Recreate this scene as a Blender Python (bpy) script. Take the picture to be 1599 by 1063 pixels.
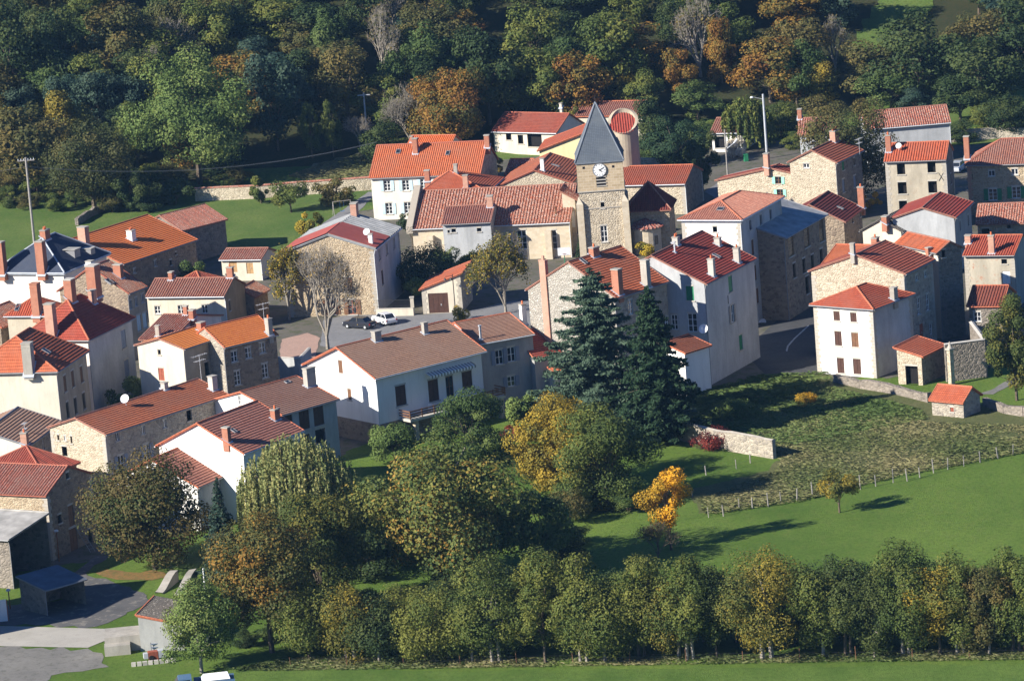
import bpy, math, random
import numpy as np
from mathutils import Vector, Matrix

for _o in list(bpy.data.objects):
    bpy.data.objects.remove(_o)
S = bpy.context.scene
COL = S.collection

# ------------------------------------------------------------------ camera
F = 6800.0                 # focal length in photo pixels
CX, CY = 799.5, 531.5
PITCH = math.radians(12.0)
ROLL = math.radians(4.57)
CAMZ = 112.0
cr, sr = math.cos(ROLL), math.sin(ROLL)
FWD = Vector((0, math.cos(PITCH), -math.sin(PITCH)))
UPC = Vector((0, math.sin(PITCH), math.cos(PITCH)))
XR = Vector((1, 0, 0))
RIGHT = XR * cr - UPC * sr
UP = XR * sr * 1.0 + UPC * cr
CAM = Vector((0, 0, CAMZ))
cd = bpy.data.cameras.new("camera")
cd.sensor_width = 36.0
cd.lens = F / 1599.0 * 36.0
cd.clip_start = 5.0
cd.clip_end = 6000.0
cam = bpy.data.objects.new("camera", cd)
_m = Matrix((RIGHT, UP, -FWD)).transposed().to_4x4()
_m.translation = CAM
cam.matrix_world = _m
COL.objects.link(cam)
S.camera = cam

# ------------------------------------------------------------------ light
SUN_AZ = math.radians(27.0)       # towards the camera from the left (-X)
SUN_EL = math.radians(29.0)
SUN_FROM = Vector((-math.cos(SUN_AZ) * math.cos(SUN_EL), -math.sin(SUN_AZ) * math.cos(SUN_EL), math.sin(SUN_EL)))
w = bpy.data.worlds.new("World")
S.world = w
w.use_nodes = True
wt = w.node_tree
sky = wt.nodes.new("ShaderNodeTexSky")
sky.sky_type = 'NISHITA'
sky.sun_disc = False
sky.sun_elevation = SUN_EL
sky.sun_rotation = math.atan2(SUN_FROM.x, SUN_FROM.y)
sky.air_density = 1.0
sky.dust_density = 0.3
sky.ozone_density = 6.0
bg = wt.nodes["Background"]
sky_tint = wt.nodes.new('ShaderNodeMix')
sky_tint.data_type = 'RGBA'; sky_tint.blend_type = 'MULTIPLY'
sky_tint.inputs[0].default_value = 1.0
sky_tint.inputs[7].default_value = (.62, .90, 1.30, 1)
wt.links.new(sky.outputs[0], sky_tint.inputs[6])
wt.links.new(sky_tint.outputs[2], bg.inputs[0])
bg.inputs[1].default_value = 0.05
ld = bpy.data.lights.new("sun", 'SUN')
ld.energy = 5.0
ld.angle = math.radians(0.5)
ld.color = (1.0, 0.94, 0.83)
sun = bpy.data.objects.new("sun", ld)
sun.rotation_mode = 'QUATERNION'
sun.rotation_quaternion = SUN_FROM.to_track_quat('Z', 'Y')
sun.location = (-60, 480, 90)
COL.objects.link(sun)
S.view_settings.view_transform = 'Standard'
S.view_settings.look = 'None'
S.view_settings.exposure = 0.95
S.view_settings.gamma = 1.0
S.cycles.max_bounces = 5
S.cycles.diffuse_bounces = 3
S.cycles.glossy_bounces = 2
S.cycles.transparent_max_bounces = 6

# ------------------------------------------------------------------ helpers: pixels of the photo to real points
def ray(px, py):
    ix = (px - CX) / F
    iy = -(py - CY) / F
    return (RIGHT * ix + UP * iy + FWD).normalized()

def at(px, py, z=0.0):
    d = ray(px, py)
    t = (z - CAMZ) / d.z
    return CAM + d * t

def proj(p):
    v = Vector(p) - CAM
    k = v.dot(FWD)
    return (CX + F * v.dot(RIGHT) / k, CY - F * v.dot(UP) / k)

def smooth(t):
    t = min(1.0, max(0.0, t))
    return t * t * (3 - 2 * t)

def ground_z(x, y):
    # flat valley floor, wooded hillside behind
    y0 = 661 + 0.16 * x
    d = y - y0
    z = 0.0
    if d > 0:
        z = 0.34 * d if d > 12 else 0.34 * d * d / 24.0 + 0
        if d > 12:
            z = 0.34 * (d - 6)
        if d > 160:
            z = 0.34 * 154 + 0.12 * (d - 160)
    return z

def at_ground(px, py):
    d = ray(px, py)
    t = (0 - CAMZ) / d.z
    t0, t1 = t * 0.6, t * 1.05
    p = CAM + d * t
    if ground_z(p.x, p.y) <= 0.01:
        return p
    a, b = t * 0.5, t
    for _ in range(40):
        m = (a + b) / 2
        q = CAM + d * m
        if q.z > ground_z(q.x, q.y):
            a = m
        else:
            b = m
    return CAM + d * a

def px_scale(p):
    """metres per photo pixel at a point"""
    return (Vector(p) - CAM).dot(FWD) / F

class Tile:
    def __init__(s, ox, oy, k):
        s.ox, s.oy, s.k = ox, oy, k
    def __call__(s, x, y):
        return (s.ox + x / s.k, s.oy + y / s.k)
T1 = Tile(0, 280, 3.3225); T2 = Tile(0, 560, 3.3225); T3 = Tile(0, 780, 3.755)
T4 = Tile(360, 300, 3.3225); T5 = Tile(560, 150, 3.3225); T6 = Tile(840, 150, 3.3225)
T7 = Tile(780, 350, 3.037); T8 = Tile(1199, 150, 3.3225); T9 = Tile(1199, 360, 3.3225)
T10 = Tile(360, 460, 3.198); T11 = Tile(960, 600, 2.5023); T12 = Tile(0, 0, 1.9988); T13 = Tile(800, 0, 2.0)
Q1 = Tile(0, 360, 6.642); Q2 = Tile(0, 480, 5.904); Q3 = Tile(200, 380, 4.43); Q4 = Tile(740, 140, 5.904)
Q5 = Tile(1080, 150, 5.317); Q6 = Tile(1360, 150, 6.644); Q8 = Tile(460, 440, 5.317)
PX = Tile(0, 0, 1)

# ------------------------------------------------------------------ objects
def tag(o, label=None, cat=None, group=None, kind=None):
    if label: o["label"] = label
    if cat: o["category"] = cat
    if group: o["group"] = group
    if kind: o["kind"] = kind
    return o

def empty(name, loc=(0, 0, 0), rz=0.0, label=None, cat=None, group=None):
    o = bpy.data.objects.new(name, None)
    o.empty_display_size = 0.5
    o.location = loc
    o.rotation_euler = (0, 0, rz)
    COL.objects.link(o)
    return tag(o, label, cat, group)

def link_mesh(name, me, parent=None, loc=(0, 0, 0), rot=(0, 0, 0)):
    o = bpy.data.objects.new(name, me)
    o.location = loc
    o.rotation_euler = rot
    if parent is not None:
        o.parent = parent
    COL.objects.link(o)
    return o

class MB:
    """collects faces, then makes ONE mesh"""
    def __init__(s):
        s.v = []; s.f = []; s.uv = []; s.mi = []; s.sm = []
    def face(s, pts, uv=None, mi=0, sm=False):
        n = len(s.v)
        s.v.extend([tuple(p) for p in pts])
        s.f.append(tuple(range(n, n + len(pts))))
        s.uv.extend(uv if uv else [(0, 0)] * len(pts))
        s.mi.append(mi); s.sm.append(sm)
    def box(s, x0, x1, y0, y1, z0, z1, mi=0, M=None):
        c = [(x0, y0, z0), (x1, y0, z0), (x1, y1, z0), (x0, y1, z0), (x0, y0, z1), (x1, y0, z1), (x1, y1, z1), (x0, y1, z1)]
        dx, dy, dz = x1 - x0, y1 - y0, z1 - z0
        q = [((0, 1, 5, 4), dx, dz), ((1, 2, 6, 5), dy, dz), ((2, 3, 7, 6), dx, dz), ((3, 0, 4, 7), dy, dz), ((4, 5, 6, 7), dx, dy), ((3, 2, 1, 0), dx, dy)]
        if M is not None:
            c = [tuple(M @ Vector(p)) for p in c]
        for idx, a, b in q:
            s.face([c[i] for i in idx], [(0, 0), (a, 0), (a, b), (0, b)], mi)
    def tube(s, p0, p1, r0, r1, n=6, mi=0, cap=True, sm=True):
        p0 = Vector(p0); p1 = Vector(p1)
        d = p1 - p0
        L = d.length
        if L < 1e-6: return
        d /= L
        a = d.cross(Vector((0, 0, 1)) if abs(d.z) < 0.9 else Vector((1, 0, 0))).normalized()
        b = d.cross(a)
        R0 = [p0 + (a * math.cos(2 * math.pi * i / n) + b * math.sin(2 * math.pi * i / n)) * r0 for i in range(n)]
        R1 = [p1 + (a * math.cos(2 * math.pi * i / n) + b * math.sin(2 * math.pi * i / n)) * r1 for i in range(n)]
        for i in range(n):
            j = (i + 1) % n
            s.face([R0[j], R0[i], R1[i], R1[j]], [(j / n, 0), (i / n, 0), (i / n, L), (j / n, L)], mi, sm)
        if cap:
            s.face(R1[::-1], None, mi)
            s.face(R0, None, mi)
    def path(s, pts, r, n=6, mi=0, r1=None):
        m = len(pts) - 1
        for i in range(m):
            ra = r if r1 is None else r + (r1 - r) * i / m
            rb = r if r1 is None else r + (r1 - r) * (i + 1) / m
            s.tube(pts[i], pts[i + 1], ra, rb, n, mi)
    def lathe(s, prof, n=16, M=None, mi=0, a0=0.0, a1=2 * math.pi, sm=True):
        full = abs(a1 - a0 - 2 * math.pi) < 1e-4
        for k in range(len(prof) - 1):
            (ra, za), (rb, zb) = prof[k], prof[k + 1]
            for i in range(n):
                t0 = a0 + (a1 - a0) * i / n; t1 = a0 + (a1 - a0) * (i + 1) / n
                P = [Vector((ra * math.cos(t0), ra * math.sin(t0), za)), Vector((ra * math.cos(t1), ra * math.sin(t1), za)),
                     Vector((rb * math.cos(t1), rb * math.sin(t1), zb)), Vector((rb * math.cos(t0), rb * math.sin(t0), zb))]
                if M is not None: P = [M @ p for p in P]
                rr = max(ra, rb)
                uv = [(t0 * rr, za), (t1 * rr, za), (t1 * rr, zb), (t0 * rr, zb)]
                if ra < 1e-5: P = P[1:]; uv = uv[1:]
                elif rb < 1e-5: P = P[:3]; uv = uv[:3]
                s.face(P, uv, mi, sm)
    def mesh(s, name, mats, weld=False):
        me = bpy.data.meshes.new(name)
        me.from_pydata(s.v, [], s.f)
        if s.f:
            ul = me.uv_layers.new(name="uv")
            ul.data.foreach_set("uv", np.array(s.uv, dtype=np.float32).ravel())
            me.polygons.foreach_set("material_index", s.mi)
            me.polygons.foreach_set("use_smooth", s.sm)
        for m in (mats if isinstance(mats, (list, tuple)) else [mats]):
            me.materials.append(m)
        me.update()
        return me
    def build(s, name, mats, parent=None, loc=(0, 0, 0), rot=(0, 0, 0)):
        return link_mesh(name, s.mesh(name, mats), parent, loc, rot)

# ------------------------------------------------------------------ materials
def new_mat(name, rough=0.85, spec=0.3):
    m = bpy.data.materials.new(name)
    m.use_nodes = True
    nt = m.node_tree
    b = nt.nodes["Principled BSDF"]
    b.inputs["Roughness"].default_value = rough
    b.inputs["Specular IOR Level"].default_value = spec
    return m, nt, b

def nd(nt, t, **kw):
    n = nt.nodes.new(t)
    for k, v in kw.items():
        if k.startswith("i_"):
            n.inputs[k[2:].replace("_", " ")].default_value = v
        else:
            setattr(n, k, v)
    return n

def c4(c):
    return (c[0], c[1], c[2], 1.0)

def mix(nt, fac, a, b, blend='MIX'):
    n = nt.nodes.new("ShaderNodeMix")
    n.data_type = 'RGBA'; n.blend_type = blend
    for i, x in ((0, fac), (6, a), (7, b)):
        if hasattr(x, "links") or isinstance(x, bpy.types.NodeSocket):
            nt.links.new(x, n.inputs[i])
        elif i == 0:
            n.inputs[0].default_value = x
        else:
            n.inputs[i].default_value = c4(x)
    return n.outputs[2]

def ramp(nt, src, stops):
    n = nt.nodes.new("ShaderNodeValToRGB")
    nt.links.new(src, n.inputs[0])
    e = n.color_ramp.elements
    while len(e) < len(stops): e.new(0.5)
    for k, (p, c) in enumerate(stops):
        e[k].position = p
        e[k].color = c4(c) if not isinstance(c, (int, float)) else (c, c, c, 1)
    return n.outputs[0]

def noise(nt, vec, scale, detail=4.0, rough=0.55):
    n = nt.nodes.new("ShaderNodeTexNoise")
    n.inputs["Scale"].default_value = scale
    n.inputs["Detail"].default_value = detail
    n.inputs["Roughness"].default_value = rough
    if vec is not None: nt.links.new(vec, n.inputs["Vector"])
    return n.outputs[0]

def bump(nt, b, h, strength=0.5, dist=0.05):
    n = nt.nodes.new("ShaderNodeBump")
    n.inputs["Strength"].default_value = strength
    n.inputs["Distance"].default_value = dist
    nt.links.new(h, n.inputs["Height"])
    nt.links.new(n.outputs[0], b.inputs["Normal"])

def world_vec(nt):
    return nt.nodes.new("ShaderNodeNewGeometry").outputs["Position"]

def obj_vec(nt):
    return nt.nodes.new("ShaderNodeTexCoord").outputs["Object"]

def uv_vec(nt):
    return nt.nodes.new("ShaderNodeTexCoord").outputs["UV"]

def plain(name, col, rough=0.8, var=0.12, scale=1.5, spec=0.3, metal=0.0):
    m, nt, b = new_mat(name, rough, spec)
    n = noise(nt, world_vec(nt), scale, 5)
    lo = tuple(c * (1 - var) for c in col); hi = tuple(min(1, c * (1 + var)) for c in col)
    nt.links.new(ramp(nt, n, [(0.3, lo), (0.7, hi)]), b.inputs["Base Color"])
    b.inputs["Metallic"].default_value = metal
    return m

def tile_mat(name, c1, c2, c3, tw=0.25, th=0.38, lichen=0.0, dark=0.25, lc=(.42, .38, .33)):
    """baked clay tiles: every tile its own shade, plus weathering"""
    m, nt, b = new_mat(name, 0.9, 0.15)
    uv = uv_vec(nt)
    br = nd(nt, "ShaderNodeTexBrick", offset=0.0, squash=1.0)
    nt.links.new(uv, br.inputs["Vector"])
    br.inputs["Scale"].default_value = 1.0
    br.inputs["Brick Width"].default_value = tw
    br.inputs["Row Height"].default_value = th
    br.inputs["Mortar Size"].default_value = 0.022
    br.inputs["Mortar Smooth"].default_value = 0.4
    br.inputs["Bias"].default_value = 0.0
    br.inputs["Color1"].default_value = c4(c1)
    br.inputs["Color2"].default_value = c4(c2)
    br.inputs["Mortar"].default_value = c4(tuple(x * 0.45 for x in c3))  # darker gap lines paint in the shadow between tiles
    wv = world_vec(nt)
    n1 = noise(nt, wv, 0.35, 6, 0.65)
    n2 = noise(nt, wv, 3.0, 6, 0.7)
    col = mix(nt, ramp(nt, n1, [(0.42, 0.0), (0.68, 0.85)]), br.outputs[0], c3)
    col = mix(nt, ramp(nt, n2, [(0.5, 0.0), (0.72, dark)]), col, tuple(x * 0.35 for x in c3))
    if lichen > 0:
        vo = nd(nt, "ShaderNodeTexVoronoi")
        vo.inputs["Scale"].default_value = 2.6
        nt.links.new(wv, vo.inputs["Vector"])
        k = noise(nt, wv, 7.0, 3, 0.7)
        col = mix(nt, ramp(nt, k, [(0.60 - 0.12 * lichen, 0.0), (0.68 - 0.08 * lichen, 0.85)]), col, lc)
    oi = nd(nt, "ShaderNodeObjectInfo")
    hs = nd(nt, "ShaderNodeHueSaturation")
    mr = nd(nt, "ShaderNodeMapRange"); nt.links.new(oi.outputs["Random"], mr.inputs[0]); mr.inputs[3].default_value = .82; mr.inputs[4].default_value = 1.28
    mr2 = nd(nt, "ShaderNodeMath", operation='MULTIPLY_ADD'); nt.links.new(oi.outputs["Random"], mr2.inputs[0]); mr2.inputs[1].default_value = .022; mr2.inputs[2].default_value = .490
    nt.links.new(mr.outputs[0], hs.inputs["Value"]); nt.links.new(mr2.outputs[0], hs.inputs["Hue"]); nt.links.new(col, hs.inputs["Color"])
    nt.links.new(hs.outputs[0], b.inputs["Base Color"])
    bump(nt, b, n2, 0.4, 0.03)
    return m

def stone_mat(name, c1, c2, c3, mortar, sx=2.9, sz=4.8, bs=0.5, patch=0.35):
    """rubble masonry"""
    m, nt, b = new_mat(name, 0.92, 0.15)
    uv = uv_vec(nt)
    mp = nd(nt, "ShaderNodeMapping")
    nt.links.new(uv, mp.inputs[0])
    mp.inputs["Scale"].default_value = (sx, sz, 1)
    nz = nd(nt, "ShaderNodeTexNoise"); nz.inputs["Scale"].default_value = 2.0
    nt.links.new(mp.outputs[0], nz.inputs["Vector"])
    ad = nd(nt, "ShaderNodeVectorMath", operation='MULTIPLY_ADD')
    nt.links.new(nz.outputs["Color"], ad.inputs[0]); ad.inputs[1].default_value = (.35, .35, .35)
    nt.links.new(mp.outputs[0], ad.inputs[2])
    v1 = nd(nt, "ShaderNodeTexVoronoi", feature='F1'); nt.links.new(ad.outputs[0], v1.inputs["Vector"]); v1.inputs["Scale"].default_value = 1.0
    v2 = nd(nt, "ShaderNodeTexVoronoi", feature='DISTANCE_TO_EDGE'); nt.links.new(ad.outputs[0], v2.inputs["Vector"]); v2.inputs["Scale"].default_value = 1.0
    sep = nd(nt, "ShaderNodeSeparateColor"); nt.links.new(v1.outputs["Color"], sep.inputs[0])
    col = ramp(nt, sep.outputs[0], [(0.15, c1), (0.5, c2), (0.85, c3)])
    col = mix(nt, ramp(nt, v2.outputs[0], [(0.03, 0.8), (0.13, 0.0)]), col, mortar)
    wv = world_vec(nt)
    n1 = noise(nt, wv, 0.4, 6, 0.65)
    col = mix(nt, ramp(nt, n1, [(0.5, 0.0), (0.72, patch)]), col, mortar)
    n3 = noise(nt, wv, 1.7, 5, 0.7)
    col = mix(nt, ramp(nt, n3, [(0.52, 0.0), (0.75, 0.35)]), col, tuple(x * .45 for x in c1))
    nt.links.new(col, b.inputs["Base Color"])
    bump(nt, b, ramp(nt, v2.outputs[0], [(0.0, 0.0), (0.2, 1.0)]), bs * 1.6, 0.08)
    return m

def ashlar_mat(name, c1, c2, mortar, bw=0.75, bh=0.36):
    m, nt, b = new_mat(name, 0.9, 0.15)
    br = nd(nt, "ShaderNodeTexBrick", offset=0.5)
    uv = uv_vec(nt)
    nt.links.new(uv, br.inputs["Vector"])
    br.inputs["Scale"].default_value = 1.0
    br.inputs["Brick Width"].default_value = bw
    br.inputs["Row Height"].default_value = bh
    br.inputs["Mortar Size"].default_value = 0.02
    br.inputs["Color1"].default_value = c4(c1); br.inputs["Color2"].default_value = c4(c2); br.inputs["Mortar"].default_value = c4(mortar)
    wv = world_vec(nt)
    n = noise(nt, wv, 1.1, 6, 0.7)
    col = mix(nt, ramp(nt, n, [(0.45, 0.0), (0.75, 0.5)]), br.outputs[0], tuple(x * .55 for x in c1))
    nt.links.new(col, b.inputs["Base Color"])
    bump(nt, b, br.outputs["Fac"], -0.4, 0.03)
    return m

def plaster_mat(name, col, stain=0.25, patch=None, sc=0.5):
    m, nt, b = new_mat(name, 0.9, 0.15)
    wv = world_vec(nt)
    mp = nd(nt, "ShaderNodeMapping"); nt.links.new(wv, mp.inputs[0]); mp.inputs["Scale"].default_value = (1, 1, 0.45)
    n1 = noise(nt, mp.outputs[0], sc, 6, 0.7)
    n2 = noise(nt, wv, 4.0, 5, 0.7)
    c = ramp(nt, n1, [(0.32, tuple(x * (1 - stain) for x in col)), (0.62, col)])
    if patch:
        c = mix(nt, ramp(nt, noise(nt, wv, 0.9, 7, 0.75), [(0.56, 0.0), (0.62, 0.8)]), c, patch)
    c = mix(nt, ramp(nt, n2, [(0.5, 0.0), (0.75, stain * 0.8)]), c, tuple(x * .55 for x in col))
    mp2 = nd(nt, "ShaderNodeMapping"); nt.links.new(wv, mp2.inputs[0]); mp2.inputs["Scale"].default_value = (1.6, 1.6, 0.12)
    c = mix(nt, ramp(nt, noise(nt, mp2.outputs[0], 1.2, 6, .7), [(0.5, 0.0), (0.72, .25 + stain)]), c, tuple(x * .62 for x in col))
    nt.links.new(c, b.inputs["Base Color"])
    bump(nt, b, n2, 0.25, 0.03)
    return m

M = {}
M['t_red'] = tile_mat('roof_tile_red', (.42, .115, .065), (.31, .078, .048), (.26, .095, .065))
M['t_orange'] = tile_mat('roof_tile_orange', (.74, .22, .06), (.64, .17, .05), (.55, .17, .06), dark=.12)
M['t_bright'] = tile_mat('roof_tile_bright', (.47, .105, .055), (.37, .08, .044), (.32, .10, .065), dark=.28)
M['t_old'] = tile_mat('roof_tile_old', (.38, .12, .078), (.25, .085, .058), (.26, .13, .10), lichen=.4, dark=.4)
M['t_church'] = tile_mat('roof_tile_church', (.32, .072, .046), (.19, .05, .037), (.22, .066, .046), tw=.4, th=.4, lichen=.7, dark=.45, lc=(.5, .42, .36))
M['t_dark'] = tile_mat('roof_tile_dark', (.26, .068, .045), (.19, .052, .038), (.17, .06, .045), dark=.35)
M['t_brown'] = tile_mat('roof_tile_brown', (.38, .215, .15), (.30, .165, .115), (.29, .18, .135), dark=.3)
M['t_pink'] = tile_mat('roof_tile_weathered', (.52, .24, .16), (.38, .15, .10), (.36, .17, .12), tw=.24, th=.33, lichen=.3, dark=.25, lc=(.45, .27, .2))
M['t_plum'] = tile_mat('roof_tile_plum', (.26, .095, .07), (.20, .075, .06), (.20, .09, .075), tw=.4, lichen=.1, dark=.3)
M['t_grey'] = tile_mat('roof_tile_grey', (.12, .11, .10), (.08, .075, .07), (.10, .085, .075), tw=.4, lichen=.2, dark=.3)
M['t_verge'] = plain('verge_tile', (.44, .14, .075), .9, .35, 6)
M['t_verge_red'] = plain('verge_tile_red', (.34, .11, .07), .9, .3, 6)
M['t_verge_old'] = plain('verge_tile_old', (.30, .14, .10), .9, .35, 6)
M['ridge_slate'] = plain('slate_ridge', (.16, .18, .21), .7)
M['slate'] = tile_mat('roof_slate', (.115, .135, .165), (.095, .112, .14), (.13, .145, .16), tw=.25, th=.22, dark=.2)
M['slate_dark'] = tile_mat('roof_slate_dark', (.045, .058, .085), (.036, .048, .072), (.05, .06, .08), tw=.25, th=.22, dark=.2)
M['sheet_grey'] = plain('roof_sheet_grey', (.27, .275, .28), .75, .25, .8)
M['sheet_blue'] = plain('roof_sheet_blue', (.09, .11, .14), .7, .25, .8)
M['sheet_red'] = plain('roof_sheet_red', (.36, .085, .065), .8, .12, .8)
M['asbestos'] = plain('roof_fibre_cement', (.34, .325, .30), .9, .3, .7)
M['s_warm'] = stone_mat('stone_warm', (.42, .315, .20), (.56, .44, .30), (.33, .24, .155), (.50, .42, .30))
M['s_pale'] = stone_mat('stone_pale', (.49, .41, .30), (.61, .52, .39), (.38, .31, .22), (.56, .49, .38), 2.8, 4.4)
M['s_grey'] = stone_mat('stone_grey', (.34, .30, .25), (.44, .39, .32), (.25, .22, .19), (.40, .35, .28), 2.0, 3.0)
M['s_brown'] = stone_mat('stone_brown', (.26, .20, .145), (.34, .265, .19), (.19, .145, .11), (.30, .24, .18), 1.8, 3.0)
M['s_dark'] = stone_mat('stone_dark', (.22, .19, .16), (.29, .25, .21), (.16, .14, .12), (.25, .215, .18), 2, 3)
M['s_rubble'] = stone_mat('stone_rubble', (.44, .41, .36), (.52, .48, .42), (.36, .33, .28), (.42, .38, .32), 3.2, 4.6, .6, .5)
M['ashlar'] = ashlar_mat('stone_ashlar', (.52, .41, .27), (.42, .32, .20), (.60, .52, .40))
M['ashlar_pale'] = ashlar_mat('stone_ashlar_pale', (.60, .52, .40), (.52, .43, .31), (.55, .48, .37), .7, .35)
M['quoin'] = ashlar_mat('stone_quoin', (.45, .41, .35), (.36, .32, .27), (.42, .38, .32), .6, .35)
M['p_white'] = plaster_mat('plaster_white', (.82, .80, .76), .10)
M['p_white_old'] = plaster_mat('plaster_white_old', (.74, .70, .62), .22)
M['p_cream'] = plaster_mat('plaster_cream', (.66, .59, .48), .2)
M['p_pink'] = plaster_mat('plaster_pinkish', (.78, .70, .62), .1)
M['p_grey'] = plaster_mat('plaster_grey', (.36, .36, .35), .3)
M['p_grey_and_shade'] = plaster_mat('plaster_grey_and_shade', (.46, .47, .48), .28)  # also serves white houses' right walls, with their shade put into the colour
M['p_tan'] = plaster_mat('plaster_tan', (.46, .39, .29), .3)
M['p_ochre'] = plaster_mat('plaster_ochre', (.40, .31, .20), .35)
M['p_yellow'] = plaster_mat('plaster_yellow', (.80, .68, .38), .08)
M['p_patchy'] = plaster_mat('plaster_patchy', (.50, .44, .34), .3, (.38, .31, .23))
M['p_worn'] = plaster_mat('plaster_worn', (.50, .45, .36), .3, (.40, .18, .11))
M['concrete'] = plaster_mat('concrete', (.42, .39, .34), .35)
M['concrete_pale'] = plaster_mat('concrete_pale', (.50, .47, .42), .2)
M['brick'] = ashlar_mat('chimney_brick', (.42, .145, .085), (.34, .11, .07), (.40, .22, .15), .25, .09)
M['brick_pale'] = ashlar_mat('chimney_brick_pale', (.52, .27, .19), (.45, .22, .155), (.5, .32, .24), .25, .09)
M['pot'] = plain('clay_pot', (.55, .15, .06), .8)
M['zinc'] = plain('zinc', (.42, .45, .50), .5, .15, 2, .5)
M['gutter'] = plain('gutter_metal', (.22, .22, .23), .5, .1, 2, .5)
M['gutter_pale'] = plain('gutter_pale', (.55, .58, .62), .5, .1, 2, .5)
M['glass'] = plain('window_glass', (.018, .022, .03), .08, .05, 2, .7)
M['void'] = plain('dark_interior', (.012, .011, .012), .95, .1)
M['wood_dark'] = plain('wood_dark', (.075, .035, .025), .7, .2, 3)
M['wood_brown'] = plain('wood_brown', (.17, .085, .045), .7, .2, 3)
M['wood_tan'] = plain('wood_tan', (.40, .25, .12), .75, .15, 3)
M['wood_red'] = plain('wood_red', (.30, .085, .05), .7, .15, 3)
M['wood_grey'] = plain('wood_grey', (.28, .26, .24), .85, .2, 3)
M['white'] = plain('white_paint', (.80, .80, .79), .5, .04)
M['green'] = plain('green_paint', (.025, .20, .09), .55, .1)
M['mint'] = plain('mint_paint', (.28, .62, .48), .6, .08)
M['blue_pale'] = plain('pale_blue_paint', (.46, .60, .66), .6, .08)
M['blue_grey'] = plain('blue_grey_paint', (.20, .24, .32), .6, .08)
M['blue'] = plain('blue_paint', (.06, .20, .45), .5, .08)
M['grey_sill'] = plain('stone_sill', (.45, .42, .37), .85, .1)
M['dish'] = plain('dish_white', (.75, .76, .78), .45, .03)
M['metal'] = plain('galvanised_metal', (.45, .47, .50), .45, .1, 2, .5)
M['iron'] = plain('dark_iron', (.03, .03, .032), .5)
M['rust'] = plain('rusty_iron', (.30, .12, .06), .8, .3, 3)
M['tyre'] = plain('tyre_rubber', (.02, .02, .02), .8)
M['lampglass'] = plain('lamp_glass', (.75, .77, .8), .3, .02)
# ------------------------------------------------------------------ ground
def grass_mat(name, c1, c2, c3, sc=.12, dry=0.3):
    m, nt, b = new_mat(name, .95, .1)
    wv = world_vec(nt)
    mp = nd(nt, "ShaderNodeMapping"); nt.links.new(wv, mp.inputs[0]); mp.inputs["Scale"].default_value = (1, .6, 1)
    n1 = noise(nt, mp.outputs[0], sc, 8, .65); n2 = noise(nt, mp.outputs[0], .9, 8, .8); n3 = noise(nt, wv, 9.0, 4, .7)
    c = ramp(nt, n1, [(.35, c1), (.65, c2)])
    c = mix(nt, ramp(nt, n2, [(.48, 0.0), (.7, dry)]), c, c3)
    c = mix(nt, ramp(nt, noise(nt, mp.outputs[0], 2.6, 6, .75), [(.46, 0.0), (.66, .55)]), c, tuple(x * .5 for x in c1))
    c = mix(nt, ramp(nt, n3, [(.4, 0.0), (.75, .5)]), c, tuple(x * .45 for x in c1))
    nt.links.new(c, b.inputs["Base Color"])
    bump(nt, b, n3, .8, .12)
    return m
def earth_mat(name, c1, c2, c3, s1=.3, s2=2.5, lo=.45, hi=.6, rough=.95, k=.7):
    m, nt, b = new_mat(name, rough, .15)
    wv = world_vec(nt)
    n1 = noise(nt, wv, s1, 8, .65); n2 = noise(nt, wv, s2, 6, .7)
    c = ramp(nt, n1, [(.3, c1), (.7, c2)])
    c = mix(nt, ramp(nt, n2, [(lo, 0.0), (hi, k)]), c, c3)
    nt.links.new(c, b.inputs["Base Color"])
    bump(nt, b, noise(nt, wv, 12, 4, .7), .4, .03)
    return m
G = {}
G['meadow'] = grass_mat('meadow_grass', (.075, .140, .022), (.150, .225, .040), (.17, .19, .055), .06, .5)
G['back'] = grass_mat('back_meadow_grass', (.08, .145, .03), (.145, .20, .05), (.19, .18, .075), .12, .5)
G['rough'] = grass_mat('rough_grass', (.10, .12, .042), (.16, .155, .07), (.065, .10, .03), .25, .6)
G['forest'] = earth_mat('forest_floor', (.022, .032, .012), (.038, .045, .018), (.055, .045, .02))
G['dry'] = grass_mat('dry_bank_grass', (.17, .16, .085), (.25, .22, .13), (.09, .11, .05), .3, .6)
G['village'] = earth_mat('village_ground', (.10, .092, .075), (.15, .135, .115), (.06, .075, .035), .15, .6, .48, .6)
G['asphalt'] = earth_mat('asphalt', (.05, .052, .056), (.075, .076, .08), (.11, .105, .10), .25, 2.0, .55, .7)
G['asphalt_old'] = earth_mat('asphalt_worn', (.085, .085, .088), (.13, .125, .12), (.24, .22, .19), .3, .9, .54, .62)
G['square'] = earth_mat('square_asphalt', (.17, .17, .178), (.24, .238, .238), (.13, .128, .125), .2, 1.5, .5, .7)
G['gravel'] = earth_mat('gravel', (.15, .145, .135), (.22, .21, .19), (.10, .10, .08), .25, 1.6, .5, .65)
G['slab'] = earth_mat('concrete_slab', (.34, .32, .28), (.42, .395, .35), (.24, .225, .20), .3, 1.6, .56, .72)
G['pink'] = earth_mat('pink_paving', (.38, .24, .19), (.44, .29, .23), (.3, .22, .18))
G['leaf'] = earth_mat('leaf_litter', (.16, .10, .04), (.28, .15, .055), (.08, .11, .03), .6, 2.5)

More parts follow.
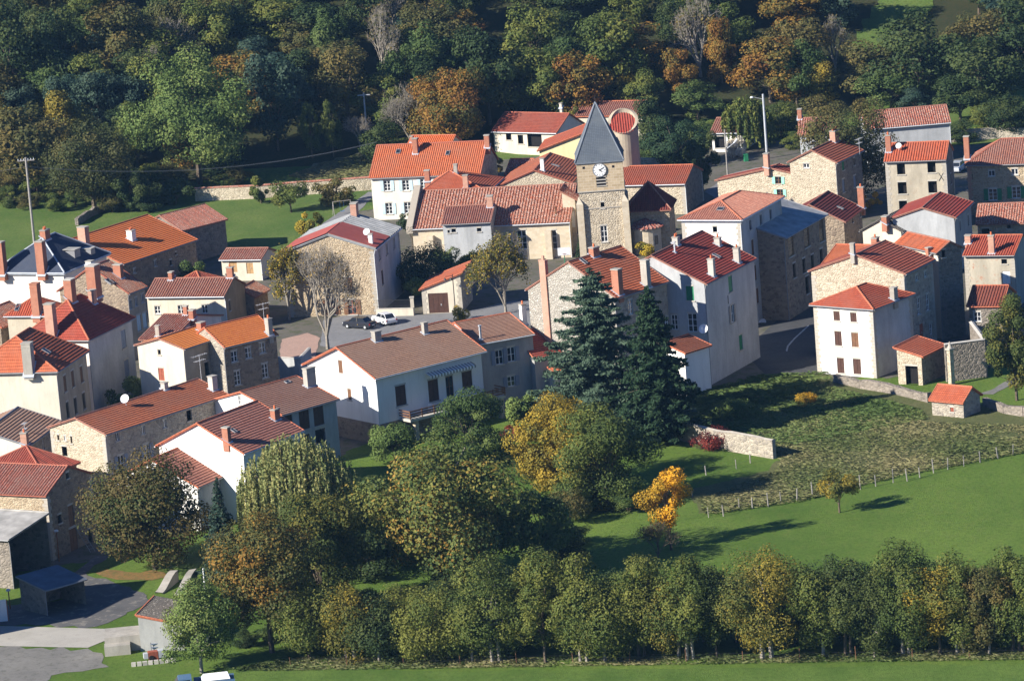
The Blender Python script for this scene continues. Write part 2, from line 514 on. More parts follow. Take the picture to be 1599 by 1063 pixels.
def hill_mesh():
    xs = list(range(-320, -130, 19)) + list(range(-130, 131, 4)) + list(range(149, 330, 19))
    ys = [120, 200, 260, 300, 340] + list(range(360, 640, 20)) + list(range(640, 960, 4)) + [1000, 1100, 1300, 1700, 2400]
    rng = random.Random(3)
    V = []; Fc = []
    for y in ys:
        for x in xs:
            V.append((x * (1 if y < 1100 else 2.2), y, ground_z(x, y)))
    W_ = len(xs)
    for j in range(len(ys) - 1):
        for i in range(W_ - 1):
            a = j * W_ + i
            Fc.append((a, a + 1, a + 1 + W_, a + W_))
    me = bpy.data.meshes.new('ground'); me.from_pydata(V, [], Fc)
    me.materials.append(G['meadow']); me.materials.append(G['forest']); me.materials.append(G['back'])
    for p in me.polygons:
        c = p.center
        p.material_index = 1 if ground_z(c.x, c.y) > .9 else (2 if c.y > 520 else 0)
        p.use_smooth = True
    me.update()
    return me
tag(link_mesh('ground', hill_mesh()), kind='structure')

def sheet(name, pts, z, mat, jit=.35, kind='structure', drape=False, world=None):
    rng = random.Random(len(pts) * 7 + int(z * 1000))
    P = [at_ground(*p) for p in pts] if world is None else [Vector((x, y, 0)) for x, y in world]
    out = []
    for i in range(len(P)):
        a, b = P[i], P[(i + 1) % len(P)]
        n = max(1, int((b - a).length / 1.2)) if jit else 1
        for k in range(n):
            q = a.lerp(b, k / n)
            if k: q = q + Vector((rng.uniform(-jit, jit), rng.uniform(-jit, jit) * 2, 0))
            out.append(q)
    me = bpy.data.meshes.new(name)
    import bmesh
    bm = bmesh.new()
    vs = [bm.verts.new((q.x, q.y, (ground_z(q.x, q.y) if drape else 0) + z)) for q in out]
    f = bm.faces.new(vs)
    bmesh.ops.triangulate(bm, faces=[f])
    bm.normal_update()
    for f in bm.faces:
        if f.normal.z < 0: f.normal_flip()
    if drape:
        for _ in range(3):
            bmesh.ops.subdivide_edges(bm, edges=bm.edges[:], cuts=1, use_grid_fill=True)
        for v in bm.verts: v.co.z = ground_z(v.co.x, v.co.y) + z
    bm.to_mesh(me); bm.free()
    me.materials.append(mat)
    return tag(link_mesh(name, me), kind=kind)

sheet('village_ground', [(-200, 450), (60, 420), (330, 400), (440, 395), (560, 350), (560, 330), (640, 320), (760, 250), (960, 215), (1150, 215), (1330, 230), (1599, 225), (1800, 260), (1800, 560), (1599, 560), (1480, 590), (1300, 590), (1200, 585), (1130, 620), (980, 640), (800, 640), (640, 690), (520, 720), (400, 770), (290, 830), (160, 870), (0, 900), (-200, 930)], .012, G['village'])
sheet('lawn', [(540, 705), (680, 660), (1000, 690), (1230, 715), (1120, 800), (900, 860), (700, 900), (560, 850), (500, 760)], .02, G['meadow'])
sheet('rough_meadow', [(1085, 700), (1090, 640), (1180, 600), (1280, 582), (1400, 606), (1500, 628), (1800, 650), (1800, 655), (1599, 700), (1400, 742), (1250, 775), (1090, 802), (1075, 765), (1200, 735), (1225, 712)], .024, G['rough'])
sheet('asphalt_street', [(1170, 560), (1186, 525), (1205, 508), (1240, 470), (1290, 425), (1300, 400), (1325, 400), (1310, 440), (1280, 500), (1290, 545), (1285, 580), (1200, 590)], .028, G['asphalt'], .05)
sheet('kerb_line', [(1227, 548), (1229, 540), (1240, 528), (1262, 508), (1264, 508.5), (1242, 529), (1231.5, 541), (1229.5, 549)], .034, earth_mat('road_paint', (.40, .40, .38), (.5, .5, .48), (.2, .2, .2)), 0)
sheet('square', [(500, 540), (505, 500), (560, 488), (660, 492), (730, 486), (800, 470), (880, 470), (880, 500), (760, 520), (640, 540), (560, 560)], .03, G['square'], .1)
sheet('pink_path', [(436, 560), (440, 530), (480, 520), (500, 528), (490, 560), (460, 590)], .036, G['pink'], .1)
sheet('upper_lane', [(1100, 300), (1140, 272), (1180, 262), (1240, 258), (1300, 262), (1340, 272), (1240, 268), (1190, 275), (1150, 290), (1120, 310)], .026, G['square'], .1)
sheet('green_lane', [(500, 375), (560, 330), (590, 300), (575, 300), (540, 325), (480, 365)], .026, G['square'], .1)
sheet('yard', [T3(-200, 700), T3(0, 620), T3(250, 600), T3(480, 560), T3(400, 440), T3(560, 330), T3(640, 330), T3(500, 430), T3(860, 560), T3(880, 600), T3(640, 720), T3(560, 745), T3(0, 735), T3(-200, 730)], .03, G['asphalt_old'], .35)
sheet('concrete_slab', [T3(-200, 735), T3(0, 740), T3(775, 762), T3(515, 868), T3(0, 858), T3(-200, 855)], .04, G['slab'], 0)
sheet('gravel_yard', [T3(-200, 856), T3(0, 862), T3(515, 872), T3(600, 900), T3(640, 980), T3(300, 1030), T3(230, 1090), T3(-200, 1120)], .026, G['gravel'], .5)
sheet('leaf_litter', [T3(560, 430), T3(700, 415), T3(960, 425), T3(990, 450), T3(800, 470), T3(600, 450)], .034, G['leaf'], .5)
sheet('dry_bank', [(450, 276), (500, 255), (560, 238), (600, 222), (620, 235), (600, 280), (560, 283), (500, 285)], .05, G['dry'], .4, drape=True)
sheet('hill_meadow', [(1330, 70), (1360, 20), (1400, -20), (1480, -30), (1440, 30), (1400, 62), (1360, 90)], .06, G['back'], .6, drape=True)
sheet('near_meadow', [(340, 1063), (360, 1032), (700, 1048), (1599, 1036), (1900, 1030), (1900, 1200), (300, 1200)], .022, grass_mat('near_grass', (.075, .14, .026), (.13, .205, .042), (.15, .17, .055), .2, .3))
sheet('field_path', [T9(1080, 850), T9(1150, 830), T9(1300, 750), T9(1340, 760), T9(1170, 850)], .034, G['gravel'], .1)
# ------------------------------------------------------------------ house builder
DBG = []
UPZ = Vector((0, 0, 1))
WIN_CACHE = {}

def clip_poly(P, ax, val, keep_less):
    out = []
    n = len(P)
    for i in range(n):
        a, b = P[i], P[(i + 1) % n]
        da, db = (a[ax] - val), (b[ax] - val)
        if not keep_less: da, db = -da, -db
        if da <= 1e-9: out.append(a)
        if (da < -1e-9 and db > 1e-9) or (da > 1e-9 and db < -1e-9):
            t = da / (da - db)
            out.append(tuple(a[k] + (b[k] - a[k]) * t for k in range(2)))
    return out

def roof_plane(mb, P, style, mi=0, thick=0.14, emi=1):
    """P: 3D polygon, P[0]->P[1] is the eave. Tiles are modelled: ribs running up the slope ('rib'),
    or overlapping courses ('row')."""
    P = [Vector(p) for p in P]
    o = P[0]
    U = (P[1] - P[0]).normalized()
    N = (P[1] - P[0]).cross(P[-1] - P[0]).normalized()
    if N.z < 0: N = -N
    V = N.cross(U)
    if V.z < 0: V = -V
    Q = [((p - o).dot(U), (p - o).dot(V)) for p in P]
    u0 = min(q[0] for q in Q); u1 = max(q[0] for q in Q); v0 = min(q[1] for q in Q); v1 = max(q[1] for q in Q)
    def lift(q, h=0.0):
        return o + U * q[0] + V * q[1] + N * h
    if style.startswith('rib'):
        per = float(style[3:] or 0.42)
        prof = [(0.0, 0.0), (0.16, 0.26 * per), (0.42, 0.26 * per), (0.58, 0.0), (1.0, 0.0)]
        k = u0
        while k < u1 - 1e-6:
            for a in range(4):
                fa, ha = prof[a]; fb, hb = prof[a + 1]
                ua, ub = k + fa * per, k + fb * per
                R = clip_poly(clip_poly(Q, 0, ua, False), 0, ub, True)
                if len(R) >= 3:
                    pts = [lift(q, ha + (hb - ha) * (q[0] - ua) / (ub - ua)) for q in R]
                    mb.face(pts, [(q[0], q[1]) for q in R], mi)
            k += per
    elif style.startswith('row'):
        per = float(style[3:] or 0.40)
        k = v0
        hh = 0.16 * per
        while k < v1 - 1e-6:
            R = clip_poly(clip_poly(Q, 1, k, False), 1, k + per, True)
            if len(R) >= 3:
                pts = [lift(q, hh * (1 - (q[1] - k) / per)) for q in R]
                mb.face(pts, [(q[0], q[1]) for q in R], mi)
                low = [q for q in R if abs(q[1] - k) < 1e-6]
                if len(low) >= 2:
                    low.sort()
                    a, b = low[0], low[-1]
                    mb.face([lift(a, -0.01), lift(b, -0.01), lift(b, hh), lift(a, hh)], None, mi)
            k += per
    else:
        mb.face([lift(q) for q in Q], Q, mi)
    # underside and edges
    B = [p - N * 0.004 for p in P]
    C = [p - UPZ * thick for p in P]
    mb.face(C[::-1], None, emi)
    for i in range(len(P)):
        j = (i + 1) % len(P)
        mb.face([C[i], C[j], B[j], B[i]], None, emi)

def wall_face(mb, O, U, L, top, holes, N, mi=0, depth=0.2, z0=0.0):
    """wall in the plane O + u*U + z, holes are (u0,u1,za,zb). top: list of (u,z) breakpoints"""
    def topz(u):
        for (ua, za), (ub, zb) in zip(top, top[1:]):
            if ua - 1e-9 <= u <= ub + 1e-9:
                return za + (zb - za) * ((u - ua) / max(1e-9, ub - ua))
        return top[-1][1]
    us = sorted(set([0.0, L] + [t[0] for t in top] + [x for h in holes for x in h[:2]]))
    us = [u for u in us if -1e-6 <= u <= L + 1e-6]
    zs = sorted(set([z0] + [x for h in holes for x in h[2:4]]))
    def P(u, z, d=0.0):
        return O + U * u + UPZ * z - N * d
    def quad(a, b, c, d):
        pts = [P(*a), P(*b), P(*c), P(*d)]
        if (pts[1] - pts[0]).cross(pts[2] - pts[0]).dot(N) < 0: 
            pts = pts[::-1]; uv = [d, c, b, a]
        else: uv = [a, b, c, d]
        mb.face(pts, uv, mi)
    for ua, ub in zip(us, us[1:]):
        if ub - ua < 1e-5: continue
        um = (ua + ub) / 2
        ta, tb = topz(ua), topz(ub)
        tm = min(ta, tb)
        zz = [z for z in zs if z < tm - 1e-6]
        for i, z in enumerate(zz):
            last = i == len(zz) - 1
            zb = tm if last else zz[i + 1]
            zmid = (z + zb) / 2 if not last else z + 1e-4
            if any(h[0] - 1e-6 < um < h[1] + 1e-6 and h[2] - 1e-6 < zmid < h[3] + 1e-6 for h in holes):
                continue
            if last:
                quad((ua, z), (ub, z), (ub, tb), (ua, ta))
            else:
                quad((ua, z), (ub, z), (ub, zb), (ua, zb))
    for h in holes:
        a, b, z, zt = h[:4]
        for p, q in (((a, z), (a, zt)), ((a, zt), (b, zt)), ((b, zt), (b, z)), ((b, z), (a, z))):
            mb.face([P(p[0], p[1]), P(q[0], q[1]), P(q[0], q[1], depth), P(p[0], p[1], depth)], [(0, 0), (1, 0), (1, .2), (0, .2)], mi)

# window kinds: frame colour, glass, muntins, shutters (None/'open'/'closed'), shutter colour
KINDS = {
    'w':   dict(f='white', mun=(2, 2)),
    'w1':  dict(f='white', mun=(2, 1)),
    'w3':  dict(f='white', mun=(2, 3)),
    'ws':  dict(f='white', mun=(2, 1), small=1),
    'wb':  dict(f='wood_brown', mun=(2, 2)),
    'v':   dict(f=None, void=1),
    'vs':  dict(f=None, void=1, surround='quoin'),
    'cl':  dict(f=None, closed='wood_dark'),
    'clb': dict(f=None, closed='wood_brown'),
    'clt': dict(f=None, closed='wood_tan'),
    'clr': dict(f=None, closed='wood_red'),
    'clg': dict(f=None, closed='green'),
    'clc': dict(f=None, closed='blue_grey'),
    'clw': dict(f=None, closed='wood_grey'),
    'clp': dict(f=None, closed='blue_pale'),
    'og':  dict(f='white', mun=(2, 3), open='green'),
    'om':  dict(f='wood_brown', mun=(2, 2), open='mint'),
    'ob':  dict(f='white', mun=(2, 3), open='blue_pale'),
    'or':  dict(f='wood_red', mun=(2, 2), open='wood_brown'),
    'oc':  dict(f='white', mun=(2, 2), open='blue_grey'),
    'ogr': dict(f='white', mun=(2, 2), open='wood_grey'),
    'grid': dict(f='wood_tan', mun=(5, 6), thin=1),
    'door': dict(f=None, closed='wood_dark', door=1),
    'doorb': dict(f=None, closed='wood_brown', door=1),
    'doorw': dict(f=None, closed='white', door=1),
    'doort': dict(f=None, closed='wood_tan', door=1),
    'doorg': dict(f=None, closed='wood_grey', door=1),
    'doorr': dict(f=None, closed='wood_red', door=1),
    'arch': dict(f=None, void=1, arch=1),
}

def cached(key, fn):
    if key not in WIN_CACHE: WIN_CACHE[key] = fn()
    return WIN_CACHE[key]

def put_window(parent, O, U, N, u, z, w, h, kind):
    """window pieces in the wall plane; local frame: x along U, y inwards (-N), z up, origin at the bottom middle"""
    k = KINDS[kind]
    loc = O + U * u + UPZ * z
    rz = math.atan2(U.y, U.x)
    # facing: local -y must be N
    if Vector((math.sin(rz), -math.cos(rz), 0)).dot(N) < 0:
        rz += math.pi
    w = round(w, 2); h = round(h, 2)
    rr = (0, 0, rz)
    isdoor = k.get('door')
    nm = 'door' if isdoor else 'window'
    if k.get('closed'):
        def f():
            mb = MB()
            n = max(2, int(w / 0.55)) if w > 1.6 else 2
            for i in range(n):
                a = -w / 2 + w * i / n + 0.015; b = -w / 2 + w * (i + 1) / n - 0.015
                mb.box(a, b, 0.07, 0.12, 0.02, h - 0.02)
                s = 0.28
                zz = 0.12
                while zz < h - 0.2:
                    mb.box(a + 0.05, b - 0.05, 0.055, 0.07, zz, zz + 0.05); zz += s
            mb.box(-w / 2, w / 2, 0.125, 0.14, 0, h)
            return mb.mesh('door_leaf' if isdoor else 'shutter', M[k['closed']])
        r = link_mesh(nm if isdoor else 'window', cached(('c', w, h, kind), f), parent, loc, rr)
        if isdoor:
            def f2():
                mb = MB(); mb.tube((w * .12, 0.02, min(1.05, h * .5)), (w * .12 + .12, 0.02, min(1.05, h * .5)), .02, .02, 6); mb.box(w * .11, w * .14, .01, .07, min(1.0, h * .5) - .05, min(1.1, h * .5) + .1)
                return mb.mesh('handle', M['metal'])
            link_mesh('handle', cached(('dh', w, h), f2), r)
    elif k.get('void'):
        def f():
            mb = MB(); mb.box(-w / 2, w / 2, 0.6, 0.64, 0, h); return mb.mesh('dark_opening', M['void'])
        r = link_mesh('window', cached(('v', w, h), f), parent, loc, rr)
    else:
        def f():
            mb = MB(); mb.face([(-w / 2, .13, 0), (w / 2, .13, 0), (w / 2, .13, h), (-w / 2, .13, h)], [(0, 0), (w, 0), (w, h), (0, h)])
            mb.face([(-w / 2, .17, 0), (w / 2, .17, 0), (w / 2, .17, h), (-w / 2, .17, h)], None, 1)
            return mb.mesh('pane', [M['glass'], M['void']])
        r = link_mesh('window', cached(('g', w, h), f), parent, loc, rr)
        def f2():
            mb = MB(); t = .035 if k.get('thin') else (.05 if w < .7 else .07)
            mb.box(-w / 2, w / 2, .08, .128, 0, t); mb.box(-w / 2, w / 2, .08, .128, h - t, h)
            mb.box(-w / 2, -w / 2 + t, .082, .128, t, h - t); mb.box(w / 2 - t, w / 2, .082, .128, t, h - t)
            a, b = k['mun']
            for i in range(1, a):
                x = -w / 2 + w * i / a; mb.box(x - t * .6, x + t * .6, .084, .127, t, h - t)
            for i in range(1, b):
                zc = h * i / b; mb.box(-w / 2 + t, w / 2 - t, .09, .127, zc - t * .35, zc + t * .35)
            return mb.mesh('window_frame', M[k['f']])
        link_mesh('frame', cached(('f', w, h, kind), f2), r)
    if not isdoor and w < 3:
        def f3():
            mb = MB(); mb.box(-w / 2 - .12, w / 2 + .12, -.09, .1, -.13, -.004)
            return mb.mesh('sill', M['grey_sill'])
        link_mesh('sill', cached(('s', w, h), f3), r)
        def f5():
            mb = MB(); mb.box(-w / 2 - .06, w / 2 + .06, -.028, .05, h + .004, h + .2)
            return mb.mesh('lintel', M['grey_sill'])
        link_mesh('lintel', cached(('l', w, h), f5), r)
    if k.get('open'):
        def f4():
            mb = MB(); x = w / 2
            mb.box(0, x, -.045, 0, 0, h)
            for zz in (h * .2, h * .8): mb.box(.03, x - .03, -.06, -.045, zz - .04, zz + .04)
            return mb.mesh('shutter', M[k['open']])
        me = cached(('o', w, h, k['open']), f4)
        for s, xo in ((1, w / 2 + .03), (-1, -w - .03)):
            link_mesh('shutter', me, r, (xo, -.03, 0))
    return r

class House:
    pass

def fit(A, B, C, z, yaw_in=None):
    """three roof-edge corners in photo pixels at height z -> origin, direction BC, lengths.
    A or C may be a number (length in metres)"""
    pB = at(B[0], B[1], z)
    vs = []
    def vec(q): 
        p = at(q[0], q[1], z); return p - pB
    e = 0.45
    W = L = None
    if C is not None and not isinstance(C, (int, float)):
        v = vec(C); L = v.length; vs.append((math.atan2(v.y, v.x), 1 / (e * abs(v.x) / v.length_squared + .002) ** 2, 'C'))
    if A is not None and not isinstance(A, (int, float)):
        v = vec(A); W = v.length; vs.append((math.atan2(v.y, v.x) - math.pi / 2, 1 / (e * abs(v.x) / v.length_squared + .002) ** 2, 'A'))
    if yaw_in is not None: yaw = math.radians(yaw_in)
    else:
        th = [v[0] for v in vs]
        t0 = th[0]
        acc = 0; ws = 0
        for t, wg, _ in vs:
            d = (t - t0 + math.pi) % (2 * math.pi) - math.pi
            acc += d * wg; ws += wg
        yaw = t0 + acc / ws
    d = Vector((math.cos(yaw), math.sin(yaw), 0)); n = Vector((-d.y, d.x, 0))
    # project so that the silhouettes keep their picture width
    def solve(dirv, q):
        lo, hi = 0.5, 120.0
        best = None
        for i in range(1200):
            t = lo + i * 0.05
            x, y = proj(pB + dirv * t)
            e2 = (x - q[0]) ** 2 + (y - q[1]) ** 2
            if best is None or e2 < best[0]: best = (e2, t)
            if t > 60: break
        return best[1], math.sqrt(best[0])
    eL = eW = 0
    if C is None: L = 8.0
    elif isinstance(C, (int, float)): L = float(C)
    else: L, eL = solve(d, C)
    if A is None: W = 8.0
    elif isinstance(A, (int, float)): W = float(A)
    else: W, eW = solve(n, A)
    return pB, yaw, L, W, eL, eW

def house(name, label, cat, A, B, C, eave, rise=None, apex=None, ridge='BC', wall='p_white', roof='t_red', style='row',
          verge='t_verge', oh=0.35, ohv=0.2, wins=(), chim=(), sky=(), faces=None, group=None, hipin=None, base=-1.0,
          gutter='gutter', quoin=None, walls=None, doors=(), ridge_tiles=True, yaw=None, thick=.14, dish=(), ridge_off=0.0, zg=None, apexC=None, inset=0.0, solid_back=True, apex2=None):
    z_ground = 0.0
    pB, yw, L, W, eL, eW = fit(A, B, C, eave, yaw)
    if zg is None:
        zg = ground_z(pB.x, pB.y)
        if zg > 0.3:
            for _ in range(6):
                pB, yw, L, W, eL, eW = fit(A, B, C, eave + zg, yaw)
                zg = 0.5 * zg + 0.5 * ground_z(pB.x, pB.y)
    zE = eave + zg
    pB, yw, L, W, eL, eW = fit(A, B, C, zE, yaw)
    d = Vector((math.cos(yw), math.sin(yw), 0)); n = Vector((-d.y, d.x, 0))
    end = apexC is not None
    if end: apex = apexC
    def unroll(q): return ((q[0] - CX) * cr - (q[1] - CY) * sr, (q[0] - CX) * -sr + -(q[1] - CY) * cr)
    if A is None or C is None:      # width from where the ridge end stands
        best = None
        for i in range(10, 400):
            hw = i * .03
            if A is None: m = pB + n * hw + (d * L if end else d * 0)
            else: m = pB + d * hw + (n * W if end else n * 0)
            e2 = abs(unroll(proj(m))[0] - unroll(apex)[0])
            if best is None or e2 < best[0]: best = (e2, hw)
        if A is None: W = best[1] * 2
        else: L = best[1] * 2
    ctr = pB + d * (L / 2) + n * (W / 2)
    ctr.z = zg
    root = empty(name, ctr, yw, label, cat, group)
    hx, hy = L / 2, W / 2
    ER = eave
    along = ridge.replace('hip', '').replace('shed', '')
    if apex is not None and rise is None:
        ax, ay = apex
        if ridge.startswith('shed'):
            m = pB + (n * W if along == 'BC' else d * L)
        elif ridge == 'pyr': m = ctr.copy()
        elif ridge.startswith('hip'):
            hi = hipin if hipin is not None else (hy if along == 'BC' else hx)
            m = pB + (n * (W / 2) + d * hi if along == 'BC' else d * (L / 2) + n * hi)
        else:
            m = pB + (n * (W / 2 + ridge_off) if along == 'BC' else d * (L / 2 + ridge_off))
            if end: m = m + (d * L if along == 'BC' else n * W)
        best = None
        for i in range(0, 400):
            zz = i * .02
            x, y = proj(Vector((m.x, m.y, zE + zz)))
            # compare along the vertical of the picture
            e2 = abs((y - ay) + sr / cr * (x - ax) * -1.0 * -1.0)
            e2 = abs((-(y - ay)) * cr - (x - ax) * sr)
            if best is None or e2 < best[0]: best = (e2, zz, x, y)
        rise = best[1]
        DBG.append((name, 'rise %.2f apex err x %.1f' % (rise, best[2] - ax)))
    span = W if along == 'BC' else L
    if ridge == 'pyr': span = min(W, L)
    DBG.append((name, label[:34], 'xy %.0f,%.0f yaw %.0f L %.1f W %.1f err %.1f %.1f slope %.0f zg %.1f' % (ctr.x, ctr.y, math.degrees(yw), L, W, eL, eW, math.degrees(math.atan2(rise, span if ridge.startswith('shed') else span / 2)), zg)))
    # roof planes in local coordinates (roof outline is hx,hy)
    z0, z1 = ER, ER + rise
    c = dict(B=Vector((-hx, -hy, z0)), C=Vector((hx, -hy, z0)), D=Vector((hx, hy, z0)), A=Vector((-hx, hy, z0)))
    planes = []; ridges = []; verges = []
    ro = ridge_off
    if ridge == 'BC':
        r0 = Vector((-hx, ro, z1)); r1 = Vector((hx, ro, z1))
        planes = [[c['B'], c['C'], r1, r0], [c['D'], c['A'], r0, r1]]
        ridges = [(r0, r1)]; verges = [(c['B'], r0), (c['A'], r0), (c['C'], r1), (c['D'], r1)]
    elif ridge == 'AB':
        r0 = Vector((ro, -hy, z1)); r1 = Vector((ro, hy, z1))
        planes = [[c['A'], c['B'], r0, r1], [c['C'], c['D'], r1, r0]]
        ridges = [(r0, r1)]; verges = [(c['B'], r0), (c['C'], r0), (c['A'], r1), (c['D'], r1)]
    elif ridge == 'hipBC':
        hi = hipin if hipin is not None else hy
        r0 = Vector((-hx + hi, 0, z1)); r1 = Vector((max(hx - hi, -hx + hi + .05), 0, z1))
        planes = [[c['B'], c['C'], r1, r0], [c['D'], c['A'], r0, r1], [c['A'], c['B'], r0], [c['C'], c['D'], r1]]
        ridges = [(r0, r1), (c['B'], r0), (c['A'], r0), (c['C'], r1), (c['D'], r1)]
    elif ridge == 'hipAB':
        hi = hipin if hipin is not None else hx
        r0 = Vector((0, -hy + hi, z1)); r1 = Vector((0, max(hy - hi, -hy + hi + .05), z1))
        planes = [[c['A'], c['B'], r0, r1], [c['C'], c['D'], r1, r0], [c['B'], c['C'], r0], [c['D'], c['A'], r1]]
        ridges = [(r0, r1), (c['B'], r0), (c['C'], r0), (c['A'], r1), (c['D'], r1)]
    elif ridge == 'pyr':
        r0 = Vector((0, 0, z1))
        planes = [[c['B'], c['C'], r0], [c['C'], c['D'], r0], [c['D'], c['A'], r0], [c['A'], c['B'], r0]]
        ridges = [(c['B'], r0), (c['C'], r0), (c['A'], r0), (c['D'], r0)]
    elif ridge == 'shedBC':      # low along BC, high at the back
        c['D'] = Vector((hx, hy, z1)); c['A'] = Vector((-hx, hy, z1))
        planes = [[c['B'], c['C'], c['D'], c['A']]]
        verges = [(c['B'], c['A']), (c['C'], c['D'])]; ridges = [(c['A'], c['D'])]
    elif ridge == 'shedAB':      # low along AB
        c['D'] = Vector((hx, hy, z1)); c['C'] = Vector((hx, -hy, z1))
        planes = [[c['A'], c['B'], c['C'], c['D']]]
        verges = [(c['A'], c['D']), (c['B'], c['C'])]; ridges = [(c['C'], c['D'])]
    elif ridge == 'shedBCr':     # high along BC, low at the back
        c['B'] = Vector((-hx, -hy, z1)); c['C'] = Vector((hx, -hy, z1))
        planes = [[c['D'], c['A'], c['B'], c['C']]]
        verges = [(c['A'], c['B']), (c['D'], c['C'])]; ridges = [(c['B'], c['C'])]
    elif ridge == 'shedABr':     # high along AB, low at the far end
        c['B'] = Vector((-hx, -hy, z1)); c['A'] = Vector((-hx, hy, z1))
        planes = [[c['C'], c['D'], c['A'], c['B']]]
        verges = [(c['B'], c['C']), (c['A'], c['D'])]; ridges = [(c['A'], c['B'])]
    rb = MB()
    mroof = roof if isinstance(roof, (list, tuple)) else [roof]
    for i, P in enumerate(planes):
        roof_plane(rb, P, style, 0 if len(mroof) == 1 or i != 1 else 2, thick)
    mats = [M[mroof[0]], M[verge]] + ([M[mroof[1]]] if len(mroof) > 1 else [])
    rf = rb.build('roof', mats, root)
    if ridge_tiles:
        tb = MB()
        for a, b in ridges:
            tb.tube(a + UPZ * .03, b + UPZ * .03, .11, .11, 6)
        for a, b in verges:
            tb.tube(a + UPZ * .02, b + UPZ * .02, .075, .075, 6)
        tb.build('ridge_tiles', M[verge], rf)
    # walls (inset by the overhang)
    if ridge in ('BC', 'shedBC', 'shedBCr'): ox, oy = ohv, oh
    elif ridge in ('AB', 'shedAB', 'shedABr'): ox, oy = oh, ohv
    else: ox = oy = oh
    wx, wy = hx - ox, hy - oy
    slope = rise / (span if ridge.startswith('shed') else span / 2)
    if ridge.startswith('hip') or ridge == 'pyr':
        slope = rise / (hipin if hipin is not None else (hy if along == 'BC' else hx)) if ridge != 'pyr' else rise / hy
    def roofz(x, y):
        zz = 1e9
        for P in planes:
            nn = (P[1] - P[0]).cross(P[2] - P[0])
            if abs(nn.z) < 1e-6: continue
            zz = min(zz, P[0].z - (nn.x * (x - P[0].x) + nn.y * (y - P[0].y)) / nn.z)
        return zz - thick - .002
    fdef = {
        'R': (Vector((-wx, -wy, 0)), Vector((1, 0, 0)), 2 * wx, Vector((0, -1, 0))),
        'L': (Vector((-wx, wy, 0)), Vector((0, -1, 0)), 2 * wy, Vector((-1, 0, 0))),
        'BR': (Vector((wx, wy, 0)), Vector((-1, 0, 0)), 2 * wx, Vector((0, 1, 0))),
        'BL': (Vector((wx, -wy, 0)), Vector((0, 1, 0)), 2 * wy, Vector((1, 0, 0))),
    }
    Rm = Matrix.Rotation(yw, 3, 'Z')
    holes = {k: [] for k in fdef}; place = []
    for wdef in list(wins) + list(doors):
        fc, (qx, qy), ww, hh, kind = wdef[:5]
        O, U, LL, N = fdef[fc]
        Ow = Rm @ O + ctr; Nw = Rm @ N; Uw = Rm @ U
        dr = ray(qx, qy)
        den = dr.dot(Nw)
        if abs(den) < 1e-4: continue
        t = (Ow - CAM).dot(Nw) / den
        p = CAM + dr * t
        u = (p - Ow).dot(Uw); z = p.z - zg
        za = z - hh / 2
        if KINDS[kind].get('door') and len(wdef) > 5: za = wdef[5]
        u = min(max(u, ww / 2 + .15), LL - ww / 2 - .15)
        tp = min(roofz(*(O + U * (u - ww / 2)).xy), roofz(*(O + U * (u + ww / 2)).xy))
        if za + hh > tp - .15: za = tp - .15 - hh
        if za < 0.0: za = 0.0
        if any(not (u + ww / 2 < h[0] or u - ww / 2 > h[1] or za + hh < h[2] or za > h[3]) for h in holes[fc]):
            DBG.append((name, 'window overlap', (qx, qy))); continue
        holes[fc].append((u - ww / 2, u + ww / 2, za, za + hh))
        place.append((O, U, N, u, za, ww, hh, kind, fc))
    wb = {}
    wallmap = {'R': wall, 'L': wall, 'BR': wall, 'BL': wall}
    if walls: wallmap.update(walls)
    for fc, (O, U, LL, N) in fdef.items():
        mname = wallmap[fc]
        if mname is None: continue
        mb = wb.setdefault(mname, MB())
        tops = [0.0, LL]
        if ridge == 'BC' and fc in ('L', 'BL'): tops.append(LL / 2 + (-ro if fc == 'L' else ro))
        if ridge == 'AB' and fc in ('R', 'BR'): tops.append(LL / 2 + (ro if fc == 'R' else -ro))
        tops = sorted(tops)
        top = [(u, roofz(*(O + U * u).xy)) for u in tops]
        wall_face(mb, O, U, LL, top, holes[fc], N, 0, .2, base)
    wobj = None
    for mname, mb in wb.items():
        o = mb.build('wall', M[mname], root)
        wobj = wobj or o
    for (O, U, N, u, za, ww, hh, kind, fc) in place:
        put_window(root, O, U, N, u, za, ww, hh, kind)
    if quoin:
        for x, y in ((-wx, -wy), (-wx, wy), (wx, -wy)):
            qb = MB()
            zz = 0.0; k = 0
            tz = roofz(x, y) - .1
            while zz < tz - .4:
                a = .42 if k % 2 else .62; b = .62 if k % 2 else .42
                sx = 1 if x < 0 else -1; sy = 1 if y < 0 else -1
                x0, x1 = sorted((x - sx * .025, x + sx * a)); y0, y1 = sorted((y - sy * .025, y + sy * b))
                qb.box(x0, x1, y0, y1, zz + .01, zz + .36)
                zz += .38; k += 1
            qb.build('quoins', M[quoin], root)
    if gutter:
        gb = MB()
        lows = []
        if ridge == 'BC': lows = [('B', 'C'), ('A', 'D')]
        elif ridge == 'AB': lows = [('B', 'A'), ('C', 'D')]
        elif ridge.startswith('hip') or ridge == 'pyr': lows = [('B', 'C'), ('B', 'A'), ('C', 'D')]
        elif ridge == 'shedBC': lows = [('B', 'C')]
        elif ridge == 'shedAB': lows = [('B', 'A')]
        off = {'BC': Vector((0, -.06, 0)), 'BA': Vector((-.06, 0, 0)), 'CD': Vector((.06, 0, 0)), 'AD': Vector((0, .06, 0))}
        for a, b in lows:
            o = off[a + b]
            gb = MB()
            gb.tube(c[a] + o - UPZ * .08, c[b] + o - UPZ * .08, .075, .075, 6)
            gb.build('gutter', M[gutter], root)
        gb = MB()
        gb.tube(c['B'] + Vector((.1, .1, -.1)), Vector((-wx - .04, -wy - .06, c['B'].z - .7)), .05, .05, 5)
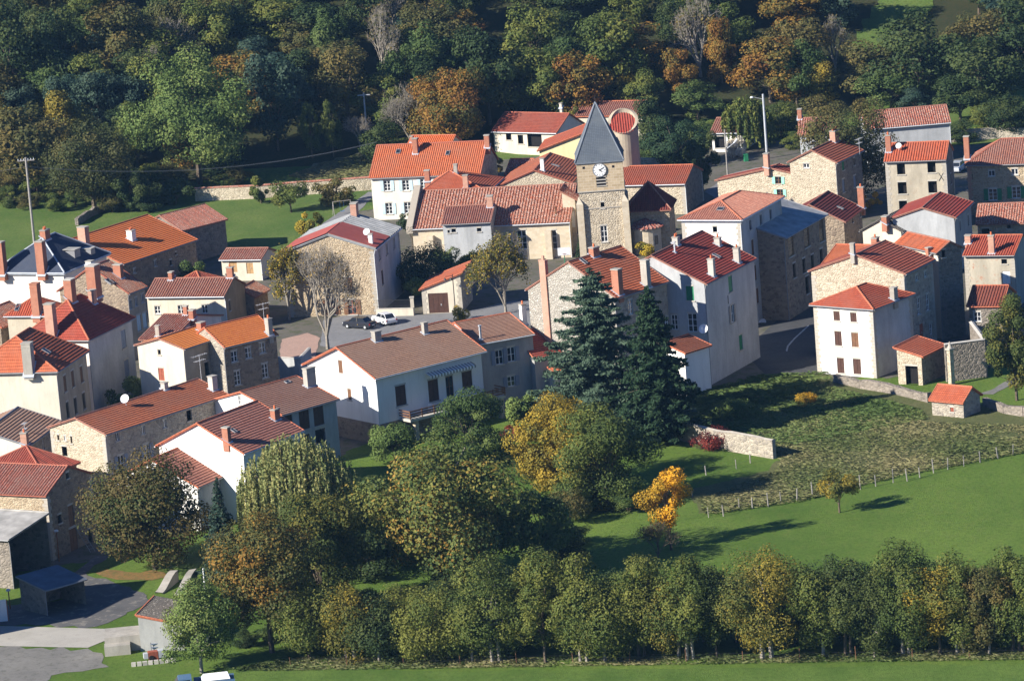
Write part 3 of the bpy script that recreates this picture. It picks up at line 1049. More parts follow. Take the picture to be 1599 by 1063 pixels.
        gb.tube(Vector((-wx - .04, -wy - .06, c['B'].z - .7)), Vector((-wx - .04, -wy - .06, 0.0)), .05, .05, 5)
        gb.build('downpipe', M[gutter], root)
    H = House()
    H.root, H.yaw, H.ctr, H.hx, H.hy, H.zg, H.planes, H.roof, H.wx, H.wy = root, yw, ctr, hx, hy, zg, planes, rf, wx, wy
    H.Rm = Rm; H.fdef = fdef; H.z0 = z0; H.z1 = z1
    for cdef in chim: chimney(H, *cdef)
    for s in sky: skylight(H, *s)
    for s in dish: roof_dish(H, *s)
    PLANS.append((name, label, [ctr + Rm @ Vector((sx * hx, sy * hy, 0)) for sx, sy in ((-1, -1), (1, -1), (1, 1), (-1, 1))]))
    return H
PLANS = []

def roof_hit(H, q):
    """where the line of sight of a photo pixel meets the roof, in the house's own frame"""
    inv = H.Rm.transposed()
    o = inv @ (CAM - H.ctr); d = inv @ ray(*q)
    best = None
    for P in H.planes:
        nn = (P[1] - P[0]).cross(P[2] - P[0]).normalized()
        if nn.z < 0: nn = -nn
        den = nn.dot(d)
        if abs(den) < 1e-6: continue
        t = (P[0] - o).dot(nn) / den
        p = o + d * t
        ins = -H.hx - .4 < p.x < H.hx + .4 and -H.hy - .4 < p.y < H.hy + .4
        # must be the lowest (the real) plane there
        zz = min(Pq[0].z - ((Pq[1] - Pq[0]).cross(Pq[2] - Pq[0])).x / ((Pq[1] - Pq[0]).cross(Pq[2] - Pq[0])).z * (p.x - Pq[0].x) - ((Pq[1] - Pq[0]).cross(Pq[2] - Pq[0])).y / ((Pq[1] - Pq[0]).cross(Pq[2] - Pq[0])).z * (p.y - Pq[0].y) for Pq in H.planes)
        if ins and abs(zz - p.z) < .02 and (best is None or t < best[0]):
            best = (t, p, nn, P)
    if best is None:
        P = H.planes[0]
        nn = (P[1] - P[0]).cross(P[2] - P[0]).normalized()
        if nn.z < 0: nn = -nn
        t = (P[0] - o).dot(nn) / nn.dot(d)
        p = o + d * t
        p.x = max(-H.hx, min(H.hx, p.x)); p.y = max(-H.hy, min(H.hy, p.y))
        DBG.append(('  miss', q))
        return p, nn, P
    return best[1], best[2], best[3]

def chimney(H, q, w, d, h, mat='brick', pots=1, cap='concrete', flash=True):
    """q: pixel of the foot of the chimney on the roof; w along the house's x, d along y, h above the foot"""
    p, nn, P = roof_hit(H, q)
    mb = MB()
    mb.box(-w / 2, w / 2, -d / 2, d / 2, -1.1, h)
    mb.box(-w / 2 - .06, w / 2 + .06, -d / 2 - .06, d / 2 + .06, h, h + .12, 1)
    mb.box(-w / 2 - .03, w / 2 + .03, -d / 2 - .03, d / 2 + .03, h - .45, h - .37, 0)
    ch = mb.build('chimney', [M[mat], M[cap]], H.root, (p.x, p.y, p.z))
    if pots:
        pb = MB()
        for i in range(pots):
            o = (i - (pots - 1) / 2) * .36
            x, y = (o, 0) if w >= d else (0, o)
            Mx = Matrix.Translation((x, y, h + .1))
            pb.lathe([(.13, 0), (.11, .35), (.09, .4), (.001, .42)], 8, Mx)
        pb.build('chimney_pot', M['pot'], ch)
    if flash:
        fb = MB()
        sl = Vector((-nn.x, -nn.y)) / nn.z
        def z(x, y): return x * sl.x + y * sl.y
        a, b = w / 2 + .14, d / 2 + .14
        fb.face([(-a, -b, z(-a, -b) + .10), (a, -b, z(a, -b) + .10), (a, b, z(a, b) + .10), (-a, b, z(-a, b) + .10)])
        for (x0, y0), (x1, y1) in (((-a, -b), (a, -b)), ((a, -b), (a, b)), ((a, b), (-a, b)), ((-a, b), (-a, -b))):
            fb.face([(x0, y0, z(x0, y0) - .03), (x1, y1, z(x1, y1) - .03), (x1, y1, z(x1, y1) + .10), (x0, y0, z(x0, y0) + .10)])
        fb.build('flashing', M['zinc'], ch)
    return ch

def skylight(H, q, w=.8, h=1.1):
    p, nn, P = roof_hit(H, q)
    U = (P[1] - P[0]).normalized(); V = nn.cross(U)
    if V.z < 0: V = -V
    X = U; Y = V; Z = nn
    R = Matrix((X, Y, Z)).transposed().to_4x4(); R.translation = p
    mb = MB(); t = .07
    for x0, x1, y0, y1 in ((-w / 2, w / 2, -h / 2, -h / 2 + t), (-w / 2, w / 2, h / 2 - t, h / 2), (-w / 2, -w / 2 + t, -h / 2, h / 2), (w / 2 - t, w / 2, -h / 2, h / 2)):
        mb.box(x0, x1, y0, y1, -.05, .15, 0, R)
    fr = mb.build('skylight', M['gutter'], H.root)
    gb = MB(); gb.box(-w / 2 + t, w / 2 - t, -h / 2 + t, h / 2 - t, .0, .11, 0, R)
    gb.build('pane', M['glass'], fr)

def dish_mesh(r):
    def f():
        mb = MB()
        R = Matrix.Rotation(math.radians(-62), 4, 'X') @ Matrix.Identity(4)
        R = Matrix.Rotation(math.radians(62), 4, 'X')
        R = Matrix.Translation((0, -.15, .5 + r * .3)) @ R
        prof = [(0.001, .0), (r * .35, r * .03), (r * .7, r * .12), (r, r * .25)]
        mb.lathe(prof, 16, R)
        mb.lathe([(x + .012 if x > .01 else x, z - .02) for x, z in prof], 16, R)
        mb.lathe([(r, r * .25), (r + .012, r * .25 - .02)], 16, R)
        return mb.mesh('satellite_dish', M['dish'])
    return cached(('dish', r), f)

def dish_arm(r):
    def f():
        mb = MB()
        mb.tube((0, 0, -.3), (0, 0, .5 + r * .3), .03, .03, 6)
        R = Matrix.Translation((0, -.15, .5 + r * .3)) @ Matrix.Rotation(math.radians(62), 4, 'X')
        a = R @ Vector((0, -r * .9, r * .25)); b = R @ Vector((0, -.1, r * 1.1))
        mb.tube(a, b, .015, .015, 5)
        mb.tube(b, b + Vector((0, .12, .03)), .04, .04, 6)
        return mb.mesh('dish_arm', M['metal'])
    return cached(('arm', r), f)

def roof_dish(H, q, r=.45, dz=0.0, world_yaw=-0.35):
    p, nn, P = roof_hit(H, q)
    o = link_mesh('satellite_dish', dish_mesh(r), H.root, (p.x, p.y, p.z + dz), (0, 0, world_yaw - H.yaw))
    link_mesh('dish_arm', dish_arm(r), o)
# ------------------------------------------------------------------ the village houses
# ---- upper left cluster
H1 = house('manor_house', 'pale manor with dark slate hipped roof and tall brick chimneys at the left edge', 'house',
      Q1(-90, 452), Q1(667, 437), Q1(1150, 236), 8.5, apex=Q1(455, 78), ridge='hipBC', hipin=4.6, wall='p_pink', roof='slate_dark', style='flat', verge='zinc', oh=.45, thick=.3,
      gutter='zinc', chim=[(Q1(28, 428), 1.0, 1.0, 3.9, 'brick', 0, 'concrete'), (Q1(442, 424), 1.0, 1.1, 3.9, 'brick', 0, 'concrete'), (Q1(470, 75), 1.3, .8, 1.0, 'brick', 2)])
H2 = house('farmhouse', 'long farmhouse with bright orange tiled roof behind the slate manor', 'house',
      None, T1(640, 441), T1(1027, 313), 5.2, apexC=T1(768, 184), wall='s_brown', roof='t_orange', style='row.42', verge='t_verge', ohv=.1,
      wins=[('R', T1(697, 475), .6, .6, 'ws'), ('R', T1(806, 436), .6, .8, 'ws'), ('R', T1(886, 432), .5, .7, 'v'), ('R', T1(912, 385), .3, .3, 'v')],
      chim=[(T1(683, 312), .9, .9, 1.2, 'p_white', 2, 'concrete_pale'), (T1(438, 340), .9, 1.3, 2.4, 'brick_pale', 0)])
H3 = house('barn', 'open fronted barn with old red tiles joining the orange farmhouse', 'barn',
      9.0, T1(945, 268), T1(1182, 208), 4.8, apex=T1(800, 190), wall='s_dark', roof='t_old', style='rib.34', verge='t_verge_old', gutter=None)
H4 = house('shed', 'low shed with old red tiles and tan doors beside the yellow leaved tree', 'shed',
      T4(-60, 352), T4(158, 349), 6.0, 3.0, apex=T4(160, 292), ridge='AB', wall='p_cream', roof='t_old', style='rib.34', gutter='gutter_pale', verge='t_verge_old',
      wins=[('L', T4(100, 395), 1.0, 1.5, 'doort'), ('L', T4(14, 385), 1.1, 1.6, 'doort')])
H4b = house('shed', 'small shed with weathered red roof behind the TV aerial', 'shed',
      4.5, T4(130, 548), T4(207, 505), 3.2, 1.2, ridge='BC', wall='s_brown', roof='t_old', style='rib.34', verge='t_verge_old', gutter=None)
H5 = house('village_house', 'long low house with dark plum tiles and two cast shadows on its front', 'house',
      T1(752, 612), T1(1163, 607), Q3(815, 280), 5.0, apex=T1(1205, 510), ridge='AB', wall='p_cream', walls={'BL': 'p_ochre', 'R': 'p_ochre'}, roof='t_plum', style='rib.34', verge='t_verge_old', gutter='gutter_pale', ohv=.1,
      wins=[('L', T1(817, 678), .8, 1.0, 'w'), ('L', T1(938, 676), .8, 1.1, 'w'), ('L', T1(1062, 673), .8, 1.1, 'w'), ('R', T1(1192, 655), .45, 1.3, 'v')],
      chim=[(T1(890, 514), .9, .5, .8, 'brick', 0), (T1(1196, 506), .6, .8, 1.2, 'brick', 1)])
H5b = house('village_house', 'red tiled house mostly hidden behind the plum tiled house', 'house',
      5.5, (318, 449), 5.5, 5.2, 1.5, yaw=60, ridge='pyr', wall='s_brown', roof='t_red', style='rib.34', gutter=None)
H6 = house('town_house', 'three storey house with red tiles and five small windows in its shaded side', 'house',
      11.0, Q1(1340, 656), Q1(1522, 562), 8.6, 3.3, yaw=60, wall='s_brown', walls={'R': 'p_tan'}, roof='t_old', style='rib.31', verge='t_verge_red', ohv=.15,
      wins=[('R', Q1(1277, 800), .6, 1.1, 'w1'), ('R', Q1(1345, 775), .6, 1.1, 'w1'), ('R', Q1(1412, 738), .6, 1.1, 'w1'), ('R', Q1(1478, 702), .6, 1.1, 'w1'), ('R', T1(722, 745), .9, 2.0, 'clp'), ('R', T1(755, 730), .9, 1.9, 'clp')],
      chim=[(Q1(1232, 470), .7, 1.1, 1.4, 'brick', 0), (Q1(740, 448), .8, .8, .7, 'p_white', 0)], sky=[(Q1(1135, 532),)])
H7 = house('town_house', 'tall house with bright hipped roof crossed by dark chimney shadows', 'house',
      (28, 534), Q2(820, 303), Q2(1253, 97), 9.0, apex=Q1(685, 725), ridge='hipBC', hipin=4.5, wall='p_pink', walls={'R': 'p_grey_and_shade'}, roof='t_bright', style='row.42', verge='t_verge', oh=.4,
      wins=[('R', Q2(1140, 290), 1.2, 2.2, 'clc'), ('R', Q2(1170, 565), 1.2, 2.2, 'clc')],
      chim=[(Q1(545, 1095), 1.0, 1.1, 3.9, 'brick_pale', 0, 'concrete'), (Q1(735, 712), 1.2, 1.0, 2.4, 'brick', 0, 'concrete_pale'), (Q1(985, 650), 1.5, 1.2, 3.4, 'brick', 0, 'concrete_pale'), (Q1(965, 740), .8, .7, 1.4, 'brick_pale', 0)])
H8 = house('corner_house', 'cream corner house with hipped red roof and one big grey chimney', 'house',
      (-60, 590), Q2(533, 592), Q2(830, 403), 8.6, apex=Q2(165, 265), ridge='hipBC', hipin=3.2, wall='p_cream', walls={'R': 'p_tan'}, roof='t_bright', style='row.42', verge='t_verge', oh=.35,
      wins=[('R', Q2(600, 700), .9, 1.9, 'clb'), ('R', Q2(672, 655), .9, 1.9, 'clb'), ('R', Q2(752, 615), .9, 1.9, 'clb'), ('R', Q2(625, 945), .9, 1.9, 'v'), ('R', Q2(698, 905), .9, 1.9, 'v'), ('R', Q2(775, 860), .9, 1.9, 'v')],
      chim=[(Q2(272, 572), 1.1, 1.1, 3.1, 'concrete', 0, 'concrete')], sky=[(Q2(425, 405),)])
H9 = house('small_house', 'narrow grey house with zinc edged hipped roof below the pale manor', 'house',
      Q1(35, 922), Q1(490, 885), 6.0, 7.5, 1.8, yaw=70, ridge='hipBC', hipin=2.6, wall='p_patchy', roof='t_bright', style='rib.31', verge='t_verge', gutter='zinc',
      chim=[(Q1(390, 855), 1.1, 1.0, 3.7, 'brick', 0, 'brick')], sky=[(Q1(185, 800), .6, 1.2)])
H10 = house('small_house', 'low red roofed house at the left edge below the manor', 'house',
      6.5, (3, 512), 7.0, 6.0, 1.8, yaw=62, ridge='BC', wall='s_brown', roof='t_old', style='rib.34', gutter=None)

# ---- cluster with the three orange roof parts
H12 = house('stone_house', 'stone house with vivid orange roof and chimney beside the TV aerial', 'house',
      7.6, Q3(668, 722), Q3(1040, 632), 7.4, 2.0, wall='s_grey', walls={'R': 's_brown'}, roof='t_orange', style='row.36', verge='t_verge', ohv=.1,
      wins=[('R', Q3(735, 782), .9, 1.3, 'w'), ('R', Q3(832, 757), .9, 1.3, 'w'), ('R', Q3(928, 722), .9, 1.3, 'w'), ('R', Q3(757, 930), .9, 1.7, 'w3'), ('R', Q3(948, 880), .9, 1.7, 'w3')],
      chim=[(Q3(978, 625), .6, .7, 1.8, 'concrete', 1)])
H11b = house('village_house', 'brown roofed house with corrugated dormer behind the beige gable', 'house',
      Q3(72, 645), Q3(300, 668), None, 7.8, apex=Q3(475, 492), yaw=66, ridge='AB', wall='p_white_old', roof='t_old', style='rib.31', verge='t_verge_old', gutter=None,
      chim=[(Q3(402, 492), .5, .5, 1.0, 'brick', 0), (Q3(498, 520), .8, .6, 1.0, 'brick', 0), (Q3(210, 640), .5, .5, 1.2, 'concrete', 0)])
H11 = house('village_house', 'beige gable house with orange roof and one dark red shutter', 'house',
      Q3(38, 718), Q3(390, 732), Q3(680, 646), 7.9, apex=Q3(205, 658), wall='p_cream', walls={'R': 'p_tan'}, roof='t_orange', style='row.36', verge='t_verge_old',
      wins=[('L', Q3(215, 752), .5, .6, 'v'), ('L', Q3(230, 905), .9, 1.5, 'clr'), ('R', Q3(548, 865), .9, 1.6, 'v')],
      chim=[(Q3(508, 600), .9, .7, .9, 'brick', 0)])

# ---- lower left
H13 = house('long_stone_house', 'long two storey house with red tiles and satellite dish on the ridge', 'house',
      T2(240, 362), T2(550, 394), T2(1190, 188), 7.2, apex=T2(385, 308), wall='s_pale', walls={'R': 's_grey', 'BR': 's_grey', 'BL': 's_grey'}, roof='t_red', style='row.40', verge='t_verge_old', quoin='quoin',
      wins=[('L', T2(302, 408), .3, .6, 'v'), ('L', T2(337, 412), .35, .5, 'ws'), ('L', T2(370, 420), .3, .8, 'v'), ('L', T2(335, 480), .8, 1.1, 'v'),
            ('R', T2(610, 405), .6, .9, 'w1'), ('R', T2(742, 370), .6, .9, 'w1'), ('R', T2(855, 337), .6, .9, 'w1'), ('R', T2(982, 293), .8, 1.2, 'v'), ('R', T2(1130, 255), .7, 1.2, 'w'),
            ('R', T2(630, 545), 1.0, 2.0, 'oc'), ('R', T2(760, 490), 1.0, 2.0, 'oc')],
      chim=[(T2(1107, 160), .8, .7, 1.5, 'concrete_pale', 0), (T2(855, 158), .6, .6, .7, 'concrete_pale', 0)], dish=[(T2(655, 245), .5, .2)])
H14 = house('village_house', 'dark brown tiled house in front of the cream corner house', 'house',
      None, T2(150, 452), T2(322, 322), 4.8, apexC=T2(95, 250), ridge='BC', wall='p_white_old', walls={'R': 's_grey'}, roof='t_brown', style='row.42', verge='gutter',
      wins=[('R', T2(225, 440), .6, 1.3, 'w')], chim=[(T2(130, 440), .8, .7, 1.2, 'brick_pale', 1)])
H15 = house('village_house', 'red hipped roof house squeezed behind the stone barn', 'house',
      10.0, T2(230, 610), T2(412, 520), 5.0, 2.2, yaw=56, ridge='hipBC', hipin=3.4, wall='s_brown', roof='t_red', style='rib.31', verge='t_verge_red', gutter=None)
H16 = house('stone_barn', 'big stone barn with ribbed red roof and tan door at the lower left', 'barn',
      T2(-230, 716), T2(237, 712), T2(492, 606), 7.0, apex=T2(345, 556), ridge='AB', wall='s_brown', walls={'L': 's_warm'}, roof='t_old', style='rib.34', verge='t_verge_red', quoin='quoin', gutter=None, ohv=.1,
      wins=[('R', T2(350, 605), .5, .6, 'arch'), ('R', T2(370, 815), 1.0, 2.3, 'clb'), ('R', T2(385, 955), 1.5, 2.4, 'clb'), ('R', T2(310, 830), .7, .9, 'v'), ('R', T2(470, 930), .8, 1.4, 'v')])
H17 = house('lean_to_shed', 'grey fibre cement roofed lean-to against the stone barn', 'shed',
      T3(-330, 226), T3(50, 236), T3(298, 134), 5.2, .9, ridge='shedAB', wall='s_dark', walls={'R': None}, roof='asbestos', style='flat', verge='asbestos', gutter='gutter', oh=.3)
H18 = house('open_shed', 'low open shed with dark bluish roof in the barn shadow', 'shed',
      5.0, T3(265, 532), T3(512, 462), 2.7, .7, ridge='shedBC', wall='s_dark', walls={'R': None, 'L': 's_dark'}, roof='sheet_blue', style='flat', verge='gutter', gutter='gutter', oh=.3, ridge_tiles=False)
H19 = house('white_gable_house', 'white gabled house with weathered roof and chimney above the lower roof', 'house',
      T2(802, 468), T2(1266, 493), T10(371, 688), 7.6, apex=T2(1018, 336), wall='p_white', walls={'R': 'p_white'}, roof='t_pink', style='row.38', verge='t_verge', ohv=.25, gutter='gutter_pale',
      chim=[(T2(1178, 425), .55, .75, 1.4, 'brick', 0), (T10(225, 620), .9, .6, 1.0, 'brick', 1)], sky=[(T2(1212, 375), .5, .8)])
H20 = house('white_gable_house', 'lower front house with weathered orange tiles behind the big round tree', 'house',
      T2(563, 660), T2(1030, 668), T2(1266, 590), 4.8, apex=T2(812, 520), wall='p_white', walls={'R': 'p_grey_and_shade'}, roof='t_pink', style='row.38', verge='t_verge', ohv=.25,
      wins=[('R', T2(1232, 645), .8, 1.1, 'clb')])
H21 = house('village_house', 'white house with brown tiles, broad grey chimney and small skylight', 'house',
      T10(-145, 530), T10(258, 602), T10(542, 512), 6.6, apex=T10(22, 488), wall='p_white', walls={'R': 'p_grey_and_shade'}, roof='t_brown', style='row.40', verge='t_verge', ohv=.25,
      wins=[('L', T10(45, 528), .5, 1.0, 'w'), ('R', T10(290, 620), 1.1, 1.8, 'cl'), ('R', T10(368, 618), 1.5, 2.2, 'cl'), ('R', T10(440, 598), 1.5, 2.2, 'cl'), ('R', T10(450, 705), 1.5, 1.6, 'v'), ('R', T10(385, 725), .8, 1.3, 'v')],
      chim=[(T10(398, 455), 1.3, .7, 2.0, 'concrete', 0)], sky=[(T10(285, 438), .7, .6)])
H22 = house('balcony_house', 'large white house with brown roof, wooden balcony and striped awning', 'house',
      T10(350, 368), T10(722, 421), T10(1283, 298), 7.8, apex=T10(523, 264), wall='p_white', roof='t_brown', style='row.34', verge='t_verge', ohv=.45, oh=.5, gutter='gutter_pale', base=-1,
      wins=[('L', T10(549, 360), .8, 1.5, 'clb'), ('L', T10(594, 498), .7, 1.3, 'clb'),
            ('R', T10(851, 503), 1.5, 2.3, 'cl'), ('R', T10(1014, 478), 1.5, 2.5, 'cl'), ('R', T10(1095, 458), 1.1, 2.4, 'wb'), ('R', T10(1182, 425), 1.5, 2.0, 'cl')],
      chim=[(T10(730, 228), .9, .7, 1.0, 'concrete', 0), (T10(972, 193), .6, .5, 1.2, 'concrete', 0)])
H23 = house('village_house', 'grey house with brown roof and blue-grey shutters joined to the balcony house', 'house',
      T10(1010, 165), T10(1240, 247), T10(1518, 190), 8.0, apex=T10(1090, 142), wall='p_grey_and_shade', walls={'R': 'p_grey'}, roof='t_brown', style='row.34', verge='t_verge', ohv=.1, gutter='gutter_pale',
      wins=[('R', T10(1342, 312), 1.0, 1.7, 'oc'), ('R', T10(1402, 298), 1.0, 1.7, 'oc'), ('R', T10(1402, 432), 1.0, 1.2, 'oc')],
      chim=[(T10(1250, 225), .2, .2, 1.6, 'metal', 0, 'metal')])
H24 = house('low_house', 'low red roofed house shaded behind the blue cedar', 'house',
      8.5, T7(165, 640), 12.0, 5.3, 2.5, yaw=30, wall='p_grey', roof='t_red', style='row.36', verge='t_verge', gutter=None,
      chim=[(T7(312, 520), .5, .6, 2.0, 'concrete_pale', 1), (T7(115, 470), .6, .6, 2.2, 'p_white', 1)])
H24b = house('lean_to', 'small sunlit red lean-to roof left of the blue cedar', 'shed',
      4.4, T7(258, 702), 5.0, 3.6, 1.2, yaw=30, ridge='shedBC', wall='p_cream', walls={'R': 'p_grey'}, roof='t_bright', style='rib.31', verge='t_verge', gutter=None)

# ---- centre
H25 = house('stone_gable_house', 'rubble stone gable house with brick flue stripe behind the blue cedar', 'house',
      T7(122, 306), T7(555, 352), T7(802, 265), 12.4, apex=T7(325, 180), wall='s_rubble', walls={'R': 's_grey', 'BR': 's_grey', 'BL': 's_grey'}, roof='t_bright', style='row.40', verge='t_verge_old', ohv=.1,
      wins=[('R', T7(622, 393), .8, 1.7, 'w3'), ('R', T7(828, 465), .8, 1.7, 'w3')],
      chim=[(T7(562, 325), .8, 1.0, 2.7, 'brick', 0), (T7(697, 290), .7, .9, 2.9, 'concrete', 0), (T7(450, 148), 1.1, .7, .9, 'brick', 1)], sky=[(T7(398, 178), .5, 1.1)])
H26 = house('tall_house', 'tall pale house with red tiles, mint shutters and three chimneys', 'house',
      None, T7(982, 285), T7(1220, 163), 12.0, apex=T7(717, 150), wall='p_grey_and_shade', walls={'L': 'p_grey_and_shade'}, roof='t_bright', style='row.40', verge='t_verge_old', ohv=.1,
      wins=[('L', T7(903, 328), 1.0, 1.7, 'clg'), ('L', T7(915, 467), 1.2, 2.2, 'w3'), ('R', T7(1095, 283), 1.1, 1.9, 'clg'), ('R', T7(1103, 425), .9, 2.1, 'ogr'), ('R', T7(1145, 560), 1.0, 1.8, 'clg'), ('L', T7(830, 465), .8, 1.8, 'w3')],
      chim=[(T7(1008, 243), .6, .7, 1.9, 'concrete_pale', 1), (T7(1128, 178), .6, .7, 1.6, 'concrete_pale', 1), (T7(1036, 98), .6, .7, .8, 'concrete_pale', 1), (T7(838, 95), .7, .7, .8, 'concrete_pale', 2), (T7(832, 135), .15, .15, 1.2, 'metal', 0, 'metal')],
      sky=[(T7(1028, 152), .6, 1.1)])
H27 = house('lean_to', 'white rendered lean-to with dark red roof at the foot of the tall pale house', 'shed',
      3.5, T7(882, 614), T7(1008, 574), 5.4, 1.0, ridge='shedBC', wall='p_white', roof='t_dark', style='row.4', gutter=None)
H28 = house('hotel', 'four storey white building with hipped red roof and rows of brown shutters', 'building',
      T6(722, 650), T6(1058, 643), T6(1282, 522), 13.8, apex=T6(938, 546), ridge='hipBC', hipin=4.3, wall='p_white', walls={'R': 'p_grey_and_shade'}, roof='t_pink', style='rib.3', verge='t_verge', gutter='gutter_pale', quoin='quoin', oh=.4,
      wins=[('L', T6(918, 692), .6, .7, 'v')] + [('R', T6(x, y), .75, 1.2, 'v') for x, y in ((1103, 668), (1157, 641), (1208, 614))]
           + [('R', T6(x, y), .85, 1.9, 'clb') for x, y in ((1115, 784), (1168, 757), (1219, 731), (1128, 917), (1182, 892), (1233, 862), (1140, 1035), (1192, 1010), (1243, 985))] + [('R', T7(1255, 440), 1.0, 2.4, 'door', 0.1), ('R', T7(1328, 405), .9, 2.4, 'door', 0.1)],
      sky=[(T6(948, 588), .9, .7)])
H28.root['category'] = 'building'
H29 = house('workshop', 'dark stone workshop with grey sheet roof and three big gridded windows', 'workshop',
      8.0, T8(92, 738), T8(312, 612), 10.4, 2.6, ridge='shedBC', wall='s_brown', roof='sheet_grey', style='flat', verge='gutter', gutter='gutter',
      wins=[('R', T8(120, 768), 1.9, 2.6, 'grid'), ('R', T8(201, 712), 1.9, 2.6, 'grid'), ('R', T8(278, 688), 1.7, 3.0, 'grid'), ('R', T8(138, 905), 1.0, 1.8, 'v'), ('R', T8(188, 880), 1.0, 1.8, 'v'), ('R', T8(232, 860), 1.0, 1.8, 'v'), ('R', T8(278, 830), 1.0, 1.8, 'v'), ('R', T8(205, 980), 1.2, 2.2, 'v')])
H30 = house('village_house', 'red tiled house with brick chimney beside the orange shrub', 'house',
      None, T8(405, 655), T8(502, 582), 6.4, apex=T8(212, 565), wall='s_brown', walls={'L': 's_brown'}, roof='t_dark', style='row.42', verge='t_verge_old', gutter=None,
      wins=[('R', T8(440, 640), .6, .8, 'v'), ('R', T8(480, 610), .6, .8, 'v')], chim=[(T8(487, 575), .6, .8, 2.6, 'brick', 1)], sky=[(T8(375, 582), .5, 1.0)])
H31 = house('stone_cottage', 'warm stone cottage with mint shutters and low red gable roof', 'house',
      None, Q5(1135, 712), Q5(1213, 682), 5.4, apex=Q5(650, 600), yaw=62, wall='s_pale', roof='t_red', style='row.42', verge='t_verge_old', gutter=None, ohv=.2,
      wins=[('L', Q5(720, 700), .9, 1.0, 'om'), ('L', Q5(735, 805), .9, 1.0, 'om')],
      chim=[(Q5(543, 632), .7, .7, 1.9, 'brick_pale', 0), (Q5(888, 655), .9, .9, 1.8, 'brick_pale', 0)])
H32 = house('stone_house', 'warm stone house with plain red roof and broad brick chimney', 'house',
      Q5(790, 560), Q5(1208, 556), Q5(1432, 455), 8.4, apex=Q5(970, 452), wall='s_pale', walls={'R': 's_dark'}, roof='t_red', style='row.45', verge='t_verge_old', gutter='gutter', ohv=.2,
      wins=[('L', Q5(952, 580), .9, .6, 'ws'), ('R', Q5(1258, 580), .8, 1.2, 'clg'), ('R', Q5(1350, 545), .5, 1.0, 'v'), ('R', Q5(1262, 745), .9, 1.8, 'clc'), ('R', Q5(1355, 710), .9, 1.6, 'clc')],
      chim=[(Q5(1190, 372), 1.6, .8, 1.4, 'brick_pale', 4)])
H33 = house('white_house', 'small white house with old red roof left of the big brown oak', 'house',
      6.0, Q5(882, 322), Q5(1160, 310), 5.4, apex=Q5(840, 190), wall='p_grey_and_shade', walls={'L': 'p_white'}, roof='t_church', style='rib.34', verge='t_verge_old', gutter=None,
      chim=[(Q5(868, 185), .6, .6, 1.3, 'brick', 0)])
H34 = house('long_barn', 'long pale barn with lichen spotted red roof at the wood edge', 'barn',
      Q6(-60, 350), Q6(830, 275), 8.0, 5.6, apex=Q6(785, 90), ridge='AB', wall='p_grey_and_shade', roof='t_church', style='rib.34', verge='t_verge_old', gutter='gutter_pale')
H35 = house('stone_tower_house', 'three storey stone house with empty windows and brick chimney with orange pot', 'house',
      Q6(135, 688), Q6(778, 662), Q6(860, 560), 9.6, apex=Q6(818, 468), ridge='AB', wall='p_patchy', walls={'R': 's_dark', 'BL': 's_dark'}, roof='t_bright', style='rib.34', verge='t_verge', quoin='quoin', gutter='gutter', ohv=.1,
      wins=[('L', Q6(312, 758), 1.1, 1.5, 'vs'), ('L', Q6(628, 738), 1.1, 1.5, 'vs'), ('L', Q6(325, 955), 1.2, 1.6, 'vs'), ('L', Q6(640, 945), 1.2, 1.6, 'vs'), ('L', T8(702, 570), 1.1, 1.4, 'vs'), ('R', Q6(830, 860), .6, 1.4, 'v')],
      chim=[(Q6(185, 570), .7, .7, 2.1, 'brick', 1)], dish=[(Q6(293, 570), .4, .1)])
H36 = house('stone_house', 'stone house with green shutters and dark ribbed roof at the right edge', 'house',
      Q6(965, 722), Q6(2050, 690), 9.5, 7.0, 2.7, ridge='hipAB', hipin=4.5, wall='s_warm', roof='t_plum', style='rib.31', verge='t_verge_red', quoin='brick_pale', gutter='gutter', 
      wins=[('L', Q6(1252, 803), .9, .8, 'ws'), ('L', Q6(1493, 787), .9, .8, 'ws'), ('L', Q6(1265, 1022), 1.2, 1.6, 'og'), ('L', Q6(1508, 1000), 1.2, 1.6, 'og')],
      chim=[(Q6(1000, 640), .7, .7, 2.9, 'brick', 0)])
H37 = house('village_house', 'grey walled house with red roof in front of the three storey stone house', 'house',
      None, T8(977, 632), T8(1068, 550), 7.4, apex=T8(800, 580), wall='p_grey_and_shade', walls={'R': 'p_grey'}, roof='t_bright', style='row.42', verge='t_verge_old', gutter='gutter',
      wins=[('R', T8(998, 672), .6, 1.2, 'v'), ('R', T8(1040, 645), .6, 1.4, 'v')])
H38 = house('village_house', 'pale house with grey brown corrugated roof and two brick chimneys', 'house',
      T8(475, 705), T8(700, 706), T8(905, 606), 5.8, apex=T8(590, 640), wall='p_cream', walls={'R': 'p_grey'}, roof='t_grey', style='rib.5', verge='t_grey', gutter='gutter',
      wins=[('R', T8(830, 680), .7, 1.2, 'v')], chim=[(T8(580, 672), 1.1, .7, .8, 'brick', 0), (T8(718, 680), .7, .7, 1.5, 'brick', 0)])
H39 = house('stone_house', 'pink patched stone house with long red roof and bright white door', 'house',
      T8(1010, 828), T8(1278, 826), T8(1372, 740), 6.8, apex=T8(1325, 720), ridge='AB', wall='p_worn', walls={'R': 'p_grey'}, roof='t_bright', style='rib.31', verge='t_verge', gutter='gutter', ohv=.1, quoin='quoin',
      wins=[('L', T8(1226, 858), .7, .6, 'v'), ('L', T8(1237, 942), 1.0, 1.6, 'doorw')],
      chim=[(T8(1163, 812), .7, .7, 2.1, 'brick_pale', 1), (T8(941, 762), .7, .7, .9, 'brick_pale', 0)])
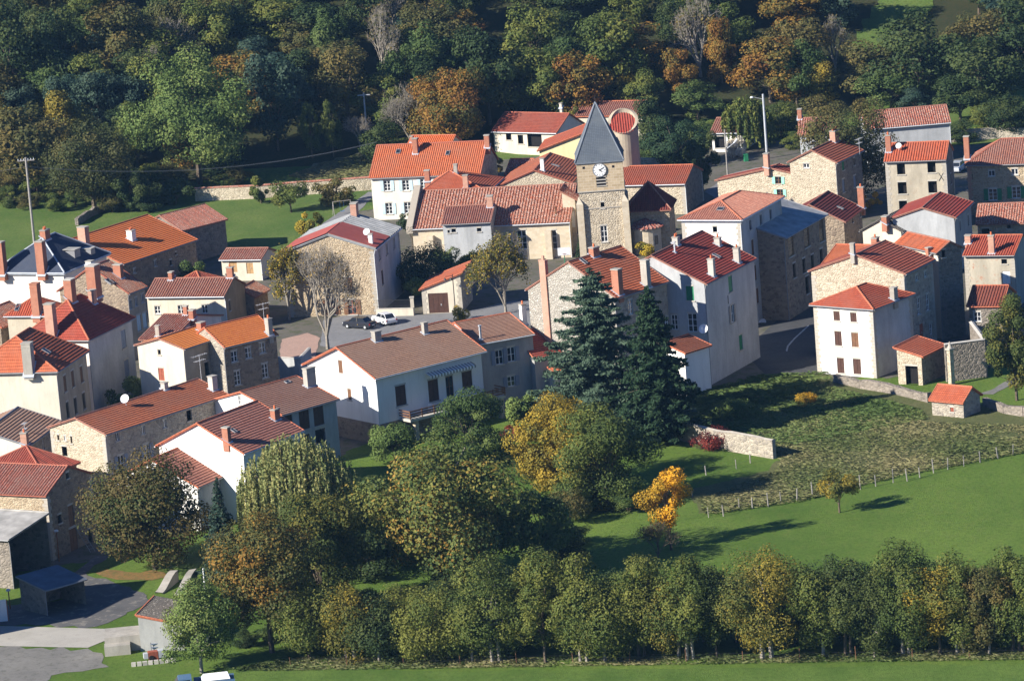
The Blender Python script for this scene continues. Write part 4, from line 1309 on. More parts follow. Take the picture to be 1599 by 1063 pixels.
H40 = house('stone_outbuilding', 'stone outbuilding with long lichen spotted roof at the right edge', 'outbuilding',
      T8(1078, 668), T8(1480, 655), 7.0, 3.6, apex=T8(1490, 548), ridge='AB', wall='s_warm', roof='t_church', style='rib.34', verge='t_verge_old', gutter=None,
      wins=[('L', T8(1250, 678), .5, .5, 'v'), ('L', T8(1130, 715), 1.0, 1.4, 'v')])
H41 = house('village_house', 'house with bright red roof wedged behind the pale stone gable', 'house',
      T9(270, 170), T9(470, 190), T9(640, 90), 10.2, apex=T9(595, 72), ridge='AB', wall='p_white_old', roof='t_bright', style='row.3', verge='t_verge', gutter=None,
      chim=[(T9(565, 70), .9, .7, .7, 'brick', 1)])
H43 = house('tall_stone_house', 'tall dark stone house with ribbed red roof right of the pale stone gable', 'house',
      9.0, T9(875, 118), T9(1022, 100), 10.6, apex=T9(922, 58), yaw=28, ridge='AB', wall='p_cream', walls={'R': 's_dark'}, roof='t_bright', style='rib.31', verge='t_verge_old', gutter='gutter',
      wins=[('R', T9(910, 100), .5, .9, 'v')], chim=[(T9(812, 130), .6, .6, .8, 'brick', 0)])
H42 = house('stone_house', 'pale stone gable house with plain red roof above the white hipped house', 'house',
      T9(208, 220), T9(716, 226), T9(876, 162), 10.4, apex=T9(455, 126), wall='s_pale', walls={'R': 's_grey'}, roof='t_red', style='row.45', verge='t_verge_old', ohv=.15, gutter='gutter', quoin='quoin',
      wins=[('R', T9(772, 245), .8, .7, 'ws'), ('R', T9(818, 226), .8, .7, 'ws'), ('R', T9(783, 392), .9, 2.0, 'w3'), ('R', T9(829, 372), .9, 2.0, 'w3'), ('R', T9(798, 530), 1.0, 2.2, 'doorr'), ('R', T9(846, 525), .9, 2.0, 'w3')],
      chim=[(T9(266, 205), .5, .5, 1.2, 'concrete', 0)])
H44 = house('white_house', 'white three storey house with hipped orange-red roof and brown shutters', 'house',
      T9(215, 385), T9(548, 410), T9(765, 328), 8.2, apex=T9(482, 290), ridge='hipBC', hipin=3.4, wall='p_white', walls={'R': 'p_grey_and_shade'}, roof='t_bright', style='row.36', verge='t_verge', quoin='quoin', oh=.35,
      wins=[('L', T9(357, 443), .9, 1.1, 'cl'), ('L', T9(444, 450), .9, 1.1, 'cl'), ('L', T9(365, 560), 1.0, 1.7, 'cl'), ('L', T9(452, 567), 1.0, 1.7, 'clb'), ('L', T9(378, 700), 1.0, 1.8, 'cl'), ('L', T9(463, 705), 1.1, 1.8, 'cl')],
      chim=[(T9(655, 355), .8, .6, 1.3, 'concrete', 0)])
H45 = house('stone_outhouse', 'small stone outhouse with red roof against the white hipped house', 'outbuilding',
      3.8, T9(806, 655), T9(937, 602), 3.4, .9, yaw=57, ridge='shedBC', wall='s_pale', walls={'R': 's_dark'}, roof='t_bright', style='row.36', verge='t_verge', gutter=None,
      wins=[('L', T9(748, 760), 1.6, 2.2, 'v')])
H47 = house('low_house', 'low dark red roofed house below the pink patched house', 'house',
      T9(1030, 395), T9(1218, 392), T9(1290, 320), 5.0, apex=T9(1283, 282), ridge='AB', wall='s_dark', roof='t_dark', style='rib.34', gutter=None,
      wins=[('L', T9(1087, 447), .9, 1.1, 'w')])
H48 = house('stone_hut', 'tiny stone hut with orange-red tiled roof at the field corner', 'hut',
      T9(832, 882), T9(1012, 895), T9(1118, 855), 1.8, apex=T9(1058, 812), ridge='AB', wall='s_grey', roof='t_bright', style='row.3', verge='t_verge', gutter=None,
      wins=[('L', T9(955, 928), .45, .5, 'clr')])

# ---- behind and beside the church
H51 = house('white_house', 'white house with two-tone red roof and pale blue shutters by the green lane', 'house',
      T5(52, 428), T5(632, 405), 12.0, 6.2, apex=T5(682, 232), ridge='AB', wall='p_white_old', walls={'R': 's_grey'}, roof='t_bright', style='rib.31', verge='t_verge_red', gutter='gutter',
      wins=[('L', T5(148, 466), 1.0, 1.5, 'ob'), ('L', T5(245, 464), 1.0, 1.5, 'ob'), ('L', T5(158, 584), 1.0, 1.6, 'ob'), ('L', T5(255, 580), 1.0, 1.6, 'ob'), ('L', T5(337, 455), .9, 1.4, 'ob')],
      chim=[(T5(297, 290), .9, .7, 1.9, 'brick', 0), (T5(668, 262), .6, .7, 1.6, 'brick', 0)], sky=[(T5(206, 290), .7, .9), (T5(463, 298), .6, .9)])
H51b = house('small_house', 'orange roofed annex behind the pale blue shuttered house', 'house',
      T5(250, 262), T5(480, 255), T5(540, 240), 6.6, apex=T5(465, 206), ridge='AB', wall='p_cream', roof='t_orange', style='rib.31', gutter=None, chim=[(T5(277, 238), .4, .4, .8, 'brick', 0)])
H52 = house('village_house', 'orange-red roofed house between the white house and church nave', 'house',
      T5(298, 487), T5(672, 500), T5(750, 418), 5.8, apex=T5(425, 392), ridge='hipAB', hipin=6.5, wall='p_tan', roof='t_bright', style='row.36', verge='t_verge', gutter='zinc',
      chim=[(T5(358, 438), .7, .7, 1.4, 'brick', 0), (T5(558, 478), .6, .7, 1.8, 'brick_pale', 0), (T5(505, 400), .5, .5, 1.2, 'concrete', 0)])
H53 = house('village_house', 'broad red roofed house with rubble gable beside the clock tower', 'house',
      T5(720, 468), T5(1110, 450), 14.0, 5.4, apex=T5(925, 385), wall='s_pale', roof='t_red', style='row.42', verge='t_verge_red', gutter=None, ohv=.2,
      chim=[(T5(955, 388), .5, .5, 1.7, 'p_white', 0)], sky=[(T5(1020, 362), .5, 1.2)])
H53b = house('small_house', 'small ribbed roof house between the round bushes and the broad gable', 'house',
      T5(755, 412), T5(880, 412), 5.0, 4.6, apex=T5(895, 328), ridge='AB', wall='p_tan', roof='t_church', style='rib.34', gutter=None, sky=[(T5(845, 375), .5, .5)])
H54 = house('yellow_house', 'yellow house with plain salmon roof left of the spire', 'house',
      Q4(578, 568), (913, 232), 9.5, 6.0, 2.3, ridge='shedBCr', wall='p_yellow', roof='t_bright', style='row.3', verge='t_verge', gutter='gutter_pale', ohv=.3)
H55 = house('long_house', 'long low house with plain red roof under the dark trees behind the village', 'house',
      Q4(160, 388), Q4(760, 402), 8.5, 3.6, 2.3, ridge='AB', wall='p_white_old', walls={'L': 'p_cream'}, roof='t_red', style='row.36', verge='t_verge_red', gutter='gutter_pale',
      wins=[('L', Q4(320, 430), 1.0, 1.2, 'v'), ('L', Q4(430, 460), 1.0, 1.4, 'v'), ('L', Q4(560, 470), 2.6, 2.0, 'v')], chim=[(Q4(805, 165), .4, .4, .6, 'p_cream', 0)])
H55b = house('long_house', 'low house with plum ribbed roof just behind the spire', 'house',
      Q4(860, 250), Q4(1560, 235), 8.0, 3.8, 1.6, ridge='AB', wall='p_cream', roof='t_plum', style='rib.34', gutter=None)
H56 = house('stone_barn', 'rubble stone barn with red roof between clock tower and dark evergreens', 'barn',
      T6(400, 470), T6(762, 456), T6(858, 385), 4.4, apex=T6(802, 356), ridge='AB', wall='s_pale', walls={'R': 's_dark'}, roof='t_red', style='rib.31', verge='t_verge', gutter='gutter_pale', ohv=.1, quoin='quoin',
      wins=[('L', T6(590, 478), .8, .4, 'v')])
H57 = house('bungalow', 'small white bungalow with plum roof at the wood edge', 'house',
      Q5(150, 310), Q5(412, 305), 8.0, 3.0, apex=Q5(408, 182), ridge='AB', wall='p_white', roof='t_plum', style='rib.34', verge='t_verge_old', gutter='gutter_pale',
      wins=[('L', Q5(232, 385), 1.6, 1.8, 'v')])
H58 = house('stone_house', 'big stone gable house with half red half grey roof and brown shutters', 'house',
      T4(268, 325), T4(752, 297), T4(888, 187), 8.6, apex=T4(505, 222), wall='s_warm', walls={'R': 'p_grey_and_shade'}, roof='sheet_grey', style='rib.9', verge='sheet_grey', quoin='quoin', ohv=.2, gutter='gutter_pale',
      wins=[('L', T4(515, 383), 1.5, 1.2, 'clb'), ('L', T4(610, 478), 1.2, 1.8, 'clb'), ('L', T4(505, 482), 1.2, 1.8, 'clb'), ('L', T4(632, 596), 1.1, 1.9, 'or'), ('L', T4(525, 596), 1.1, 1.9, 'or'),
            ('R', T4(773, 325), 1.0, 1.4, 'clw'), ('R', T4(811, 296), 1.0, 1.4, 'clw'), ('R', T4(849, 265), 1.0, 1.4, 'clw'), ('R', T4(789, 442), 1.0, 1.9, 'cl')],
      chim=[(T4(645, 125), 1.2, .8, 1.7, 'brick_pale', 0), (T4(730, 275), .5, .5, 1.4, 'p_white', 0)], dish=[(T4(712, 250), .45, .5)], sky=[(T4(725, 148), .5, .9)])
# the red sheeting over the near half of its roof
def red_sheet(H):
    mb = MB()
    for P in H.planes:
        eave0, eave1, top1, top0 = P
        # near half is the side with local x = -hx
        def at2(a, b, f): return a + (b - a) * f
        pts = []
        if eave0.x < eave1.x: q = [eave0, at2(eave0, eave1, .52), at2(top0, top1, .52), top0]
        else: q = [at2(eave1, eave0, .52), eave1, top1, at2(top1, top0, .52)]
        n = (q[1] - q[0]).cross(q[2] - q[0]).normalized()
        if n.z < 0: n = -n
        q = [p + n * .29 for p in q]
        mb.face(q)
        for i in range(4):
            a, b = q[i], q[(i + 1) % 4]
            mb.face([a, b, b - n * .05, a - n * .05])
    mb.build('red_sheeting', M['sheet_red'], H.roof)
red_sheet(H58)
H50 = house('stone_annex', 'grey annex with brown ribbed roof in front of the church nave', 'outbuilding',
      T5(430, 663), T5(684, 655), T5(738, 585), 6.0, apex=T5(708, 562), ridge='AB', wall='p_grey_and_shade', walls={'R': 'p_grey'}, roof='t_plum', style='rib.31', verge='t_verge_old', gutter='gutter', ohv=.1,
      wins=[('L', T5(493, 698), .6, .5, 'v'), ('L', T5(625, 694), .6, .5, 'v'), ('L', T5(467, 703), .3, .4, 'v')],
      chim=[(T5(684, 572), .9, .8, 1.4, 'brick_pale', 0)])

HX_SHADE = house('stone_barn', 'stone barn standing just outside the left edge of the photo beside the yard', 'barn',  # unseen barn added off frame so its shadow falls on the yard and shed
      9.0, (-95, 885), 9.0, 8.0, 3.0, yaw=62, ridge='BC', wall='s_brown', roof='t_old', style='rib.34', gutter=None)
# ------------------------------------------------------------------ garage, church, towers
H59 = house('garage', 'cream garage with sloping red roof and dark wooden door', 'garage',
      T4(975, 505), T4(1208, 498), 8.0, 3.2, 2.0, yaw=80, ridge='shedBCr', wall='p_cream', walls={'R': 's_grey'}, roof='t_bright', style='row.36', verge='t_verge', gutter=None, quoin='quoin', ohv=.25,
      wins=[('L', T4(1080, 586), 2.6, 2.6, 'door', .05)])
CH = house('church', 'stone church with square clock tower under a slate spire and a long red tiled nave', 'church',
      T5(268, 692), T5(1096, 655), 15.0, 4.9, apex=T5(1095, 458), ridge='AB', wall='ashlar_pale', roof='t_church', style='rib.40', verge='t_verge_old', ohv=.2, gutter='gutter_pale',
      wins=[('L', T5(1005, 745), 1.3, 2.6, 'w3'), ('L', T5(848, 745), 1.3, 2.6, 'w3')])
def child_merge(main, sub):
    a = Matrix.Translation(main.location) @ Matrix.Rotation(main.rotation_euler[2], 4, 'Z')
    b = Matrix.Translation(sub.location) @ Matrix.Rotation(sub.rotation_euler[2], 4, 'Z')
    rel = a.inverted() @ b
    for ch in list(sub.children):
        basis = Matrix.LocRotScale(ch.location, ch.rotation_euler, ch.scale)
        ch.parent = main
        ch.matrix_basis = rel @ basis
    bpy.data.objects.remove(sub)
# raised gable coping at the west end of the nave
mb = MB()
hx, hy = CH.hx, CH.hy
for sgn in (-1, 1):
    a = Vector((sgn * hx * 1.02, hy + .1, CH.z0 - .2)); b = Vector((0, hy + .1, CH.z1 + .25))
    n = Vector((0, .45, 0)); t = Vector((0, 0, .6))
    q = [a - n, b - n, b + n, a + n]
    mb.face([p + t for p in q]); mb.face([p - t * .6 for p in q][::-1])
    for i in range(4):
        p0, p1 = q[i], q[(i + 1) % 4]
        mb.face([p0 - t * .6, p1 - t * .6, p1 + t, p0 + t], [(0, 0), ((p1 - p0).length, 0), ((p1 - p0).length, 1), (0, 1)])
mb.build('gable_coping', M['s_grey'], CH.root)
for x in (.12, .33, .62, .86):
    mb = MB()
    yy = hy - 2 * hy * x
    mb.box(-hx - .45, -hx + .35, yy - .45, yy + .45, 0, CH.z0 - 1.0)
    mb.build('buttress', M['ashlar_pale'], CH.root)
TW = house('tower', 'x tower of the church y', 'tower',
      T6(190, 350), T6(446, 331), 6.9, 13.3, apex=T6(303, 32), ridge='pyr', wall='s_pale', roof='slate', style='flat', verge='ridge_slate', oh=.25, gutter=None, thick=.18,
      wins=[('L', T6(335, 567), .5, .8, 'v'), ('L', T6(344, 715), .9, 2.2, 'w3')])
tw, th_ = TW.wx, TW.wy
z1 = TW.z0
# belfry stage
faces = {'L': (Vector((-tw - .06, th_ + .06, 0)), Vector((0, -1, 0)), 2 * th_ + .12, Vector((-1, 0, 0)), [(th_ - .55, th_ + .75, z1 - 3.5, z1 - 1.7)]),
         'R': (Vector((-tw - .06, -th_ - .06, 0)), Vector((1, 0, 0)), 2 * tw + .12, Vector((0, -1, 0)), [(tw - .6, tw + .7, z1 - 3.5, z1 - .9)]),
         'BR': (Vector((tw + .06, th_ + .06, 0)), Vector((-1, 0, 0)), 2 * tw + .12, Vector((0, 1, 0)), []),
         'BL': (Vector((tw + .06, -th_ - .06, 0)), Vector((0, 1, 0)), 2 * th_ + .12, Vector((1, 0, 0)), [])}
mb = MB(); vb = MB()
for k, (O, U, LL, N, hl) in faces.items():
    wall_face(mb, O, U, LL, [(0, z1 - .2), (LL, z1 - .2)], hl, N, 0, .05, z1 - 4.0)
    for (a, b, c, d) in hl:
        P = [O + U * a + UPZ * c, O + U * b + UPZ * c, O + U * b + UPZ * d, O + U * a + UPZ * d]
        vb = MB(); vb.face([p - N * .05 for p in P]); bo_ = vb.build('belfry_opening', M['void'], TW.root)
        if k == 'L': bo = bo_
mb.build('belfry_wall', M['ashlar'], TW.root)
lb = MB()
for i in range(4):
    z = z1 - 3.4 + i * .42
    lb.box(-tw - .14, -tw - .03, -.75, .6, z, z + .12)
lb.build('louvre', M['grey_sill'], bo)
mb = MB()
for z, e in ((z1 - 4.08, .16), (z1 - 6.4, .08)):
    mb.box(-tw - e, tw + e, -th_ - e, th_ + e, z, z + .16)
mb.build('string_course', M['quoin'], TW.root)
for sx, sy in ((-1, 1), (-1, -1), (1, -1)):
    mb = MB()
    x, y = sx * tw, sy * th_
    zt = z1 - 5.6
    mb.box(x - .45, x + .45, y - .45, y + .45, -.5, zt)
    mb.face([(x - .45, y - .45, zt), (x + .45, y - .45, zt + .01), (x + .1, y + .1, zt + 1.0)]); mb.face([(x - .45, y + .45, zt), (x - .45, y - .45, zt), (x + .1, y + .1, zt + 1.0)])
    mb.build('buttress', M['ashlar_pale'], TW.root)
for q in (T6(237, 373), T6(390, 366)):
    d = ray(*q); N = TW.Rm @ Vector((-1, 0, 0)); Ow = TW.Rm @ Vector((-tw - .07, 0, 0)) + TW.ctr
    p = CAM + d * ((Ow - CAM).dot(N) / d.dot(N)); l = TW.Rm.transposed() @ (p - TW.ctr)
    mb = MB(); mb.box(l.x - .01, l.x + .1, l.y - .16, l.y + .16, l.z - .16, l.z + .16); mb.build('putlog_hole', M['void'], TW.root)
# clock
d = ray(*T6(319, 384)); N = TW.Rm @ Vector((-1, 0, 0)); Ow = TW.Rm @ Vector((-tw - .15, 0, 0)) + TW.ctr
p = CAM + d * ((Ow - CAM).dot(N) / d.dot(N)); cl = TW.Rm.transposed() @ (p - TW.ctr)
R = Matrix.Translation(cl) @ Matrix.Rotation(math.radians(-90), 4, 'Y') @ Matrix.Rotation(math.radians(90), 4, 'Z')
# local plane: x to the right as seen from outside, y up
R = Matrix(((0, 0, -1, cl.x), (-1, 0, 0, cl.y), (0, 1, 0, cl.z), (0, 0, 0, 1)))
cb = MB(); cb.lathe([(.001, .04), (.84, .04), (.84, -.05)], 32, R); ck = cb.build('clock_face', M['white'], TW.root)
cb = MB(); cb.lathe([(.84, -.04), (.93, -.04), (.93, .07), (.84, .07), (.84, .04)], 32, R); cb.build('clock_rim', M['gutter'], ck)
cb = MB()
for i in range(12):
    a = math.radians(30 * i)
    Rr = R @ Matrix.Rotation(-a, 4, 'Z')
    cb.box(-.035, .035, .62, .78, .043, .055, 0, Rr)
cb.build('hour_marks', M['iron'], ck)
for nm, ang, ln, wd in (('hour_hand', 127, .42, .06), ('minute_hand', 62, .66, .04)):
    cb = MB(); cb.box(-wd, wd, -.1, ln, .058, .072 if nm == 'hour_hand' else .085, 0, R @ Matrix.Rotation(-math.radians(ang), 4, 'Z')); cb.build(nm, M['iron'], ck)
# finial and little roof light
cb = MB(); cb.tube((0, 0, TW.z1), (0, 0, TW.z1 + .9), .04, .03, 6); cb.tube((-.25, 0, TW.z1 + .6), (.25, 0, TW.z1 + .6), .03, .03, 6); cb.build('finial', M['iron'], TW.root)
skylight(TW, T6(412, 198), .5, .8)
CHO = house('choir', 'x choir y z', 'choir', T6(440, 603), T6(692, 590), 7.0, 5.6, 3.4, ridge='pyr', wall='s_warm', roof='t_dark', style='rib.34', verge='t_verge_old', gutter=None)
# stair turret and door beside the tower
STU = house('stair', 'x stair y z', 'choir', 2.4, T6(203, 540), 6.0, 7.4, 1.4, yaw=80, ridge='shedBC', wall='ashlar_pale', roof='t_church', style='rib.34', gutter=None, verge='t_verge_old', wins=[('L', T6(196, 640), 1.0, 2.2, 'doorw')])
rt = TW.root
child_merge(CH.root, CHO.root); child_merge(CH.root, STU.root); child_merge(CH.root, TW.root)
# apsidiole with a conical tile roof
pc = at(*T6(560, 690), 3.6)
A = Matrix.Translation(CH.root.location) @ Matrix.Rotation(CH.root.rotation_euler[2], 4, 'Z')
pl = A.inverted() @ Vector((pc.x, pc.y + 2.2, 0))
mb = MB(); Mx = Matrix.Translation(pl)
mb.lathe([(2.1, -.5), (2.1, 3.6)], 20, Mx); mb.build('apse_wall', M['ashlar_pale'], CH.root)
mb = MB(); n = 26
for i in range(n):
    t0 = 2 * math.pi * i / n; t1 = 2 * math.pi * (i + .55) / n; t2 = 2 * math.pi * (i + 1) / n
    def cp(r, t, z): return Mx @ Vector((r * math.cos(t), r * math.sin(t), z))
    tm = (t0 + t1) / 2
    mb.face([cp(2.5, t0, 3.55), cp(2.5, tm, 3.68), cp(.1, tm, 4.7), cp(.1, t0, 4.65)], [(i * .5, 0), (i * .5 + .2, 0), (i * .5 + .2, 2.5), (i * .5, 2.5)])
    mb.face([cp(2.5, tm, 3.68), cp(2.5, t1, 3.55), cp(.1, t1, 4.65), cp(.1, tm, 4.7)], [(i * .5, 0), (i * .5 + .2, 0), (i * .5 + .2, 2.5), (i * .5, 2.5)])
    mb.face([cp(2.5, t1, 3.55), cp(2.5, t2, 3.55), cp(.1, t2, 4.65), cp(.1, t1, 4.65)], [(i * .5, 0), (i * .5 + .2, 0), (i * .5 + .2, 2.5), (i * .5, 2.5)])
mb.build('apse_roof', M['t_church'], CH.root)
mb = MB(); mb.lathe([(2.1, 3.3), (2.35, 3.4), (2.35, 3.56), (2.1, 3.56)], 20, Mx); mb.build('cornice', M['quoin'], CH.root)
mb = MB()
for dx in (-.22,):
    q = Mx @ Vector((-1.2, -1.74, 2.0)); mb.box(q.x - .3, q.x + .3, q.y - .05, q.y + .3, 1.3, 2.5)
mb.build('window', M['void'], CH.root)
# outside stairs at the tower foot
mb = MB()
a = A.inverted() @ at(*T5(1000, 830), 0); b = A.inverted() @ at(*T5(1150, 700), 3.0)
for i in range(12):
    f = i / 12.0; p = a.lerp(b, f)
    mb.box(p.x - .7, p.x + .7, p.y - .35, p.y + .35, -.1, .25 + 2.7 * f)
mb.build('stair', M['quoin'], CH.root)

# ------------------------------------------------------------------ round tower behind the church
c0 = at(*Q4(1372, 900), 0); c0 = at_ground(972, 268); c0.z = 0
# distance fixed behind the nave
d_ = ray(970, 180); t_ = (612 - 0) / d_.y; pt = CAM + d_ * t_
RTt = empty('round_tower', (pt.x + .2, 612, 0), 0, 'beige round tower with a slanting cut top and inset red roof', 'tower')
h0 = pt.z - .6; r = 2.05
mb = MB(); n = 32
def cut(t, r):
    x, y = r * math.cos(t), r * math.sin(t)
    return h0 - .45 + .6 * y + .06 + .42 * smooth(.5 + .5 * math.cos(t - math.radians(50))) * (1.0 if math.cos(t - math.radians(50)) > -.2 else 1)
for i in range(n):
    t0 = 2 * math.pi * i / n; t1 = 2 * math.pi * (i + 1) / n
    for rr in (r, r - .3):
        P = [(rr * math.cos(t0), rr * math.sin(t0), -1), (rr * math.cos(t1), rr * math.sin(t1), -1), (rr * math.cos(t1), rr * math.sin(t1), cut(t1, r)), (rr * math.cos(t0), rr * math.sin(t0), cut(t0, r))]
        mb.face(P if rr == r else P[::-1], None, 0, True)
    a = [(rr * math.cos(t), rr * math.sin(t), cut(t, r) + .002) for rr, t in ((r + .12, t0), (r + .12, t1), (r - .32, t1), (r - .32, t0))]
    mb.face(a); mb.face([(x, y, z - .15) for x, y, z in a][::-1]); mb.face([(a[0][0], a[0][1], a[0][2] - .15), (a[1][0], a[1][1], a[1][2] - .15), a[1], a[0]])
mb.build('wall', M['p_tan'], RTt)
mb = MB()
rr = r - .3
P = []
for i in range(20):
    t = 2 * math.pi * i / 20
    q_ = rr if math.sin(t) > -.15 else r + .18
    P.append(Vector((q_ * math.cos(t), q_ * math.sin(t), h0 - .38 + .6 * q_ * math.sin(t))))
k = min(range(20), key=lambda i: P[i].y)
U = Vector((1, 0, 0)); V = Vector((0, 1, .6)).normalized(); N = U.cross(V)
o = Vector((0, 0, h0 - .38))
Q = [((p - o).dot(U), (p - o).dot(V)) for p in P]
u = -2.0
while u < 2:
    for a, b, ha, hb in ((0, .1, 0, .1), (.1, .2, .1, 0), (.2, .36, 0, 0)):
        Rr = clip_poly(clip_poly(Q, 0, u + a, False), 0, u + b, True)
        if len(Rr) > 2: mb.face([o + U * q[0] + V * q[1] + N * (ha + (hb - ha) * (q[0] - u - a) / (b - a)) for q in Rr], Rr)
    u += .36
mb.build('roof', M['t_bright'], RTt)

# ------------------------------------------------------------------ balcony, awning and garden chairs of the balcony house
def local_of(H, p): return H.Rm.transposed() @ (Vector(p) - H.ctr)
def on_face_R(H, q, out=0.0):
    N = H.Rm @ Vector((0, -1, 0)); Ow = H.Rm @ Vector((0, -H.wy - out, 0)) + H.ctr
    d = ray(*q); return local_of(H, CAM + d * ((Ow - CAM).dot(N) / d.dot(N)))
H = H22
f0 = on_face_R(H, T10(905, 612), 1.9); f1 = on_face_R(H, T10(1365, 500), 1.9)
x0, x1, zb = f0.x - .3, f1.x + .2, (f0.z + f1.z) / 2 - .15
y0, y1 = -H.wy - 2.0, -H.wy - .003
mb = MB(); mb.box(x0, x1, y0, y1, zb - .3, zb); bal = mb.build('balcony', M['concrete_pale'], H.root)
mb = MB()
n = int((x1 - x0) / 1.6)
for i in range(n + 1):
    x = x0 + .06 + (x1 - x0 - .12) * i / n
    mb.box(x - .05, x + .05, y0 + .02, y0 + .12, zb, zb + 1.0)
for k in range(3):
    z = zb + .22 + k * .3
    mb.box(x0, x1, y0 - .03, y0 + .018, z, z + .15)
    mb.box(x0 - .03, x0 + .018, y0, y1 - .02, z, z + .15)
    mb.box(x1 - .018, x1 + .03, y0, y1 - .02, z, z + .15)
mb.build('railing', M['wood_brown'], bal)
for xx in (x0 + 1.0, (x0 + x1) / 2, x1 - .5):
    mb = MB(); mb.box(xx - .25, xx + .25, y0 + .15, y0 + .6, -.5, zb - .302); mb.build('pillar', M['s_pale'], bal)
g = on_face_R(H, T10(985, 402), .5); g2 = on_face_R(H, T10(1215, 355), .5)
mb = MB(); za = (g.z + g2.z) / 2 + .15; xa, xb = min(g.x, g2.x), max(g.x, g2.x)
n = int((xb - xa) / .22)
for i in range(n):
    a = xa + (xb - xa) * i / n; b = xa + (xb - xa) * (i + 1) / n
    P = [(a, -H.wy - .9, za - .12), (b, -H.wy - .9, za - .12), (b, -H.wy - .06, za + .16), (a, -H.wy - .06, za + .16)]
    mb.face(P, None, i % 2)
    mb.face([(a, -H.wy - .9, za - .42), (b, -H.wy - .9, za - .42), (b, -H.wy - .9, za - .12), (a, -H.wy - .9, za - .12)], None, i % 2)
mb.build('awning', [M['white'], M['gutter']], H.root)
# stone plinth of the house (proud of the white wall)
mb = MB()
e = .03
for O, U, LL, N in (H.fdef['L'], H.fdef['R']):
    wall_face(mb, O + N * e, U, LL, [(0, 2.4), (LL, 2.4)], [], N, 0, .1, -1)
mb.build('stone_base', M['s_brown'], H.root)
for nm, ln, xs, lab in (('garden_chair', .55, .28, 'white plastic garden chair at the left end of the balcony'), ('garden_table', 1.8, .72, 'long white table on the right half of the balcony')):
    x = x0 + (x1 - x0) * xs; p = H.Rm @ Vector((x, -H.wy - 1.0, zb)) + H.ctr
    e_ = empty(nm, p, H.yaw, lab, nm.split('_')[1])
    if nm == 'garden_table':
        mb = MB(); mb.box(-.9, .9, -.35, .35, .70, .75); mb.build('table_top', M['white'], e_)
        for sx in (-.8, .8):
            for sy in (-.28, .28):
                mb = MB(); mb.box(sx - .03, sx + .03, sy - .03, sy + .03, 0, .698); mb.build('leg', M['white'], e_)
    else:
        mb = MB(); mb.box(-.27, .27, -.25, .25, .42, .46); mb.build('seat', M['white'], e_)
        mb = MB(); mb.box(-.27, .27, .22, .27, .462, .95); mb.build('backrest', M['white'], e_)
        for sx in (-.24, .24):
            for sy in (-.22, .22):
                mb = MB(); mb.box(sx - .025, sx + .025, sy - .025, sy + .025, 0, .418); mb.build('leg', M['white'], e_)
# dormers of the slate manor
for q, s in ((Q1(800, 270), 1.0), (Q1(960, 240), .75)):
    p, nn, P = roof_hit(H1, q)
    mb = MB()
    a = .75 * s; hgt = 1.0 * s; dp = 1.7 * s
    # front towards -y
    mb.face([(p.x - a, p.y - .1, p.z - .1), (p.x + a, p.y - .1, p.z - .1), (p.x + a, p.y - .1, p.z + hgt), (p.x - a, p.y - .1, p.z + hgt)], None, 1)
    for sg in (-1, 1):
        mb.face([(p.x + sg * a, p.y - .1, p.z - .1), (p.x + sg * a, p.y + dp, p.z + hgt * .8), (p.x + sg * a, p.y - .1, p.z + hgt)], None, 1)
    mb.box(p.x - a - .12, p.x + a + .12, p.y - .25, p.y + dp + .3, p.z + hgt, p.z + hgt + .08)
    mb.build('dormer', [M['asbestos'], M['gutter']], H1.root)
# wall mounted dishes
def wall_dish(H, face, q, r):
    O, U, LL, N = H.fdef[face]
    Ow = H.Rm @ O + H.ctr; Nw = H.Rm @ N; d = ray(*q)
    l = local_of(H, CAM + d * ((Ow - CAM).dot(Nw) / d.dot(Nw))) + N * .45
    o = link_mesh('satellite_dish', dish_mesh(r), H.root, (l.x, l.y, l.z - .6), (0, 0, -.35 - H.yaw))
    link_mesh('dish_arm', dish_arm(r), o)
wall_dish(H26, 'L', T7(977, 494), .55)
wall_dish(H28, 'R', T7(1234, 465), .45)
# iron wall anchors
def anchor(H, face, q, s, kind='X'):
    O, U, LL, N = H.fdef[face]
    Ow = H.Rm @ O + H.ctr; Nw = H.Rm @ N; d = ray(*q)
    l = local_of(H, CAM + d * ((Ow - CAM).dot(Nw) / d.dot(Nw))) + N * .04
    mb = MB()
    for sg in ((-1, 1) if kind == 'X' else (0,)):
        a = l - U * s * .6 * sg - UPZ * s; b = l + U * s * .6 * sg + UPZ * s
        mb.tube(a, b, .035, .035, 5)
    mb.build('wall_anchor', M['iron'], H.root)
anchor(H35, 'L', Q6(728, 838), .55); anchor(H33, 'R', Q5(925, 372), .6); anchor(H36, 'L', Q6(1055, 838), .4, 'I'); anchor(H26, 'R', T7(1083, 358), .5, 'I')
# TV aerials
def aerial(H, q, h=2.2, rod=.9):
    p, nn, P = roof_hit(H, q)
    mb = MB()
    mb.tube((p.x, p.y, p.z - .2), (p.x, p.y, p.z + h), .03, .025, 5)
    for z, l in ((h - .1, rod), (h - .7, rod * .7)):
        a = Vector((p.x - l, p.y, p.z + z)); b = Vector((p.x + l, p.y, p.z + z)); mb.tube(a, b, .018, .018, 4)
        for i in range(7):
            c_ = a.lerp(b, i / 6); mb.tube(c_ + Vector((0, -.25, 0)), c_ + Vector((0, .25, 0)), .012, .012, 4)
    mb.build('tv_aerial', M['metal'], H.root)
aerial(H12, Q3(945, 560), 2.6); aerial(H13, T2(1085, 100), 3.0, 1.1); aerial(H32, Q5(1395, 480), 2.2, 1.0); aerial(H14, T2(130, 385), 1.2, .5); aerial(H38, T8(790, 640), 1.2, .5)

